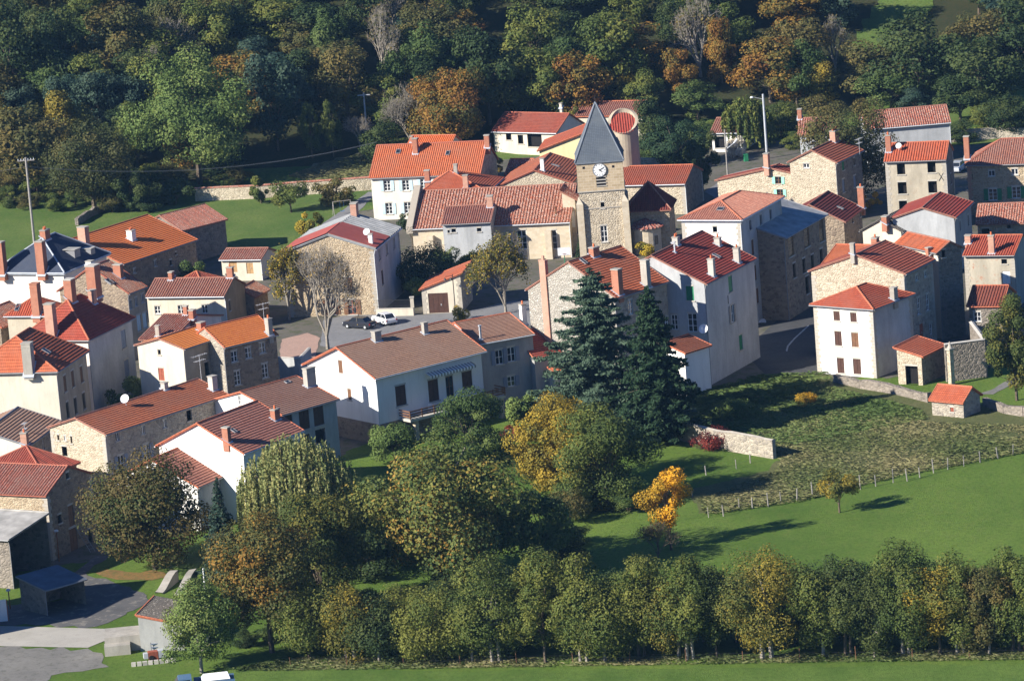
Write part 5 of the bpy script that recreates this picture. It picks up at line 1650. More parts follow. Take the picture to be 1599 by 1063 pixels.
# brick flue running up the rubble gable
def face_pt(H, face, q, out=0.0):
    O, U, LL, N = H.fdef[face]
    Ow = H.Rm @ (O + N * out) + H.ctr; Nw = H.Rm @ N; d = ray(*q)
    return local_of(H, CAM + d * ((Ow - CAM).dot(Nw) / d.dot(Nw)))
a = face_pt(H25, 'L', T7(192, 185)); b = face_pt(H25, 'L', T7(228, 400))
mb = MB(); yy0, yy1 = sorted((a.y, a.y - .9)); mb.box(-H25.wx - .22, -H25.wx + .3, yy0, yy1, 0, a.z + .3)
mb.box(-H25.wx - .26, -H25.wx + .34, yy0 - .04, yy1 + .04, a.z + .3, a.z + .42); mb.box(-H25.wx - .05, -H25.wx + .15, yy0 + .3, yy1 - .3, a.z + .42, a.z + .9)
mb.build('chimney', M['brick_pale'], H25.root)
# ------------------------------------------------------------------ plants
def leaf_mat(name, cols, rough=.7):
    cols = [tuple(x * 1.18 for x in c) for c in cols]
    m, nt, b = new_mat(name, rough, .2)
    at_ = nd(nt, "ShaderNodeAttribute", attribute_name="tint")
    oi = nd(nt, "ShaderNodeObjectInfo")
    sm_ = nd(nt, "ShaderNodeMath", operation='MULTIPLY_ADD')
    nt.links.new(oi.outputs["Random"], sm_.inputs[0]); sm_.inputs[1].default_value = .25
    nt.links.new(at_.outputs["Fac"], sm_.inputs[2])
    n = len(cols)
    c = ramp(nt, sm_.outputs[0], [(i / (n - 1) * .8 + .15, cols[i]) for i in range(n)])
    nt.links.new(c, b.inputs["Base Color"])
    # thin leaves let some light through
    tr = nd(nt, "ShaderNodeBsdfTranslucent"); nt.links.new(c, tr.inputs[0])
    mx = nd(nt, "ShaderNodeMixShader"); mx.inputs[0].default_value = .22
    nt.links.new(b.outputs[0], mx.inputs[1]); nt.links.new(tr.outputs[0], mx.inputs[2])
    nt.links.new(mx.outputs[0], nt.nodes["Material Output"].inputs[0])
    return m
L = {}
L['green'] = leaf_mat('leaves_green', [(.030, .055, .016), (.060, .095, .025), (.10, .13, .035)])
L['pale'] = leaf_mat('leaves_pale_green', [(.055, .09, .022), (.11, .16, .04), (.17, .20, .055)])
L['oakdark'] = leaf_mat('leaves_dark_green', [(.018, .036, .013), (.034, .056, .017), (.065, .082, .022)])
L['olive'] = leaf_mat('leaves_olive', [(.040, .062, .015), (.076, .102, .022), (.145, .15, .030)])
L['brown'] = leaf_mat('leaves_brown', [(.042, .052, .016), (.076, .076, .023), (.14, .105, .030)])
L['autumn'] = leaf_mat('leaves_autumn', [(.05, .06, .018), (.12, .10, .024), (.24, .13, .022), (.16, .07, .018)])
L['chestnut'] = leaf_mat('leaves_chestnut', [(.050, .08, .022), (.085, .11, .028), (.15, .15, .032), (.26, .15, .028)])
L['yellow'] = leaf_mat('leaves_yellow', [(.10, .11, .02), (.34, .25, .025), (.55, .33, .03)])
L['orange'] = leaf_mat('leaves_orange', [(.16, .12, .02), (.42, .25, .02), (.60, .30, .018)])
L['gold'] = leaf_mat('leaves_gold', [(.055, .075, .018), (.13, .12, .024), (.30, .21, .025)])
L['red'] = leaf_mat('leaves_red', [(.06, .02, .018), (.16, .025, .02), (.26, .05, .03)])
L['willow'] = leaf_mat('leaves_willow', [(.09, .12, .04), (.18, .20, .07), (.30, .27, .10)])
L['spruce'] = leaf_mat('needles_dark', [(.010, .028, .016), (.018, .042, .020), (.030, .058, .024)])
L['cedar'] = leaf_mat('needles_blue', [(.022, .046, .030), (.042, .075, .048), (.08, .12, .075)])
L['pine'] = leaf_mat('needles_pine', [(.018, .042, .030), (.035, .065, .045), (.06, .09, .055)])
L['round'] = leaf_mat('leaves_dark_bronze', [(.024, .044, .014), (.048, .066, .018), (.11, .08, .026)])
L['bare'] = leaf_mat('leaves_few', [(.16, .12, .05), (.30, .20, .06)])
L['grassdry'] = leaf_mat('grass_dry', [(.06, .088, .026), (.11, .125, .042), (.20, .18, .085)])
BARK = plain('bark', (.11, .085, .06), .95, .35, 4)
BARKP = plain('bark_pale', (.26, .23, .19), .95, .3, 4)

def quad_cloud(name, P, Nn, S, tint, mat, asp=1.0, up=None):
    """one mesh of leaf-sized faces. P centres, Nn normals, S sizes"""
    n = len(P)
    rng = np.random.default_rng(n)
    Nn = Nn / (np.linalg.norm(Nn, axis=1, keepdims=True) + 1e-9)
    r = rng.normal(size=(n, 3)) if up is None else up
    U = np.cross(Nn, r); U /= (np.linalg.norm(U, axis=1, keepdims=True) + 1e-9)
    V = np.cross(Nn, U)
    S = S[:, None]
    a = U * S * .5; b = V * S * .5 * asp
    k = rng.uniform(.35, .8, (n, 1))
    v = np.stack([P - b, P + a * k * 1.2, P + b, P - a], axis=1).reshape(-1, 3)
    # a bent kite rather than a flat card
    v = v.reshape(n, 4, 3); v[:, 1] += Nn * S * .12; v[:, 3] -= Nn * S * .05; v = v.reshape(-1, 3)
    me = bpy.data.meshes.new(name)
    me.vertices.add(4 * n); me.vertices.foreach_set("co", v.astype(np.float32).ravel())
    me.loops.add(4 * n); me.loops.foreach_set("vertex_index", np.arange(4 * n, dtype=np.int32))
    me.polygons.add(n); me.polygons.foreach_set("loop_start", np.arange(0, 4 * n, 4, dtype=np.int32))
    me.polygons.foreach_set("loop_total", np.full(n, 4, dtype=np.int32))
    at_ = me.attributes.new("tint", 'FLOAT', 'FACE')
    at_.data.foreach_set("value", np.clip(tint, 0, 1).astype(np.float32))
    me.materials.append(mat)
    me.update(calc_edges=True)
    return me

def wood_mesh(name, segs, mat):
    mb = MB()
    for p0, p1, r0, r1 in segs: mb.tube(p0, p1, r0, r1, 6 if r0 > .08 else 4, 0, False)
    return mb.mesh(name, mat)

def broadleaf(seed, h, w, base, mat, nleaf=6000, leaf=.34, nclump=60, fill=.9, shape='round', lean=0.0, bark=BARK, gaps=.0, tintbias=0.0, multi=1, vert=.85):
    nclump = max(10, int(nclump * .55))
    """base = height where the crown starts. returns (wood mesh, leaf mesh)"""
    rng = np.random.default_rng(seed)
    rx = w / 2; rz = (h - base) / 2; cz = base + rz
    c = []
    while len(c) < nclump:
        p = rng.uniform(-1, 1, 3)
        q = np.linalg.norm(p)
        if q > 1 or q < .25: continue
        if rng.random() > q ** 1.2 + .1: continue
        f = 1.0
        if shape == 'cone': f = 1.0 - .62 * (p[2] * .5 + .5)
        if shape == 'egg': f = 1.0 - .35 * (p[2] * .5 + .5)
        if shape == 'dome': f = 1.0 + .12 * (-p[2])
        if shape == 'column': f = .9 if abs(p[2]) < .8 else .7
        c.append((p[0] * rx * .90 * f, p[1] * rx * .90 * f, cz + p[2] * rz * .88))
    c = np.array(c)
    rc = (.09 + .13 * rng.random(nclump) ** 1.3) * w * (.85 + .35 * rng.random(nclump)) * (60 / (nclump + 30)) ** .25
    rc = np.minimum(rc, w * .23)
    c += rng.normal(size=c.shape) * np.array([.05 * w, .05 * w, .04 * h])
    c[:, 2] = np.maximum(c[:, 2], base * .7 + rc * .5)
    ct = rng.uniform(0, 1, nclump)
    pr = rc ** 2; pr /= pr.sum()
    idx = rng.choice(nclump, nleaf, p=pr)
    d = rng.normal(size=(nleaf, 3)); d /= np.linalg.norm(d, axis=1, keepdims=True)
    rr = rng.uniform(.62, 1.08, nleaf)[:, None]
    P = c[idx] + d * rc[idx][:, None] * rr * np.array([1, 1, vert])
    # push outwards: leaves grow on the outside
    ctr = np.array([0, 0, cz])
    out = P - ctr; out /= np.linalg.norm(out, axis=1, keepdims=True)
    Nn = d * .9 + out * .5 + rng.normal(size=(nleaf, 3)) * .55 + np.array([0, 0, .35])
    tint = ct[idx] * .62 + rng.uniform(0, .38, nleaf) + tintbias
    q_ = np.percentile(P[:, 2], 99.6); P[:, 2] = base * .6 + (P[:, 2] - base * .6) * (h - base * .6) / (q_ - base * .6)
    r_ = np.percentile(np.abs(P[:, :2]), 98.5); P[:, :2] *= (w / 2) / r_
    P[:, 2] = np.where(P[:, 2] < .15, .15 + rng.uniform(0, .5, nleaf), P[:, 2])
    P[:, 0] += lean * (P[:, 2] / h)
    lm = quad_cloud('leaves', P, Nn, rng.uniform(.6, 1.25, nleaf) * leaf, tint, mat, 1.3)
    # wood
    segs = []
    R = max(.09, w * .032)
    for t in range(multi):
        ox = 0 if multi == 1 else (t - (multi - 1) / 2) * R * 3
        a = Vector((ox, rng.uniform(-.1, .1), -.3)); 
        pts = [a]
        hh = base + rz * .9
        for k in range(1, 5):
            f = k / 4
            pts.append(Vector((ox + rng.uniform(-.15, .15) * f * 2 + lean * f * hh / h, rng.uniform(-.2, .2) * f, hh * f)))
        for k in range(4):
            segs.append((pts[k], pts[k + 1], R * (1 - k * .2), R * (1 - (k + 1) * .2)))
        o = rng.permutation(nclump)[:max(8, 22 // multi)]
        for i in o:
            k = rng.integers(1, 4)
            s = pts[k].lerp(pts[k + 1], rng.random()); e = Vector(c[i])
            if e.z < s.z - .3: continue
            mid = s.lerp(e, .5) + Vector((0, 0, .12 * (e - s).length))
            segs.append((s, mid, R * .38, R * .22)); segs.append((mid, e, R * .22, R * .06))
    return wood_mesh('trunk', segs, bark), lm

def conifer(seed, h, w, base, mat, nleaf=9000, leaf=.30, droop=.25, layers=26, open_=0.0, spread=1.0, ragged=.2):
    rng = np.random.default_rng(seed)
    segs = [(Vector((0, 0, -.3)), Vector((0, 0, h * .55)), w * .03, w * .018), (Vector((0, 0, h * .55)), Vector((0, 0, h * .985)), w * .018, .02)]
    P = []; Nn = []; T = []; S = []
    nb = 0
    br = []
    for k in range(layers):
        f = (k + .5) / layers
        z = base + (h - base) * f ** .95
        ln = w / 2 * ((1 - f) ** (.85 * spread) if spread < 1 else (1 - f)) + .12
        n = max(4, int(7 + 5 * (1 - f)))
        a0 = rng.uniform(0, 6.28)
        for i in range(n):
            a = a0 + 6.283 * i / n + rng.normal() * .18
            l = ln * rng.uniform(1 - 1.6 * ragged, 1 + .5 * ragged) * (1 + .18 * math.sin(a * 2 + k * .9))
            br.append((z + rng.normal() * .15, a, l))
    tot = sum(b[2] for b in br)
    for z, a, l in br:
        m = max(6, int(nleaf * l / tot))
        t = rng.uniform(.08, 1, m) ** .8
        dirx, diry = math.cos(a), math.sin(a)
        wd = .16 * l * (1.15 - t) + .10
        side = rng.normal(size=m) * wd
        zz = z - droop * l * t ** 1.3 + .10 * l * t ** 3 + rng.normal(size=m) * .05 - np.abs(side) * .25 - rng.uniform(0, .18, m) * (1 - open_)
        P.append(np.stack([dirx * l * t - diry * side, diry * l * t + dirx * side, zz], 1))
        q = rng.normal(size=(m, 3)) * .6 + np.array([dirx * .35, diry * .35, .8]); Nn.append(q)
        T.append(rng.uniform(0, .5, m) + .45 * t * rng.uniform(.6, 1.1, m))
        S.append(rng.uniform(.6, 1.3, m) * leaf * (.7 + .3 * min(1, l / 2)))
        segs.append((Vector((0, 0, z)), Vector((dirx * l * .5, diry * l * .5, z - droop * l * .4)), .05, .03))
        segs.append((Vector((dirx * l * .5, diry * l * .5, z - droop * l * .4)), Vector((dirx * l * .92, diry * l * .92, z - droop * l * .82)), .03, .012))
    P = np.concatenate(P); Nn = np.concatenate(Nn); T = np.concatenate(T); S = np.concatenate(S)
    return wood_mesh('trunk', segs, BARK), quad_cloud('needles', P, Nn, S, T, mat, 2.0)

def willow(seed, h, w, mat, nstr=420, leaf=.26):
    rng = np.random.default_rng(seed)
    P = []; Nn = []; T = []
    segs = [(Vector((0, 0, -.3)), Vector((.1, 0, h * .4)), w * .035, w * .025)]
    for k in range(nstr):
        a = rng.uniform(0, 6.28); q = math.sqrt(rng.random()) * w / 2 * .95
        top = h * (1 - .35 * (q / (w / 2)) ** 2) - rng.uniform(0, h * .18)
        ln = rng.uniform(.25, .6) * h
        n = int(ln / .13)
        z = top - np.linspace(0, ln, n)
        x = math.cos(a) * (q + .25 * np.linspace(0, 1, n)) + rng.normal() * .1 + np.cumsum(rng.normal(size=n)) * .02
        y = math.sin(a) * (q + .25 * np.linspace(0, 1, n)) + rng.normal() * .1 + np.cumsum(rng.normal(size=n)) * .02
        P.append(np.stack([x, y, np.maximum(z, .1)], 1)); Nn.append(rng.normal(size=(n, 3)) * [1, 1, .3] + [math.cos(a) * .6, math.sin(a) * .6, .1])
        T.append(np.full(n, rng.uniform(0, .6)) + rng.uniform(0, .4, n))
        if k % 16 == 0:
            e = Vector((math.cos(a) * q * .8, math.sin(a) * q * .8, top - .2)); m = Vector((e.x * .4, e.y * .4, h * .7))
            segs += [(Vector((.1, 0, h * .4)), m, w * .018, w * .01), (m, e, w * .01, .03)]
    P = np.concatenate(P); Nn = np.concatenate(Nn); T = np.concatenate(T)
    up = np.tile(np.array([[0.3, .2, 0.05]]), (len(P), 1)) + rng.normal(size=P.shape) * .1
    return wood_mesh('trunk', segs, BARK), quad_cloud('leaves', P, Nn, rng.uniform(.7, 1.3, len(P)) * leaf, T, mat, 1.9, None)

def bare_tree(seed, h, w, mat, nleaf=900, leaf=.22, bark=BARKP, depth=6, r0=None, twig=1.0, base=.18, upright=.6):
    rng = np.random.default_rng(seed); segs = []; tips = []
    r0 = r0 or h * .022
    def grow(p, d, l, r, k):
        e = p + d * l
        segs.append((p, e, r, r * .68))
        if k >= 3: tips.append((p.lerp(e, .5), k)); tips.append((e, k))
        if k >= depth: return
        n = 2 if k > 4 else 3
        if k == 0: n = 6
        for i in range(n):
            a = rng.uniform(0, 6.28); s = rng.uniform(.35, .75) * (1 if k else .9)
            q = d.orthogonal().normalized(); q.rotate(Matrix.Rotation(a, 3, d))
            nd_ = (d * math.cos(s) + q * math.sin(s) + Vector((0, 0, .12 * upright)) ).normalized()
            grow(e if i else p.lerp(e, .85), nd_, l * rng.uniform(.66, .84) * (2.5 if k == 0 else 1), r * .62, k + 1)
    grow(Vector((0, 0, -.2)), Vector((0, 0, 1)), h * base, r0, 0)
    # scale to the wanted size
    xs = max(max(abs(s[1].x), abs(s[1].y)) for s in segs); zs = max(s[1].z for s in segs)
    fx, fz = w / 2 / xs, h / zs
    f = lambda v: Vector((v.x * fx, v.y * fx, v.z * fz))
    segs = [(f(a), f(b), max(r, .012 * twig), max(q, .010 * twig)) for a, b, r, q in segs]
    T = np.array([tuple(f(t[0])) for t in tips])
    i = rng.integers(0, len(T), nleaf)
    P = T[i] + rng.normal(size=(nleaf, 3)) * .22
    return wood_mesh('trunk', segs, bark), quad_cloud('leaves', P, rng.normal(size=(nleaf, 3)), rng.uniform(.6, 1.3, nleaf) * leaf, rng.uniform(0, 1, nleaf), mat, 1.2)

def plant(name, label, cat, meshes, loc, rz=0.0, sc=(1, 1, 1), group=None, crown='crown'):
    r = empty(name, loc, rz, label, cat, group)
    r.scale = sc
    wd, lf = meshes
    if wd is not None: link_mesh('trunk' if 'shrub' not in name and 'bush' not in name else 'stems', wd, r)
    link_mesh(crown, lf, r)
    return r

def at_base(px, py):
    p = at_ground(px, py)
    return Vector((p.x, p.y, ground_z(p.x, p.y)))

def tree_px(name, label, cat, fn, px, py, top, wpx, seed, group=None, **kw):
    """a tree whose foot is at pixel (px, py), its top at pixel row `top`, its crown wpx pixels wide"""
    p = at_base(px, py); s = px_scale(p)
    h = (py - top) * s / math.cos(PITCH); w_ = wpx * s
    b = kw.pop('base', .15)
    if fn in (broadleaf, conifer): ms = fn(seed, h, w_, b * h, **kw)
    else: ms = fn(seed, h, w_, **kw)
    return plant(name, label, cat, ms, p, 0, (1, 1, 1), group)
# ------------------------------------------------------------------ named trees, nearest first
BL, CF = broadleaf, conifer
near = [
 # name, label, cat, fn, px, py(base), top, width px, seed, kw
 ('chestnut_tree', 'big round dark olive tree beside the long red roofed stone house', 'tree', BL, 243, 888, 708, 186, 11, dict(mat=L['round'], nleaf=42000, leaf=.22, nclump=190, base=.06, shape='egg')),
 ('spruce_tree', 'dark narrow spruce right of the big round olive tree', 'tree', CF, 352, 905, 745, 78, 12, dict(mat=L['pine'], nleaf=11050, leaf=0.23, base=.04)),
 ('willow_tree', 'pale weeping willow in front of the white houses', 'tree', willow, 472, 868, 674, 196, 13, dict(mat=L['willow'], nstr=950, leaf=.19)),
 ('hornbeam_tree', 'tall green tree with yellow top below the weeping willow', 'tree', BL, 506, 960, 768, 150, 14, dict(mat=L['gold'], nleaf=28900, leaf=0.21, nclump=120, base=.12, tintbias=-.28)),
 ('hornbeam_tree', 'broad rust brown tree with thick trunk left of the yard tree row', 'tree', BL, 425, 1018, 800, 165, 15, dict(mat=L['autumn'], nleaf=28900, leaf=0.21, nclump=120, base=.18, tintbias=-.26, shape='egg')),
 ('chestnut_tree', 'huge spreading tree with green and orange leaves in the middle of the garden', 'tree', BL, 705, 925, 685, 268, 16, dict(mat=L['chestnut'], nleaf=39100, leaf=0.27, nclump=170, base=.05, multi=2, bark=BARKP)),
 ('beech_tree', 'dark green tree merging with the right flank of the huge spreading tree', 'tree', BL, 850, 900, 765, 105, 17, dict(mat=L['green'], nleaf=13600, leaf=0.23, nclump=60, base=.08)),
 ('birch_tree', 'light green leaning birch beside the concrete ramp shed', 'tree', BL, 315, 1050, 905, 112, 18, dict(mat=L['pale'], nleaf=18700, leaf=0.17, nclump=75, base=.02, shape='cone', bark=BARKP)),
 ('green_bush', 'dark green shrub left of the long concrete shed tree', 'bush', BL, 382, 990, 860, 70, 19, dict(mat=L['green'], nleaf=8500, leaf=0.20, nclump=40, base=.03, shape='column')),
 ('apple_tree', 'dusty green round tree under the wooden balcony', 'tree', BL, 735, 728, 605, 108, 20, dict(mat=L['green'], nleaf=18700, leaf=0.20, nclump=75, base=.03, tintbias=.1)),
 ('garden_shrub', 'green garden shrub at the foot of the balcony pillars', 'shrub', BL, 618, 722, 662, 78, 21, dict(mat=L['pale'], nleaf=9350, leaf=0.18, nclump=38, base=.02, tintbias=-.2)),
 ('garden_shrub', 'bright green shrub right of the balcony', 'shrub', BL, 822, 672, 615, 62, 22, dict(mat=L['pale'], nleaf=8500, leaf=0.20, nclump=34, base=.02)),
 ('red_shrub', 'small crimson shrub between the balcony shrubs and the yellow tree', 'shrub', BL, 800, 690, 665, 40, 23, dict(mat=L['red'], nleaf=3060, leaf=0.15, nclump=16, base=.02)),
 ('maple_tree', 'golden yellow tree in front of the blue cedar', 'tree', BL, 868, 770, 624, 140, 24, dict(mat=L['gold'], nleaf=25500, leaf=0.21, nclump=100, base=.03, tintbias=.12)),
 ('hornbeam_tree', 'dark green tree with brown top right of the golden yellow tree', 'tree', BL, 950, 795, 632, 140, 25, dict(mat=L['olive'], nleaf=25500, leaf=0.21, nclump=100, base=.03, tintbias=-.1)),
 ('cedar_tree', 'tall blue green cedar with sweeping branches before the rubble gable', 'tree', CF, 940, 672, 418, 225, 26, dict(mat=L['cedar'], nleaf=60000, leaf=.26, base=.04, droop=.12, layers=32, open_=.6, spread=.72, ragged=.45)),
 ('spruce_tree', 'dark green spruce just right of the blue green cedar', 'tree', CF, 1028, 690, 446, 148, 27, dict(mat=L['spruce'], nleaf=42000, leaf=.27, base=.10, droop=.3, layers=32, ragged=.3, spread=.82)),
 ('cherry_tree', 'small tree with bright orange leaves and slim trunk on the lawn', 'tree', BL, 1048, 858, 728, 82, 28, dict(mat=L['orange'], nleaf=6120, leaf=0.18, nclump=42, base=.30)),
 ('apple_tree', 'thin grey leaved bare fruit tree left of the orange tree', 'tree', bare_tree, 1028, 872, 815, 78, 29, dict(mat=L['brown'], nleaf=1530, leaf=0.11, bark=BARK)),
 ('apple_tree', 'lone small yellowish tree standing in the open green field', 'tree', BL, 1311, 800, 735, 64, 30, dict(mat=L['gold'], nleaf=4420, leaf=0.15, nclump=34, base=.35, tintbias=-.1)),
 ('plane_tree', 'half bare plane tree by the parked cars', 'tree', bare_tree, 512, 545, 375, 150, 31, dict(mat=L['bare'], nleaf=1500, leaf=.2, depth=7, upright=1.0, r0=.3, base=.10, twig=1.2, bark=BARKP)),
 ('birch_tree', 'thin yellow leaved tree beside the stone gable house', 'tree', bare_tree, 452, 500, 385, 80, 32, dict(mat=L['gold'], nleaf=6500, leaf=.22, depth=6)),
 ('plane_tree', 'autumn plane tree with yellow leaves beside the garage', 'tree', bare_tree, 790, 490, 358, 126, 33, dict(mat=L['gold'], nleaf=11000, leaf=.22, depth=7, upright=.8, base=.10, twig=1.2)),
 ('palm_shrub', 'spiky green yucca beside the gate pillar', 'shrub', BL, 646, 472, 434, 34, 34, dict(mat=L['pale'], nleaf=1530, leaf=0.23, nclump=14, base=.3)),
 ('laurel_hedge', 'dark laurel mass in the shade between the stone gable house and garage', 'hedge', BL, 655, 455, 388, 110, 35, dict(mat=L['oakdark'], nleaf=11900, leaf=0.21, nclump=55, base=.02, shape='column')),
 ('laurel_hedge', 'grey green bushes in front of the church annex', 'hedge', BL, 712, 428, 385, 80, 36, dict(mat=L['olive'], nleaf=7650, leaf=0.20, nclump=36, base=.02)),
 ('red_shrub', 'red vine growing at the corner of the church annex', 'shrub', BL, 765, 398, 362, 50, 37, dict(mat=L['red'], nleaf=4080, leaf=0.17, nclump=22, base=.02)),
 ('conifer_shrub', 'small dark cypress at the foot of the clock tower', 'shrub', CF, 908, 402, 370, 18, 38, dict(mat=L['spruce'], nleaf=2550, leaf=0.17, base=.02, droop=0.0)),
 ('yellow_shrub', 'low yellow green shrub below the church apse', 'shrub', BL, 1005, 400, 378, 34, 39, dict(mat=L['yellow'], nleaf=2380, leaf=0.17, nclump=16, base=.02, tintbias=-.1)),
 ('yellow_shrub', 'small yellow bush on the corner of the square', 'shrub', BL, 722, 502, 478, 32, 40, dict(mat=L['yellow'], nleaf=2040, leaf=0.15, nclump=14, base=.05, tintbias=-.1)),
 ('round_bush', 'left round olive bush behind the red roofs', 'bush', BL, 745, 280, 242, 42, 41, dict(mat=L['olive'], nleaf=4420, leaf=0.20, nclump=22, base=.02)),
 ('round_bush', 'right round brown bush behind the red roofs', 'bush', BL, 773, 282, 247, 30, 42, dict(mat=L['brown'], nleaf=3060, leaf=0.20, nclump=18, base=.02)),
 ('fruit_tree', 'green fruit tree at the right edge below the dark roofs', 'tree', BL, 1588, 625, 462, 90, 43, dict(mat=L['gold'], nleaf=18700, leaf=0.21, nclump=70, base=.04, tintbias=-.32)),
 ('oak_tree', 'big brown green oak before the long pale barn', 'tree', BL, 1328, 318, 165, 140, 44, dict(mat=L['brown'], nleaf=22100, leaf=0.27, nclump=95, base=.06, tintbias=-.15)),
 ('yew_tree', 'dense dark round evergreen right of the clock tower', 'tree', BL, 1056, 262, 186, 88, 45, dict(mat=L['spruce'], nleaf=15300, leaf=0.23, nclump=60, base=.02, tintbias=.2)),
 ('yew_tree', 'dark evergreen with olive lower half beside the wooden lamp pole', 'tree', BL, 1098, 300, 208, 58, 46, dict(mat=L['oakdark'], nleaf=10200, leaf=0.23, nclump=45, base=.02, tintbias=.1)),
 ('willow_tree', 'drooping willow behind the steel lamp pole', 'tree', willow, 1168, 232, 150, 84, 47, dict(mat=L['olive'], nstr=300, leaf=.3)),
 ('linden_tree', 'very large pale green tree in front of the wood', 'tree', BL, 312, 288, 84, 178, 48, dict(mat=L['pale'], nleaf=35700, leaf=0.32, nclump=140, base=.10, shape='egg', tintbias=-.12)),
 ('walnut_tree', 'wide brown tree with crooked trunk above the left meadow', 'tree', BL, 148, 330, 196, 152, 49, dict(mat=L['brown'], nleaf=22100, leaf=0.29, nclump=90, base=.2, tintbias=-.15)),
 ('chestnut_tree', 'large orange brown tree behind the orange annex roof', 'tree', BL, 700, 228, 112, 128, 50, dict(mat=L['autumn'], nleaf=22100, leaf=0.30, nclump=95, base=.05, tintbias=.05)),
 ('fir_tree', 'small dark fir in front of the long plain red roof', 'tree', CF, 876, 208, 164, 34, 51, dict(mat=L['spruce'], nleaf=4250, leaf=0.26, base=.03)),
 ('birch_tree', 'small yellow birch beside the dark fir', 'tree', BL, 900, 206, 166, 36, 52, dict(mat=L['gold'], nleaf=3060, leaf=0.24, nclump=20, base=.1)),
 ('elm_shrub', 'olive shrub against the warm stone cottage', 'shrub', BL, 1272, 318, 278, 44, 53, dict(mat=L['olive'], nleaf=4420, leaf=0.20, nclump=24, base=.02, tintbias=.2)),
 ('orange_shrub', 'glowing orange shrub beside the brick chimney', 'shrub', BL, 1360, 328, 300, 32, 54, dict(mat=L['orange'], nleaf=2550, leaf=0.18, nclump=16, base=.02)),
 ('pampas_grass', 'cream pampas grass clump near the street lamp', 'grass clump', BL, 1152, 246, 216, 42, 55, dict(mat=leaf_mat('pampas_plume', [(.30, .26, .18), (.50, .44, .34), (.6, .55, .45)]), nleaf=3060, leaf=0.20, nclump=24, base=.05)),
 ('shrub', 'green shrub against the farmhouse wall', 'shrub', BL, 300, 446, 405, 42, 56, dict(mat=L['green'], nleaf=3740, leaf=0.20, nclump=20, base=.02)),
 ('climbing_shrub', 'dark bush in the shade below the tall house with hipped roof', 'bush', BL, 195, 640, 590, 60, 57, dict(mat=L['green'], nleaf=3740, leaf=0.23, nclump=22, base=.02)),
 ('yellow_bamboo', 'yellow green bamboo clump behind the half red half grey roof', 'bush', BL, 488, 372, 332, 44, 58, dict(mat=L['yellow'], nleaf=4420, leaf=0.21, nclump=24, base=.02, tintbias=-.25)),
 ('hawthorn_tree', 'small grey green tree before the long pale garden wall', 'tree', BL, 408, 318, 276, 34, 59, dict(mat=L['olive'], nleaf=2720, leaf=0.23, nclump=18, base=.1)),
 ('hawthorn_tree', 'round olive fruit tree on the lawn before the garden wall', 'tree', BL, 455, 332, 282, 56, 60, dict(mat=L['olive'], nleaf=4420, leaf=0.23, nclump=26, base=.25)),
 ('hawthorn_tree', 'darker fruit tree at the right end of the garden wall', 'tree', BL, 528, 320, 276, 60, 61, dict(mat=L['brown'], nleaf=4420, leaf=0.23, nclump=26, base=.12)),
 ('cypress_hedge', 'row of slim dark cypresses behind the half red half grey roof', 'hedge', BL, 645, 385, 332, 40, 62, dict(mat=L['oakdark'], nleaf=4420, leaf=0.20, nclump=24, base=.02, shape='column')),
 ('dark_bush', 'dark bushes below the very large pale green tree', 'bush', BL, 205, 330, 265, 90, 63, dict(mat=L['oakdark'], nleaf=8500, leaf=0.26, nclump=36, base=.02, tintbias=.15)),
 ('dark_bush', 'low dark bush right of the crooked trunk', 'bush', BL, 275, 318, 282, 56, 64, dict(mat=L['oakdark'], nleaf=5100, leaf=0.26, nclump=24, base=.02, tintbias=.1)),
 ('bramble_bush', 'yellow green bramble patch beyond the ruined garden wall', 'bush', BL, 1150, 652, 622, 80, 65, dict(mat=L['pale'], nleaf=5440, leaf=0.15, nclump=34, base=.02, tintbias=-.1)),
 ('bramble_bush', 'orange bramble patch in front of the white hipped house', 'bush', BL, 1257, 632, 612, 44, 66, dict(mat=L['orange'], nleaf=2210, leaf=0.12, nclump=18, base=.02, tintbias=-.1)),
 ('ivy_bush', 'dark red ivy covering the middle of the ruined wall', 'bush', BL, 1118, 700, 668, 70, 67, dict(mat=L['red'], nleaf=4420, leaf=0.14, nclump=26, base=.02, tintbias=-.3)),
 ('garden_bush', 'brown garden bush below the dark tree with brown top', 'bush', BL, 890, 815, 765, 80, 68, dict(mat=L['brown'], nleaf=6120, leaf=0.15, nclump=34, base=.02)),
 ('leafless_tree', 'small leafless tree on the dry bank', 'tree', bare_tree, 562, 232, 178, 60, 69, dict(mat=L['bare'], nleaf=60)),
 ('dead_tree', 'leafless grey tree left of the large orange brown tree', 'tree', bare_tree, 640, 225, 130, 100, 70, dict(mat=L['brown'], nleaf=200, depth=7)),
]
for t in near:
    nm, lab, cat, fn, px, py, top, wd, seed, kw = t
    tree_px(nm, lab, cat, fn, px, py, top, wd, seed, **kw)

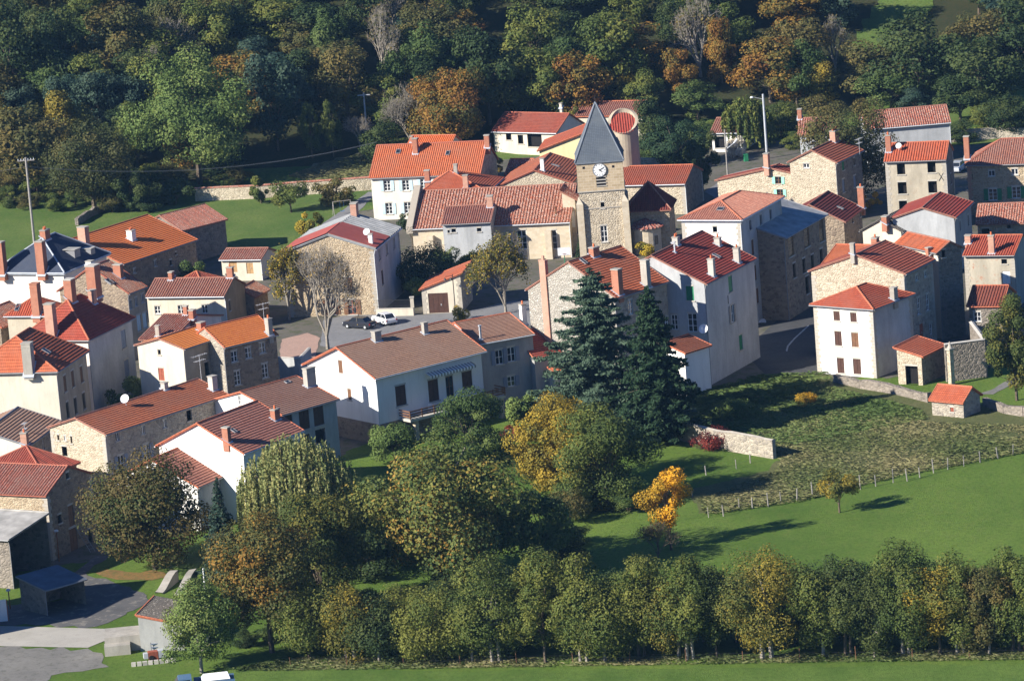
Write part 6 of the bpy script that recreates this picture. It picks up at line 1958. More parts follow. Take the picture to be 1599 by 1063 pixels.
# trimmed tree row along the bottom of the picture
row = [(483, 1028, 912, 92, 'olive', .1), (548, 1030, 908, 104, 'gold', -.12), (592, 1032, 925, 80, 'oakdark', .2), (672, 1032, 912, 112, 'olive', .15), (738, 1033, 928, 78, 'olive', .0),
       (775, 1034, 868, 100, 'olive', -.15), (852, 1035, 852, 84, 'olive', .12), (912, 1034, 862, 90, 'olive', .05), (945, 1032, 900, 100, 'olive', .0), (1003, 1026, 868, 78, 'olive', .2),
       (1060, 1026, 905, 96, 'gold', -.2), (1078, 1030, 866, 90, 'olive', .05), (1120, 1026, 880, 60, 'oakdark', .2), (1198, 1028, 858, 128, 'gold', -.1), (1286, 1024, 876, 90, 'olive', .08),
       (1325, 1022, 862, 84, 'oakdark', .25), (1366, 1026, 890, 74, 'oakdark', .35), (1415, 1022, 846, 92, 'olive', -.1), (1468, 1022, 880, 84, 'gold', .0), (1500, 1020, 858, 84, 'olive', .1), (1545, 1022, 880, 70, 'brown', .0), (1588, 1018, 850, 84, 'olive', .05), (1640, 1016, 860, 90, 'olive', .1)]
cols = {'olive': 'olive green', 'gold': 'golden green', 'oakdark': 'dark green', 'brown': 'brownish'}
nrow = len(row)
for i, (px, py, top, wd, mt, tb) in enumerate(row):
    near_ = {0: 'first clipped tree at the left end of the bottom row, short and olive', 1: 'second clipped tree of the bottom row, yellow tinged', 2: 'small dark tree third in the bottom row',
             3: 'broad bronze clipped tree fourth in the bottom row', 4: 'narrow clipped tree fifth in the bottom row', 5: 'tall tree rising behind the fifth tree of the bottom row', 6: 'tall olive tree seventh in the bottom row, left of two tall neighbours',
             7: 'tall olive tree eighth in the bottom row', 8: 'spreading lower tree in front of the eighth tree', 9: 'slim upright tree tenth in the bottom row', 10: 'short golden tree in the middle of the bottom row',
             11: 'taller olive tree behind the short golden tree', 12: 'narrow dark tree just left of the widest golden tree', 13: 'widest golden orange tree of the bottom row', 14: 'round olive tree right of the widest golden tree',
             15: 'dark tree second right of the widest golden tree', 16: 'narrow blackish green tree between taller neighbours of the row', 17: 'highest tree of the right half of the row', 18: 'bright yellow tinged tree fourth from the right end of the row',
             19: 'olive tree behind the bright yellow tinged one', 20: 'brownish narrow tree near the right end of the row', 21: 'tall olive tree cut by the right edge of the photo', 22: 'row tree just past the right edge of the photo'}[i]
    tree_px('hornbeam_tree', near_, 'tree', BL, px, py, top + 4, wd * 1.18, 100 + i, group='clipped trees in the row along the bottom field', mat=L[mt], nleaf=int(17000 * (wd / 95) * ((py - top) / 150)), leaf=.165, nclump=95, base=.11, shape='egg', tintbias=tb, vert=1.2, multi=1 + i % 2, bark=BARKP if i % 3 else BARK)

# ------------------------------------------------------------------ the wood on the hillside
def fproto(kind, seed):
    if kind == 'pine': return broadleaf(seed, 11, 7, 1.5, L['pine'], 6500, .32, 40, shape='egg')
    if kind == 'bare': return bare_tree(seed, 11, 8, L['brown'], 700, .3, depth=6)
    m = {'dark': 'oakdark', 'green': 'green', 'olive': 'olive', 'brown': 'brown', 'autumn': 'autumn', 'gold': 'gold'}[kind]
    return broadleaf(seed, 11, 8.5, 1.2, L[m], 7500, .32, 52, shape='egg')
PROTO = {k: [fproto(k, 300 + 10 * i + j) for j in range(3 if k in ('dark', 'olive', 'brown') else 2)] for i, k in enumerate(['pine', 'bare', 'dark', 'green', 'olive', 'brown', 'autumn', 'gold'])}
KLAB = {'pine': ('pine_tree', 'bluish green pine standing in the hillside wood'), 'bare': ('leafless_tree', 'grey leafless tree standing in the hillside wood'), 'dark': ('oak_tree', 'dark green oak standing in the hillside wood'),
        'green': ('ash_tree', 'mid green broadleaf tree standing in the hillside wood'), 'olive': ('oak_tree', 'olive coloured tree standing in the hillside wood'), 'brown': ('beech_tree', 'brown leaved tree standing in the hillside wood'),
        'autumn': ('beech_tree', 'orange autumn tree standing in the hillside wood'), 'gold': ('birch_tree', 'yellow green tree standing in the hillside wood')}
used_spots = []
def wood_tree(kind, x, y, h, w_, rng, label=None):
    ms = PROTO[kind][rng.randrange(len(PROTO[kind]))]
    nm, lab = KLAB[kind]
    base_w = 7.0 if kind == 'pine' else (8.0 if kind == 'bare' else 8.5)
    plant(nm, label or lab, 'tree', ms, (x, y, ground_z(x, y) - .1), rng.uniform(0, 6.28), (w_ / base_w, w_ / base_w, h / 11), 'trees of the hillside wood' if not label else None)
    used_spots.append((x, y, w_))
rngf = random.Random(8)
feature = [('dark', 25, 175, 10, 110, 0), ('dark', 95, 165, 15, 90, 0), ('brown', 185, 140, 10, 120, 0), ('brown', 55, 305, 165, 130, 'russet brown tree mass at the far left behind the utility pole'), ('pine', 110, 215, 118, 64, 0), ('pine', 160, 215, 112, 64, 0), ('pine', 205, 205, 118, 60, 0), ('pine', 30, 215, 135, 60, 0),
  ('gold', 121, 130, 62, 14, 'narrow bright yellow tree in the dark wood at the left'), ('bare', 240, 165, 70, 66, 'grey leafless tree just left of the very large pale green tree'), ('bare', 42, 175, 90, 50, 'rusty bare tree in the dark wood at the far left'), ('olive', 330, 110, 0, 90, 0), ('brown', 280, 100, -10, 80, 0),
  ('pine', 405, 150, 60, 76, 0), ('pine', 435, 235, 85, 80, 0), ('pine', 470, 205, 110, 70, 0), ('olive', 215, 255, 160, 70, 0), ('green', 520, 120, 14, 70, 'rounded mid green tree in the wood above the orange brown tree'), ('brown', 545, 195, 72, 96, 0), ('bare', 598, 145, 5, 80, 0),
  ('autumn', 725, 100, 18, 72, 'orange tree high in the wood above the long red roof'), ('dark', 765, 195, 45, 108, 0), ('olive', 835, 130, 10, 100, 0), ('green', 885, 165, 60, 90, 0), ('olive', 950, 150, 20, 110, 0), ('brown', 655, 110, 5, 90, 0), ('olive', 1010, 190, 110, 60, 0), ('gold', 985, 175, 118, 60, 'golden green tree right behind the spire'),
  ('dark', 1020, 235, 150, 60, 0), ('autumn', 1060, 150, 75, 60, 'rust coloured tree behind the dark evergreens'), ('autumn', 1128, 130, 28, 54, 'tall orange tree left of the round orange oak'), ('autumn', 1203, 160, 58, 108, 'round orange oak in the wood above the steel lamp pole'), ('green', 1090, 190, 128, 80, 0), ('bare', 1094, 120, -10, 110, 'big pale leafless tree high in the wood'),
  ('gold', 1288, 165, 95, 58, 'yellow brown tree in the wood above the big brown green oak'), ('dark', 1440, 170, 22, 150, 0), ('dark', 1540, 185, 60, 130, 0), ('dark', 1590, 120, 0, 110, 0), ('green', 1392, 175, 108, 84, 'leafy green tree right behind the long pale barn roof'), ('pine', 1430, 180, 136, 48, 'grey blue young pine behind the long pale barn roof'), ('bare', 1305, 115, 20, 70, 0), ('dark', 1500, 190, 120, 90, 0),
  ('olive', 488, 248, 162, 34, 'left of two slender olive trees above the dry bank'), ('olive', 521, 245, 158, 34, 'right of two slender olive trees above the dry bank'), ('dark', 600, 260, 190, 70, 0), ('olive', 1150, 110, 30, 80, 0), ('brown', 1245, 120, 30, 90, 0), ('dark', 1570, 215, 150, 70, 0), ('olive', 1220, 215, 160, 60, 0), ('brown', 1290, 215, 150, 80, 0)]
for kd, px, py, top, wp, lab in feature:
    p = at_base(px, py); s = px_scale(p)
    wood_tree(kd, p.x, p.y, (py - top) * s / math.cos(PITCH), wp * s, rngf, lab or None)
clear = at_base(1385, 35)
n = 0
for k in range(4000):
    x = rngf.uniform(-95, 104); y = 661 + .16 * x + rngf.uniform(3, 108)
    if ground_z(x, y) < .8: continue
    px, py = proj((x, y, ground_z(x, y)))
    if abs(x - clear.x) < 7 and abs(y - clear.y) < 22: continue
    if 395 < px < 630 and py > 205: continue
    d = y - (661 + .16 * x)
    if d < 14 and rngf.random() < .5: continue
    if any((x - a) ** 2 + ((y - b) * 1.0) ** 2 < (2.7 + .13 * w_) ** 2 for a, b, w_ in used_spots): continue
    kd = rngf.choices(['dark', 'olive', 'brown', 'green', 'pine', 'bare', 'autumn', 'gold'], [34, 24, 16, 10, 7, 7, 4, 2])[0]
    w_ = rngf.uniform(7, 12)
    wood_tree(kd, x, y, rngf.uniform(7.5, 11.5), w_, rngf)
    n += 1
    if n > 245: break

for i, (px, py, sz, kd) in enumerate([(15, 322, 4.5, 'olive'), (48, 326, 3.8, 'brown'), (88, 330, 4.2, 'olive'), (118, 322, 3.5, 'green'), (176, 332, 4.6, 'brown'), (232, 330, 4.4, 'dark'), (258, 318, 3.6, 'green'), (292, 306, 3.2, 'green'), (345, 300, 4.0, 'olive'), (372, 290, 4.5, 'brown'), 
     (200, 316, 6.0, 'dark'), (150, 310, 5.0, 'brown'), (100, 308, 6.0, 'brown'), (60, 310, 6.0, 'olive'), (10, 305, 6.5, 'brown'), (240, 300, 6.5, 'olive'), (270, 296, 6.0, 'brown'), (350, 280, 7.0, 'dark'), (600, 232, 4.0, 'brown'), (625, 240, 3.6, 'olive'), (1015, 250, 4.5, 'green'), (1085, 232, 6.0, 'green'), (1120, 222, 5.0, 'olive'), (1225, 205, 5.5, 'brown'), (1500, 222, 5.0, 'dark'), (1545, 205, 6.0, 'olive'), (1590, 200, 6.5, 'dark'), (1240, 232, 3.5, 'olive'), (1470, 230, 3.0, 'green'), (1400, 240, 3.0, 'green')]):
    p = at_base(px, py)
    ms = PROTO[kd][i % 2]
    plant('hedge_bush', 'scrubby bush in the hedge along the foot of the wooded hill', 'bush', ms, (p.x, p.y, ground_z(p.x, p.y) - sz * .12), i * 1.3, (sz / 8.5, sz / 8.5, sz * .8 / 11), 'bushes along the foot of the hill')

rr_ = random.Random(21)
back = [(515, 1010, 9), (628, 1012, 9), (705, 1010, 10), (820, 1008, 11), (880, 1006, 11.5), (975, 1004, 10.5), (1035, 1004, 10), (1100, 1002, 10.5), (1150, 1002, 10), (1250, 1000, 10), (1300, 1000, 10.5), (1345, 1000, 10.5), (1395, 998, 11), (1445, 998, 10.5), (1490, 998, 10.5), (1530, 996, 10.5), (1575, 996, 11)]
RP = [broadleaf(500 + k, 9, 6.0, .7, L[m], 10000, .18, 70, shape='egg', vert=1.7) for k, m in enumerate(('olive', 'oakdark', 'gold', 'brown'))]
for i, (px, py, h) in enumerate(back):
    p = at_base(px, py)
    plant('hornbeam_tree', 'tree of the second row standing close behind the clipped bottom row', 'tree', RP[(1, 0, 1, 1, 0, 1, 1)[i % 7]], p, i * 1.7, (1.05, 1.05, h * .68 / 9), 'second row of trees behind the clipped row')
under = [(610, 850, 7), (655, 870, 7), (575, 900, 7), (560, 800, 6), (660, 790, 5), (905, 800, 5), (880, 880, 5), (600, 985, 4.0), (640, 960, 4.5), (560, 965, 4.5), (690, 980, 4.0), (760, 965, 4.5), (820, 945, 4.5), (860, 930, 3.5), (440, 930, 4), (520, 900, 5), (590, 880, 5), (780, 850, 5), (640, 800, 4), (560, 830, 5), (900, 850, 3.0), (420, 1000, 2.5), (385, 1010, 2.5), (980, 800, 3.5), (830, 745, 3.5), (790, 720, 3.0), (690, 735, 3.5)]
for i, (px, py, h) in enumerate(under):
    p = at_base(px, py)
    plant('understorey_bush', 'dark bush growing in the shade between the garden trees', 'bush', PROTO[('dark', 'green')[i % 2]][i % 2], (p.x, p.y, -h * .12), i * 2.1, (h / 8.5, h / 8.5, h * .8 / 11), 'bushes in the shade of the garden trees')
# ------------------------------------------------------------------ walls
def wall_run(name, label, pts, h, th=.5, mat='s_grey', cap=None, cat='wall', jag=0.0, capmat='quoin', z=None):
    P = [at_ground(*p) for p in pts] if z is None else [at(p[0], p[1], z) for p in pts]
    P = [Vector((p.x, p.y, ground_z(p.x, p.y))) for p in P]
    o = P[0].copy()
    root = empty(name, o, 0, label, cat)
    rng = random.Random(len(pts))
    mb = MB(); cb = MB(); run = 0
    for a, b in zip(P, P[1:]):
        a = a - o; b = b - o
        d = (b - a); L_ = d.length; d.normalize(); n = Vector((-d.y, d.x, 0)) * th / 2
        k = max(1, int(L_ / 1.2)); 
        hs = [h + rng.uniform(-jag, jag) for _ in range(k + 1)]
        for i in range(k):
            p = a.lerp(b, i / k); q = a.lerp(b, (i + 1) / k); h0, h1 = hs[i], hs[i + 1]
            u0, u1 = run + L_ * i / k, run + L_ * (i + 1) / k
            for s in (-1, 1):
                F_ = [p + n * s - UPZ * .3, q + n * s - UPZ * .3, q + n * s + UPZ * h1, p + n * s + UPZ * h0]
                mb.face(F_ if s < 0 else F_[::-1], [(u0, 0), (u1, 0), (u1, h), (u0, h)] if s < 0 else [(u0, h), (u1, h), (u1, 0), (u0, 0)])
            mb.face([p - n + UPZ * h0, q - n + UPZ * h1, q + n + UPZ * h1, p + n + UPZ * h0], [(u0, 0), (u1, 0), (u1, th), (u0, th)])
            if cap:
                m = n * 1.35; t = UPZ * (h + .003); e = UPZ * cap
                c0, c1 = p + UPZ * h0, q + UPZ * h1
                r0, r1 = c0 + e, c1 + e
                cb.face([c0 - m, c1 - m, r1, r0], [(u0, 0), (u1, 0), (u1, .4), (u0, .4)]); cb.face([r0, r1, c1 + m, c0 + m], [(u0, 0), (u1, 0), (u1, .4), (u0, .4)])
                cb.face([c0 - m, c0 + m, r0]); cb.face([c1 + m, c1 - m, r1]); cb.face([c0 + m, c1 + m, c1 - m, c0 - m])
        for e0, s in ((a, 1), (b, -1)):
            hh = hs[0] if s == 1 else hs[-1]
            mb.face([e0 - n - UPZ * .3, e0 + n - UPZ * .3, e0 + n + UPZ * hh, e0 - n + UPZ * hh], [(0, 0), (th, 0), (th, h), (0, h)])
        run += L_
    mb.build('masonry', M[mat], root)
    if cap: cb.build('coping', M[capmat], root)
    return root
wall_run('garden_wall', 'long pale stone wall with tiled coping at the foot of the wooded hill', [(306, 314), (400, 310), (460, 305), (520, 301), (588, 296)], 1.9, .5, 's_pale', .22, capmat='t_old')
wall_run('ruined_wall', 'ivy grown old plaster wall ending in the lawn before the rough meadow', [(1000, 668), (1052, 684), (1120, 700), (1210, 716)], 2.1, .5, 's_grey', .12, jag=.08, capmat='quoin')
wall_run('dry_stone_wall', 'tumbledown grey dry stone wall in front of the white hipped house', [(1304, 596), (1345, 606), (1400, 615), (1452, 628)], 1.0, .6, 's_dark', None, jag=.18)
wall_run('dry_stone_wall', 'grey dry stone wall right of the tiny stone hut', [(1538, 633), (1570, 645), (1600, 650), (1660, 655)], 1.0, .6, 's_dark', None, jag=.15)
wall_run('yard_wall', 'high dark stone yard wall with pale coping below the tall dark house', [(1478, 596), (1540, 588), (1520, 560)], 4.4, .45, 's_dark', .12, capmat='concrete_pale')
wall_run('retaining_wall', 'pale rendered retaining wall beside the pink path', [(438, 590), (470, 592), (486, 575)], 2.6, .35, 'p_grey_and_shade', .08, capmat='concrete_pale')
wall_run('low_wall', 'low cream wall under the dark fence beside the white car', [T4(760, 645), T4(952, 640)], 1.0, .3, 'p_cream', .06, capmat='concrete_pale')
wall_run('field_wall', 'low ruined stone wall on the left meadow behind the orange farmhouse', [(120, 352), (142, 338), (165, 328)], 1.1, .5, 's_dark', None, jag=.2)
wall_run('terrace_wall', 'old stone terrace wall at the wood edge behind the right houses', [(1440, 226), (1500, 221), (1560, 216), (1640, 214)], 1.6, .5, 's_grey', None, jag=.2)
wall_run('churchyard_wall', 'low pale wall between round tower and dark evergreens', [(985, 262), (1040, 262)], 1.4, .4, 's_pale', .1)

# ------------------------------------------------------------------ fences
def fence(name, label, bases, h, wires=3, r=.06, mat='wood_grey'):
    P = [at_base(*b) for b in bases]
    root = empty(name, P[0], 0, label, 'fence')
    me = MB(); me.tube((0, 0, -.3), (0, 0, h), r, r * .85, 6); pm = me.mesh('post', M[mat])
    rng = random.Random(4)
    for p in P:
        q = p - P[0]
        o = link_mesh('post', pm, root, q, (rng.uniform(-.06, .06), rng.uniform(-.08, .08), rng.uniform(0, 3)))
        o.scale = (rng.uniform(.8, 1.3),) * 2 + (rng.uniform(.8, 1.15),)
    wb = MB()
    for k in range(wires):
        z = h * (.35 + .3 * k)
        for a, b in zip(P, P[1:]): wb.tube(a - P[0] + UPZ * z, b - P[0] + UPZ * z, .012, .012, 3, 0, False)
    if wires: wb.build('wire', M['iron'], root)
    return root
fence('field_fence', 'wire fence with grey wooden posts along the top of the green field', [T11(x, y) for x, y in ((367, 520), (425, 515), (487, 488), (538, 485), (600, 478), (650, 462), (712, 455), (773, 436), (838, 420), (898, 412), (960, 410), (1020, 398), (1088, 384), (1143, 378), (1192, 364), (1246, 346), (1302, 332), (1364, 320), (1428, 305), (1497, 290), (1556, 276), (1620, 262))], 1.35)
fence('pasture_fence', 'wire fence with thin posts under the clipped tree row', [(x + 17 * math.sin(x), 1040 - (x - 470) * .012) for x in range(470, 1640, 88)], 1.1, 2, .04, 'wood_brown')
fence('garden_fence', 'short wire fence with dark posts around the lawn', [T11(303, 440), T11(357, 355), T11(475, 330), T11(530, 308)], 1.2, 1)
rf = empty('railing_fence', at_base(*T4(766, 640)), 0, 'dark iron railing on top of the low cream wall', 'railing')
a = at_base(*T4(766, 642)); b = at_base(*T4(945, 638)); a = a - rf.location + UPZ * 1.08; b = b - rf.location + UPZ * 1.08
mb = MB()
for k in range(30):
    p = a.lerp(b, k / 29); mb.tube(p, p + UPZ * 1.0, .02, .02, 4)
for z in (.1, .95): mb.tube(a + UPZ * z, b + UPZ * z, .03, .03, 4)
mb.build('bars', M['iron'], rf)
def block(name, label, cat, px, size, mat, rz=0.0, off=(0, 0, 0), part='body'):
    p = at_base(*px)
    r = empty(name, (p.x + off[0], p.y + off[1], p.z + off[2]), rz, label, cat)
    mb = MB(); mb.box(-size[0] / 2, size[0] / 2, -size[1] / 2, size[1] / 2, 0, size[2]); mb.build(part, M[mat], r)
    return r
gp = block('gate_pillar', 'white gate pillar between the low wall and the garage', 'pillar', T4(947, 638), (.45, .45, 2.3), 'p_cream', part='shaft')
mb = MB(); mb.box(-.3, .3, -.3, .3, 2.3, 2.42); mb.build('cap', M['concrete_pale'], gp)
pl_ = block('stone_pillar', 'slim pale stone pillar with pointed top before the dark yard wall', 'pillar', T9(955, 800), (.55, .55, 4.1), 's_pale', .6, part='shaft')
mb = MB(); mb.box(-.4, .4, -.4, .4, 4.1, 4.3); mb.build('cap', M['quoin'], pl_)
mb = MB(); mb.lathe([(.3, 4.3), (.12, 4.75), (.1, 4.9), (.001, 5.1)], 8); mb.build('finial', M['quoin'], pl_)

# ------------------------------------------------------------------ poles, lamps and wires
def pole(name, label, cat, px, top, r=.14, mat='wood_grey'):
    p = at_base(*px); s = px_scale(p); h = (px[1] - top) * s / math.cos(PITCH)
    root = empty(name, p, 0, label, cat)
    mb = MB(); mb.tube((0, 0, -.3), (0, 0, h), r, r * .75, 8); mb.build('pole', M[mat], root)
    return root, h
up, uh = pole('utility_pole', 'grey wooden utility pole with wires on the left meadow', 'utility pole', (56, 402), 247, .2)
mb = MB(); mb.box(-1.2, 1.2, -.07, .07, uh - .5, uh - .36); mb.build('crossarm', M['wood_grey'], up)
ib = MB()
for x in (-1.1, -.7, -.3, .3, .7, 1.1):
    ib = MB(); ib.lathe([(.05, uh - .36), (.07, uh - .28), (.04, uh - .2), (.001, uh - .1)], 6, Matrix.Translation((x, 0, 0))); ib.build('insulator', M['gutter_pale'], up)
sp_, sh = pole('steel_lamp_pole', 'tall steel pole with small lamp behind the village street', 'lamp pole', (1198, 248), 148, .19, 'metal')
mb = MB(); mb.tube((0, 0, sh - .8), (-1.5, -.2, sh - .3), .05, .04, 6); mb.build('lamp_arm', M['metal'], sp_)
mb = MB(); mb.lathe([(.001, .12), (.22, .06), (.28, -.08), (.001, -.14)], 10, Matrix.Translation((-1.7, -.2, sh - .3))); mb.build('lamp_head', M['lampglass'], sp_)
wl, wh = pole('street_lamp', 'white lamp on an arm fixed to a wooden pole near the pampas grass', 'street lamp', (1137, 284), 203, .13, 'wood_grey')
mb = MB(); mb.tube((0, 0, wh * .62), (1.3, -.1, wh * .74), .05, .04, 6); mb.build('lamp_arm', M['gutter_pale'], wl)
mb = MB(); mb.tube((1.2, -.1, wh * .73), (1.75, -.1, wh * .80), .10, .16, 8); mb.build('lamp_head', M['lampglass'], wl)
pole('wooden_post', 'plain thin wooden pole in front of the rubble stone barn', 'pole', T6(815, 545), 279, .09)
fp, fh = pole('power_pole', 'far grey power pole with crossarm in front of the wood', 'utility pole', (573, 208), 146, .16, 'metal')
mb = MB(); mb.box(-1.0, 1.0, -.07, .07, fh - .4, fh - .25); mb.build('crossarm', M['metal'], fp)
pole('white_pole', 'plain white pole beside the light green birch', 'pole', (323, 950), 886, .08, 'white')
for q, tp, lab, nm in ((T3(348, 362), T3(0, 180)[1], 'rusty yard lamp with round head before the stone barn', 'yard_lamp'), (T3(60, 640), T3(0, 528)[1], 'yard lamp beside the low open shed', 'yard_lamp')):
    r_, h_ = pole(nm, lab, 'street lamp', q, tp, .07, 'rust')
    mb = MB(); mb.lathe([(.001, .16), (.2, .1), (.24, -.05), (.001, -.12)], 10, Matrix.Translation((0, 0, h_))); mb.build('lamp_head', M['lampglass'], r_)
gl, gh = pole('street_lamp', 'black double headed lamp post standing at the garage corner', 'street lamp', T4(1168, 634), T4(0, 425)[1], .07, 'iron')
for x in (-.75, .0):
    mb = MB(); mb.tube((0, 0, gh - .2), (x - .2, -.1, gh - .25), .03, .03, 5); mb.lathe([(.05, .3), (.2, 0), (.001, -.02)], 8, Matrix.Translation((x - .25, -.1, gh - .7))); mb.build('lamp_head', M['iron'], gl)
cx, chh = pole('wayside_cross', 'tall dark wooden crucifix standing before the church nave', 'cross', T5(1040, 830), T5(0, 575)[1], .14, 'wood_brown')
mb = MB(); mb.box(-.75, .75, -.07, .07, chh - 1.5, chh - 1.3); mb.build('crossbeam', M['wood_brown'], cx)
mb = MB(); mb.lathe([(.001, chh - 2.3), (.14, chh - 2.0), (.16, chh - 1.5), (.1, chh - 1.25), (.11, chh - 1.1), (.001, chh - .95)], 8, Matrix.Translation((0, -.22, 0))); mb.build('crucified_figure', M['quoin'], cx)
bh, bhh = pole('basketball_hoop', 'white basketball board on a post below the church stairs', 'basketball hoop', (883, 422), 396, .07, 'green')
mb = MB(); mb.box(-.85, .85, -.2, -.14, bhh - .2, bhh + .85); mb.build('backboard', M['dish'], bh)
mb = MB(); mb.lathe([(.22, 0), (.24, .02), (.22, .04)], 14, Matrix.Translation((0, -.45, bhh))); mb.build('rim', M['wood_red'], bh)
# drooping wires
def wire(name, label, A, B, sag, n=3, gap=.35):
    root = empty(name, A, 0, label, 'cable')
    for k in range(n):
        mb = MB(); off = Vector((0, gap * (k - (n - 1) / 2), 0)); N_ = 24
        pts = []
        for i in range(N_ + 1):
            f = i / N_; p = (B - A) * f + off; p.z -= 4 * sag * f * (1 - f); pts.append(p)
        mb.path(pts, .010, 3); mb.build('conductor', M['gutter'], root)
A_ = up.location + Vector((0, 0, uh - 1.3))
B_ = at(588, 222, 6.5)
wire('overhead_cable', 'sagging overhead wires running right from the left meadow pole', A_, B_, 2.2)
wire('overhead_cable', 'overhead wires leaving the left meadow pole towards the left edge', A_, A_ + Vector((-40, -6, 1)), 1.0, 2)
w0 = at(*T3(-20, 455), 3.2)

# ------------------------------------------------------------------ cars
def paint(name, col): return plain(name, col, .25, .03, 2, .5)
M['car_white'] = paint('car_paint_white', (.72, .73, .74)); M['car_black'] = paint('car_paint_black', (.02, .022, .03)); M['car_silver'] = paint('car_paint_silver', (.42, .44, .47)); M['car_blue'] = paint('car_paint_blue', (.10, .18, .30))
M['lamp_red'] = plain('red_lamp', (.4, .02, .02), .3)
def car(label, px, rz, paintk, hatch=True, ln=3.9, name='parked_car'):
    p = at_base(*px); p.z += .034
    r = empty(name, p, rz, label, 'car')
    w_ = .82
    sec = [(-ln / 2, .35, .62, 0), (-ln / 2 + .1, .28, .86, 0), (-ln / 2 + 1.0, .25, .92, 0), (ln / 2 - 1.0, .25, .93, 0), (ln / 2 - .12, .28, .90, 0), (ln / 2, .36, .66, 0)]
    mb = MB()
    for (xa, a0, a1, _), (xb, b0, b1, _) in zip(sec, sec[1:]):
        for s in (-1, 1):
            F_ = [(xa, s * w_, a0), (xb, s * w_, b0), (xb, s * w_ * .98, b1 - .12), (xa, s * w_ * .98, a1 - .12)]
            mb.face(F_ if s < 0 else F_[::-1], None, 0, False)
            F_ = [(xa, s * w_ * .98, a1 - .12), (xb, s * w_ * .98, b1 - .12), (xb, s * w_ * .86, b1), (xa, s * w_ * .86, a1)]
            mb.face(F_ if s < 0 else F_[::-1], None, 0, True)
        mb.face([(xa, -w_ * .86, a1), (xb, -w_ * .86, b1), (xb, w_ * .86, b1), (xa, w_ * .86, a1)], None, 0, True)
        mb.face([(xa, w_, a0), (xb, w_, b0), (xb, -w_, b0), (xa, -w_, a0)])
    for k, s in ((0, -1), (-1, 1)):
        x, a0, a1, _ = sec[k]
        mb.face([(x, -w_, a0), (x, w_, a0), (x, w_ * .98, a1 - .12), (x, w_ * .86, a1), (x, -w_ * .86, a1), (x, -w_ * .98, a1 - .12)][::s])
    # roof and pillars
    x0, x1, x2, x3 = -ln / 2 + .95, -ln / 2 + 1.55, (ln / 2 - .75 if hatch else ln / 2 - 1.25), (ln / 2 - .22 if hatch else ln / 2 - .7)
    mb.box(x1 - .02, x2 + .02, -.6, .6, 1.36, 1.42)
    for s in (-1, 1):
        for (xa, za), (xb, zb) in (((x0, .9), (x1, 1.4)), ((x2, 1.4), (x3, .9)), (((x1 + x2) / 2, 1.4), ((x1 + x2) / 2, .9))):
            mb.tube((xa, s * (.70 if za < 1 else .6), za), (xb, s * (.70 if zb < 1 else .6), zb), .035, .035, 4)
    b_ = mb.build('body', M[paintk], r)
    gb = MB()
    gb.face([(x0 + .03, -.66, .91), (x0 + .03, .66, .91), (x1, .57, 1.37), (x1, -.57, 1.37)][::-1])
    gb.build('windscreen', M['glass'], r)
    gb = MB(); gb.face([(x3 - .02, -.66, .91), (x3 - .02, .66, .91), (x2, .57, 1.37), (x2, -.57, 1.37)]); gb.build('rear_window', M['glass'], r)
    for s in (-1, 1):
        gb = MB(); F_ = [(x0 + .05, s * .69, .92), (x3 - .05, s * .69, .92), (x2, s * .585, 1.37), (x1, s * .585, 1.37)]; gb.face(F_ if s < 0 else F_[::-1]); gb.build('side_window', M['glass'], r)
        for x in (-ln / 2 + .75, ln / 2 - .75):
            wb = MB(); wb.tube((0, -.09, 0), (0, .09, 0), .31, .31, 14); wo = wb.build('wheel', M['tyre'], r, (x, s * .76, .31))
            rb = MB(); rb.tube((0, s * .085, 0), (0, s * .1, 0), .17, .16, 10); rb.build('rim', M['metal'], wo)
        lb = MB(); lb.box(ln / 2 - .06, ln / 2 + .012, s * .72 - .1, s * .72 + .1, .6, .78); lb.build('tail_light', M['lamp_red'], r)
        lb = MB(); lb.box(-ln / 2 - .012, -ln / 2 + .06, s * .62 - .14, s * .62 + .14, .58, .72); lb.build('headlight', M['lampglass'], r)
    nb = MB(); nb.box(ln / 2 + .002, ln / 2 + .016, -.26, .26, .45, .56); nb.build('number_plate', M['white'], r)
    return r
car('white hatchback parked on the square beside the low cream wall', T4(800, 682), -1.05, 'car_white')
car('black car parked left of the white hatchback', T4(672, 705), -.62, 'car_black', False, 4.3)
car('silver car parked between the two stone houses at the upper right', Q6(895, 785), 1.2, 'car_silver', True, 4.0)
tk = at_base(324, 1086)
tr = empty('flatbed_truck', (tk.x, tk.y, 0.03), .1, 'blue grey flatbed truck with white cover cut by the bottom edge', 'truck')
mb = MB(); mb.box(-1.2, 2.6, -1.0, 1.0, .8, 1.0); mb.build('flatbed', M['wood_grey'], tr)
for y in (-.98, .9):
    mb = MB(); mb.box(-1.1, 2.6, y, y + .06, 1.0, 1.6); mb.build('side_board', M['car_blue'], tr)
mb = MB(); mb.box(-3.0, -1.25, -.95, .95, .5, 1.35); mb.face([(-2.9, -.9, 1.352), (-2.9, .9, 1.352), (-2.5, .8, 2.0), (-2.5, -.8, 2.0)][::-1]); mb.box(-2.5, -1.3, -.82, .82, 1.353, 2.02); mb.build('cab', M['car_blue'], tr)
mb = MB(); mb.face([(-2.93, -.8, 1.4), (-2.93, .8, 1.4), (-2.56, .7, 1.95), (-2.56, -.7, 1.95)][::-1]); mb.box(-2.35, -1.5, -.84, -.825, 1.45, 1.9); mb.build('cab_window', M['glass'], tr)
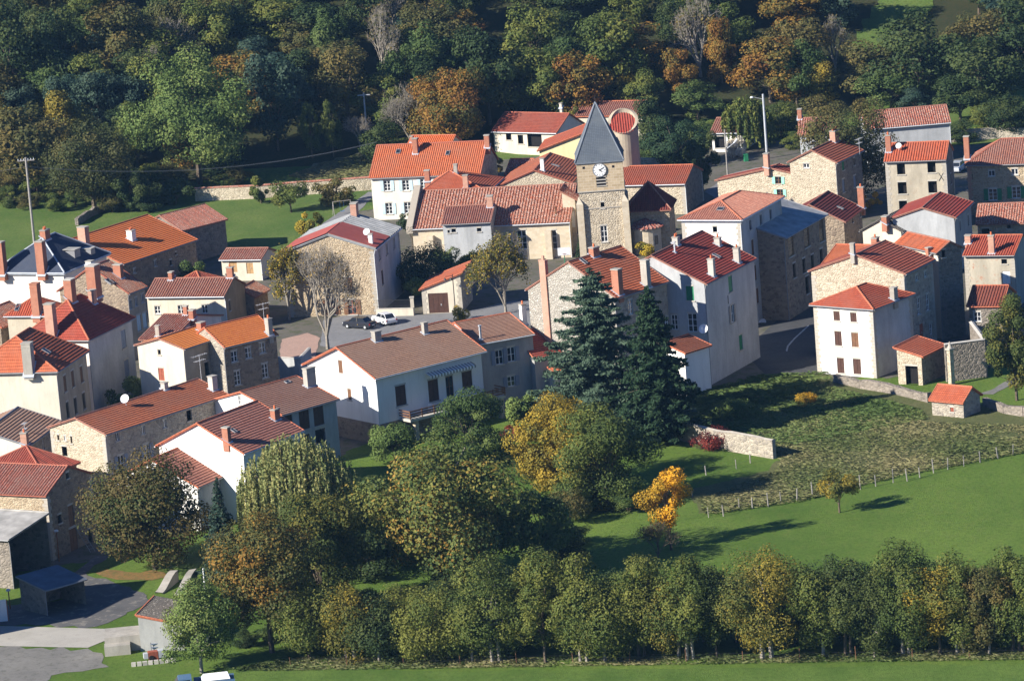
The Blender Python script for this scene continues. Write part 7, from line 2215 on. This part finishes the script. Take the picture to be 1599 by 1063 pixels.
mb = MB(); mb.face([(-.4, -.8, 1.62), (2.2, -.8, 1.62), (2.0, 0, 2.1), (-.2, 0, 2.1)]); mb.face([(-.2, 0, 2.1), (2.0, 0, 2.1), (2.2, .8, 1.62), (-.4, .8, 1.62)]); mb.face([(-.4, -.8, 1.62), (-.2, 0, 2.1), (-.4, .8, 1.62)]); mb.build('cover', M['white'], tr)
for x in (-2.3, 1.7):
    for s in (-.85, .85):
        wb = MB(); wb.tube((x, s - .12, .42), (x, s + .12, .42), .42, .42, 14); wb.build('wheel', M['tyre'], tr)

# ------------------------------------------------------------------ yard things at the lower left
Q7 = Tile(220, 860, 5.235)
def beam(label, n0, n1, f0, f1):
    a0, a1 = at_base(*n0), at_base(*n1)
    z = 1.15
    b0, b1 = at(f0[0], f0[1], z), at(f1[0], f1[1], z)
    o = a0.copy(); r = empty('loading_ramp', o, 0, label, 'ramp', None)
    A0, A1, B0, B1 = a0 - o, a1 - o, b0 - o, b1 - o
    A0.z = A1.z = .15; B0.z = B1.z = z
    dn = lambda v, zz=-.1: Vector((v.x, v.y, zz))
    mb = MB()
    k = 6; prev = None
    def pr(f): 
        e = smooth(f * 1.1) ; c0 = A0.lerp(B0, f); c1 = A1.lerp(B1, f); c0.z = c1.z = .15 + (z - .15) * min(1, e); return c0, c1
    for i in range(k):
        c0, c1 = pr(i / k); d0, d1 = pr((i + 1) / k)
        mb.face([c0, c1, d1, d0], [(0, i), (1, i), (1, i + 1), (0, i + 1)])
        mb.face([dn(c0), c0, d0, dn(d0)]); mb.face([c1, dn(c1), dn(d1), d1])
    c0, c1 = pr(1); mb.face([c0, c1, dn(c1), dn(c0)])
    mb.build('slab', M['concrete'], r)
    return r
beam('left concrete vehicle ramp rising behind the grey tiled shed', Q7(118, 345), Q7(180, 352), Q7(238, 158), Q7(302, 155))
beam('right concrete vehicle ramp rising behind the grey tiled shed', Q7(268, 372), Q7(330, 372), Q7(395, 152), Q7(455, 142))
HS = house('tiled_shed', 'small rendered shed with dark grey tiles and orange ridge beside the birch', 'shed',
      4.6, T3(1075, 730), 6.5, 2.6, 1.0, yaw=78, ridge='shedBC', wall='p_grey', roof='t_grey', style='rib.42', verge='t_verge', gutter=None, oh=.15, ohv=.15)
dk = block('loading_dock', 'rust stained concrete loading dock in front of the grey tiled shed', 'dock', T3(750, 885), (4.4, 3.4, 1.5), 'concrete', .06, (0, 1.6, 0), 'upper_slab')
mb = MB(); mb.box(-2.25, .2, -2.9, -1.703, 0, .95); mb.build('lower_slab', M['concrete'], dk)
for i, x in enumerate((905, 993)):
    pole('white_post', ['left white post in front of the tiled shed wall', 'right white post in front of the tiled shed wall'][i], 'post', T3(x + 6, 850), T3(0, 755)[1], .1, 'white')
rk = block('metal_rack', 'blue grey metal rack on the loading dock edge', 'rack', T3(935, 880), (1.6, .6, .1), 'blue', .1, (0, 0, 0), 'shelf')
for z in (.35, .7):
    mb = MB(); mb.box(-.8, .8, -.3, .3, z, z + .06); mb.build('shelf', M['blue_grey'], rk)
mb = MB()
for x in (-.78, .74):
    for y in (-.28, .24): mb.box(x, x + .04, y, y + .04, 0, .9)
mb.build('frame', M['iron'], rk)
mk = block('machine', 'small orange and grey machine among the concrete blocks', 'machine', T3(900, 940), (.9, .7, .8), 'wood_red', .2, (0, 0, .1), 'engine_cover')
mb = MB(); mb.box(-.9, -.5, -.3, .3, .2, .7); mb.box(.5, 1.2, -.35, .35, .15, .85); mb.build('tank', M['metal'], mk)
mb = MB(); mb.tube((-.2, -.42, .25), (-.2, .42, .25), .25, .25, 12); mb.build('wheel', M['tyre'], mk)
for i, x in enumerate(range(785, 1020, 33)):
    r_ = block('concrete_block', 'pale concrete block in the line of blocks along the yard grass', 'block', T3(x, 975 - (x - 785) * .11), (.42, .34, .36), 'concrete_pale', .1 * (i % 3))
    r_['group'] = 'concrete blocks in a line on the yard grass'
np_ = block('notice_panel', 'white panel with red edge cut by the left edge of the photo', 'panel', T3(2, 715), (1.5, .12, 2.2), 'white', .1, (0, 0, 0), 'panel')
mb = MB(); mb.box(.76, .84, -.07, .07, 0, 2.2); mb.build('edge', M['wood_red'], np_)
ld_ = empty('ladder', at_base(*T3(545, 305)), .4, 'pale wooden ladder leaning on the stone barn', 'ladder')
for s in (-.25, .25):
    mb = MB(); mb.tube((s, 0, 0), (s - 1.0, 1.2, 2.6), .04, .04, 5); mb.build('rail', M['wood_grey'], ld_)
mb = MB()
for k in range(1, 8):
    f = k / 8; mb.tube((-.25 - f, 1.2 * f, 2.6 * f), (.25 - f, 1.2 * f, 2.6 * f), .025, .025, 4)
mb.build('rungs', M['wood_grey'], ld_)
# shed posts
for i, q in enumerate((T3(475, 590), T3(245, 640))):
    pole('shed_post', ['right corner post of the low open shed', 'left corner post of the low open shed'][i], 'post', q, q[1] - 36, .1, 'wood_brown')
# wood pile and garden oddments
wp = empty('wood_pile', at_base(1452, 216), 0, 'grey stack of split logs at the wood edge', 'wood pile')
mb = MB(); rr_ = random.Random(2)
for j in range(5):
    for i in range(16 - j):
        x = i * .28 + j * .14; mb.tube((x, -.5, .14 + j * .25), (x, .5, .14 + j * .25), .13, .13, 7)
mb.build('logs', M['wood_grey'], wp)
sw = empty('swing_frame', at_base(535, 335), .2, 'small garden swing frame beside the green lane', 'swing')
mb = MB(); mb.tube((-1.3, 0, 2.0), (1.3, 0, 2.0), .05, .05, 6)
for x in (-1.3, 1.3):
    for y in (-.7, .7): mb.tube((x, 0, 2.0), (x, y, 0), .045, .045, 6)
mb.build('frame', M['wood_grey'], sw)
mb = MB(); mb.box(-.3, .3, -.12, .12, .5, .54); mb.tube((-.28, 0, .54), (-.28, 0, 1.98), .012, .012, 3); mb.tube((.28, 0, .54), (.28, 0, 1.98), .012, .012, 3); mb.build('swing_seat', M['blue'], sw)
wb_ = block('wheelie_bin', 'green wheelie bin at the roadside by the lamp pole', 'bin', (1165, 252), (.6, .7, 1.0), 'green', .2)
mb = MB(); mb.box(-.32, .32, -.37, .37, 1.003, 1.08); mb.build('lid', M['green'], wb_)

# ------------------------------------------------------------------ rough grass and weeds that nobody could count
L['grassgreen'] = leaf_mat('weeds_green', [(.05, .085, .022), (.08, .12, .032), (.13, .15, .05)])
def blades(name, poly, n, size, mat, seed, z0=.02):
    rng = np.random.default_rng(seed)
    pts = np.array([tuple(at_ground(*p).xy) for p in poly])
    lo, hi = pts.min(0), pts.max(0)
    out = []
    x = pts[:, 0]; y = pts[:, 1]
    cl = rng.uniform(lo, hi, (max(20, n // 25), 2))
    while len(out) < n:
        c = cl[rng.integers(0, len(cl), 4000)] + rng.normal(size=(4000, 2)) * np.array([.9, 1.6])
        ins = np.zeros(len(c), bool); j = len(pts) - 1
        for i in range(len(pts)):
            cond = ((y[i] > c[:, 1]) != (y[j] > c[:, 1])) & (c[:, 0] < (x[j] - x[i]) * (c[:, 1] - y[i]) / (y[j] - y[i] + 1e-12) + x[i])
            ins ^= cond; j = i
        out.extend(c[ins].tolist())
    P = np.array(out[:n]); s = rng.uniform(.5, 1.4, n) * size
    P = np.column_stack([P, np.array([ground_z(a, b) for a, b in P]) + z0 + s * .42])
    ang = rng.uniform(0, 6.28, n)
    Nn = np.column_stack([np.cos(ang), np.sin(ang), rng.normal(size=n) * .35])
    up_ = np.column_stack([-np.sin(ang), np.cos(ang), rng.normal(size=n) * .1])
    me = quad_cloud(name, P, Nn, s * .34, np.clip(.5 + .35 * np.sin(P[:, 0] * .31 + P[:, 1] * .13) * np.sin(P[:, 0] * .11 - P[:, 1] * .23) + rng.normal(size=n) * .14, 0, 1), mat, 4.5, up_)
    return tag(link_mesh(name, me), 'tufts of rough and dry grass', 'grass', kind='stuff')
blades('tall_grass', [(1215, 735), (1215, 690), (1300, 640), (1450, 660), (1599, 665), (1640, 690), (1400, 738), (1250, 772), (1100, 800), (1090, 780)], 20000, .28, L['grassdry'], 1)
blades('weeds', [(1085, 700), (1090, 640), (1180, 605), (1300, 605), (1440, 640), (1450, 655), (1215, 700), (1210, 712)], 18000, .34, L['grassgreen'], 2)
blades('fence_grass', [(1100, 806), (1095, 790), (1250, 760), (1400, 722), (1599, 680), (1640, 680), (1640, 700), (1400, 746), (1250, 784)], 9000, .36, L['grassdry'], 3)
blades('row_grass', [(360, 1046), (450, 1026), (700, 1030), (1200, 1024), (1640, 1010), (1640, 1030), (1200, 1036), (700, 1044), (420, 1048)], 12000, .28, L['grassdry'], 4)
blades('bank_grass', [(1000, 640), (1180, 590), (1290, 582), (1300, 600), (1180, 640), (1060, 690)], 5000, .6, L['green'], 5)
blades('vine_rows', [T11(-60, 500), T11(-60, 470), T11(110, 450), T11(120, 480)], 3500, .7, L['yellow'], 6)

L['meadow'] = leaf_mat('meadow_blades', [(.045, .10, .02), (.08, .15, .03), (.14, .18, .05)])
blades('bank_tufts', [(450, 276), (500, 258), (570, 240), (600, 228), (600, 280), (500, 285)], 6000, .34, L['grassdry'], 11, .1)
# ------------------------------------------------------------------ the air between
mb = MB(); mb.box(-340, 340, -30, 1350, -1.5, 150)
hm = bpy.data.materials.new('haze_air'); hm.use_nodes = True
nt = hm.node_tree
for n_ in list(nt.nodes):
    if n_.type == 'BSDF_PRINCIPLED': nt.nodes.remove(n_)
pv = nt.nodes.new('ShaderNodeVolumePrincipled')
pv.inputs['Color'].default_value = (.30, .58, 1.0, 1)
pv.inputs['Density'].default_value = 0.000048
pv.inputs['Anisotropy'].default_value = 0.0
nt.links.new(pv.outputs[0], nt.nodes['Material Output'].inputs['Volume'])
tag(mb.build('haze', hm), kind='stuff')
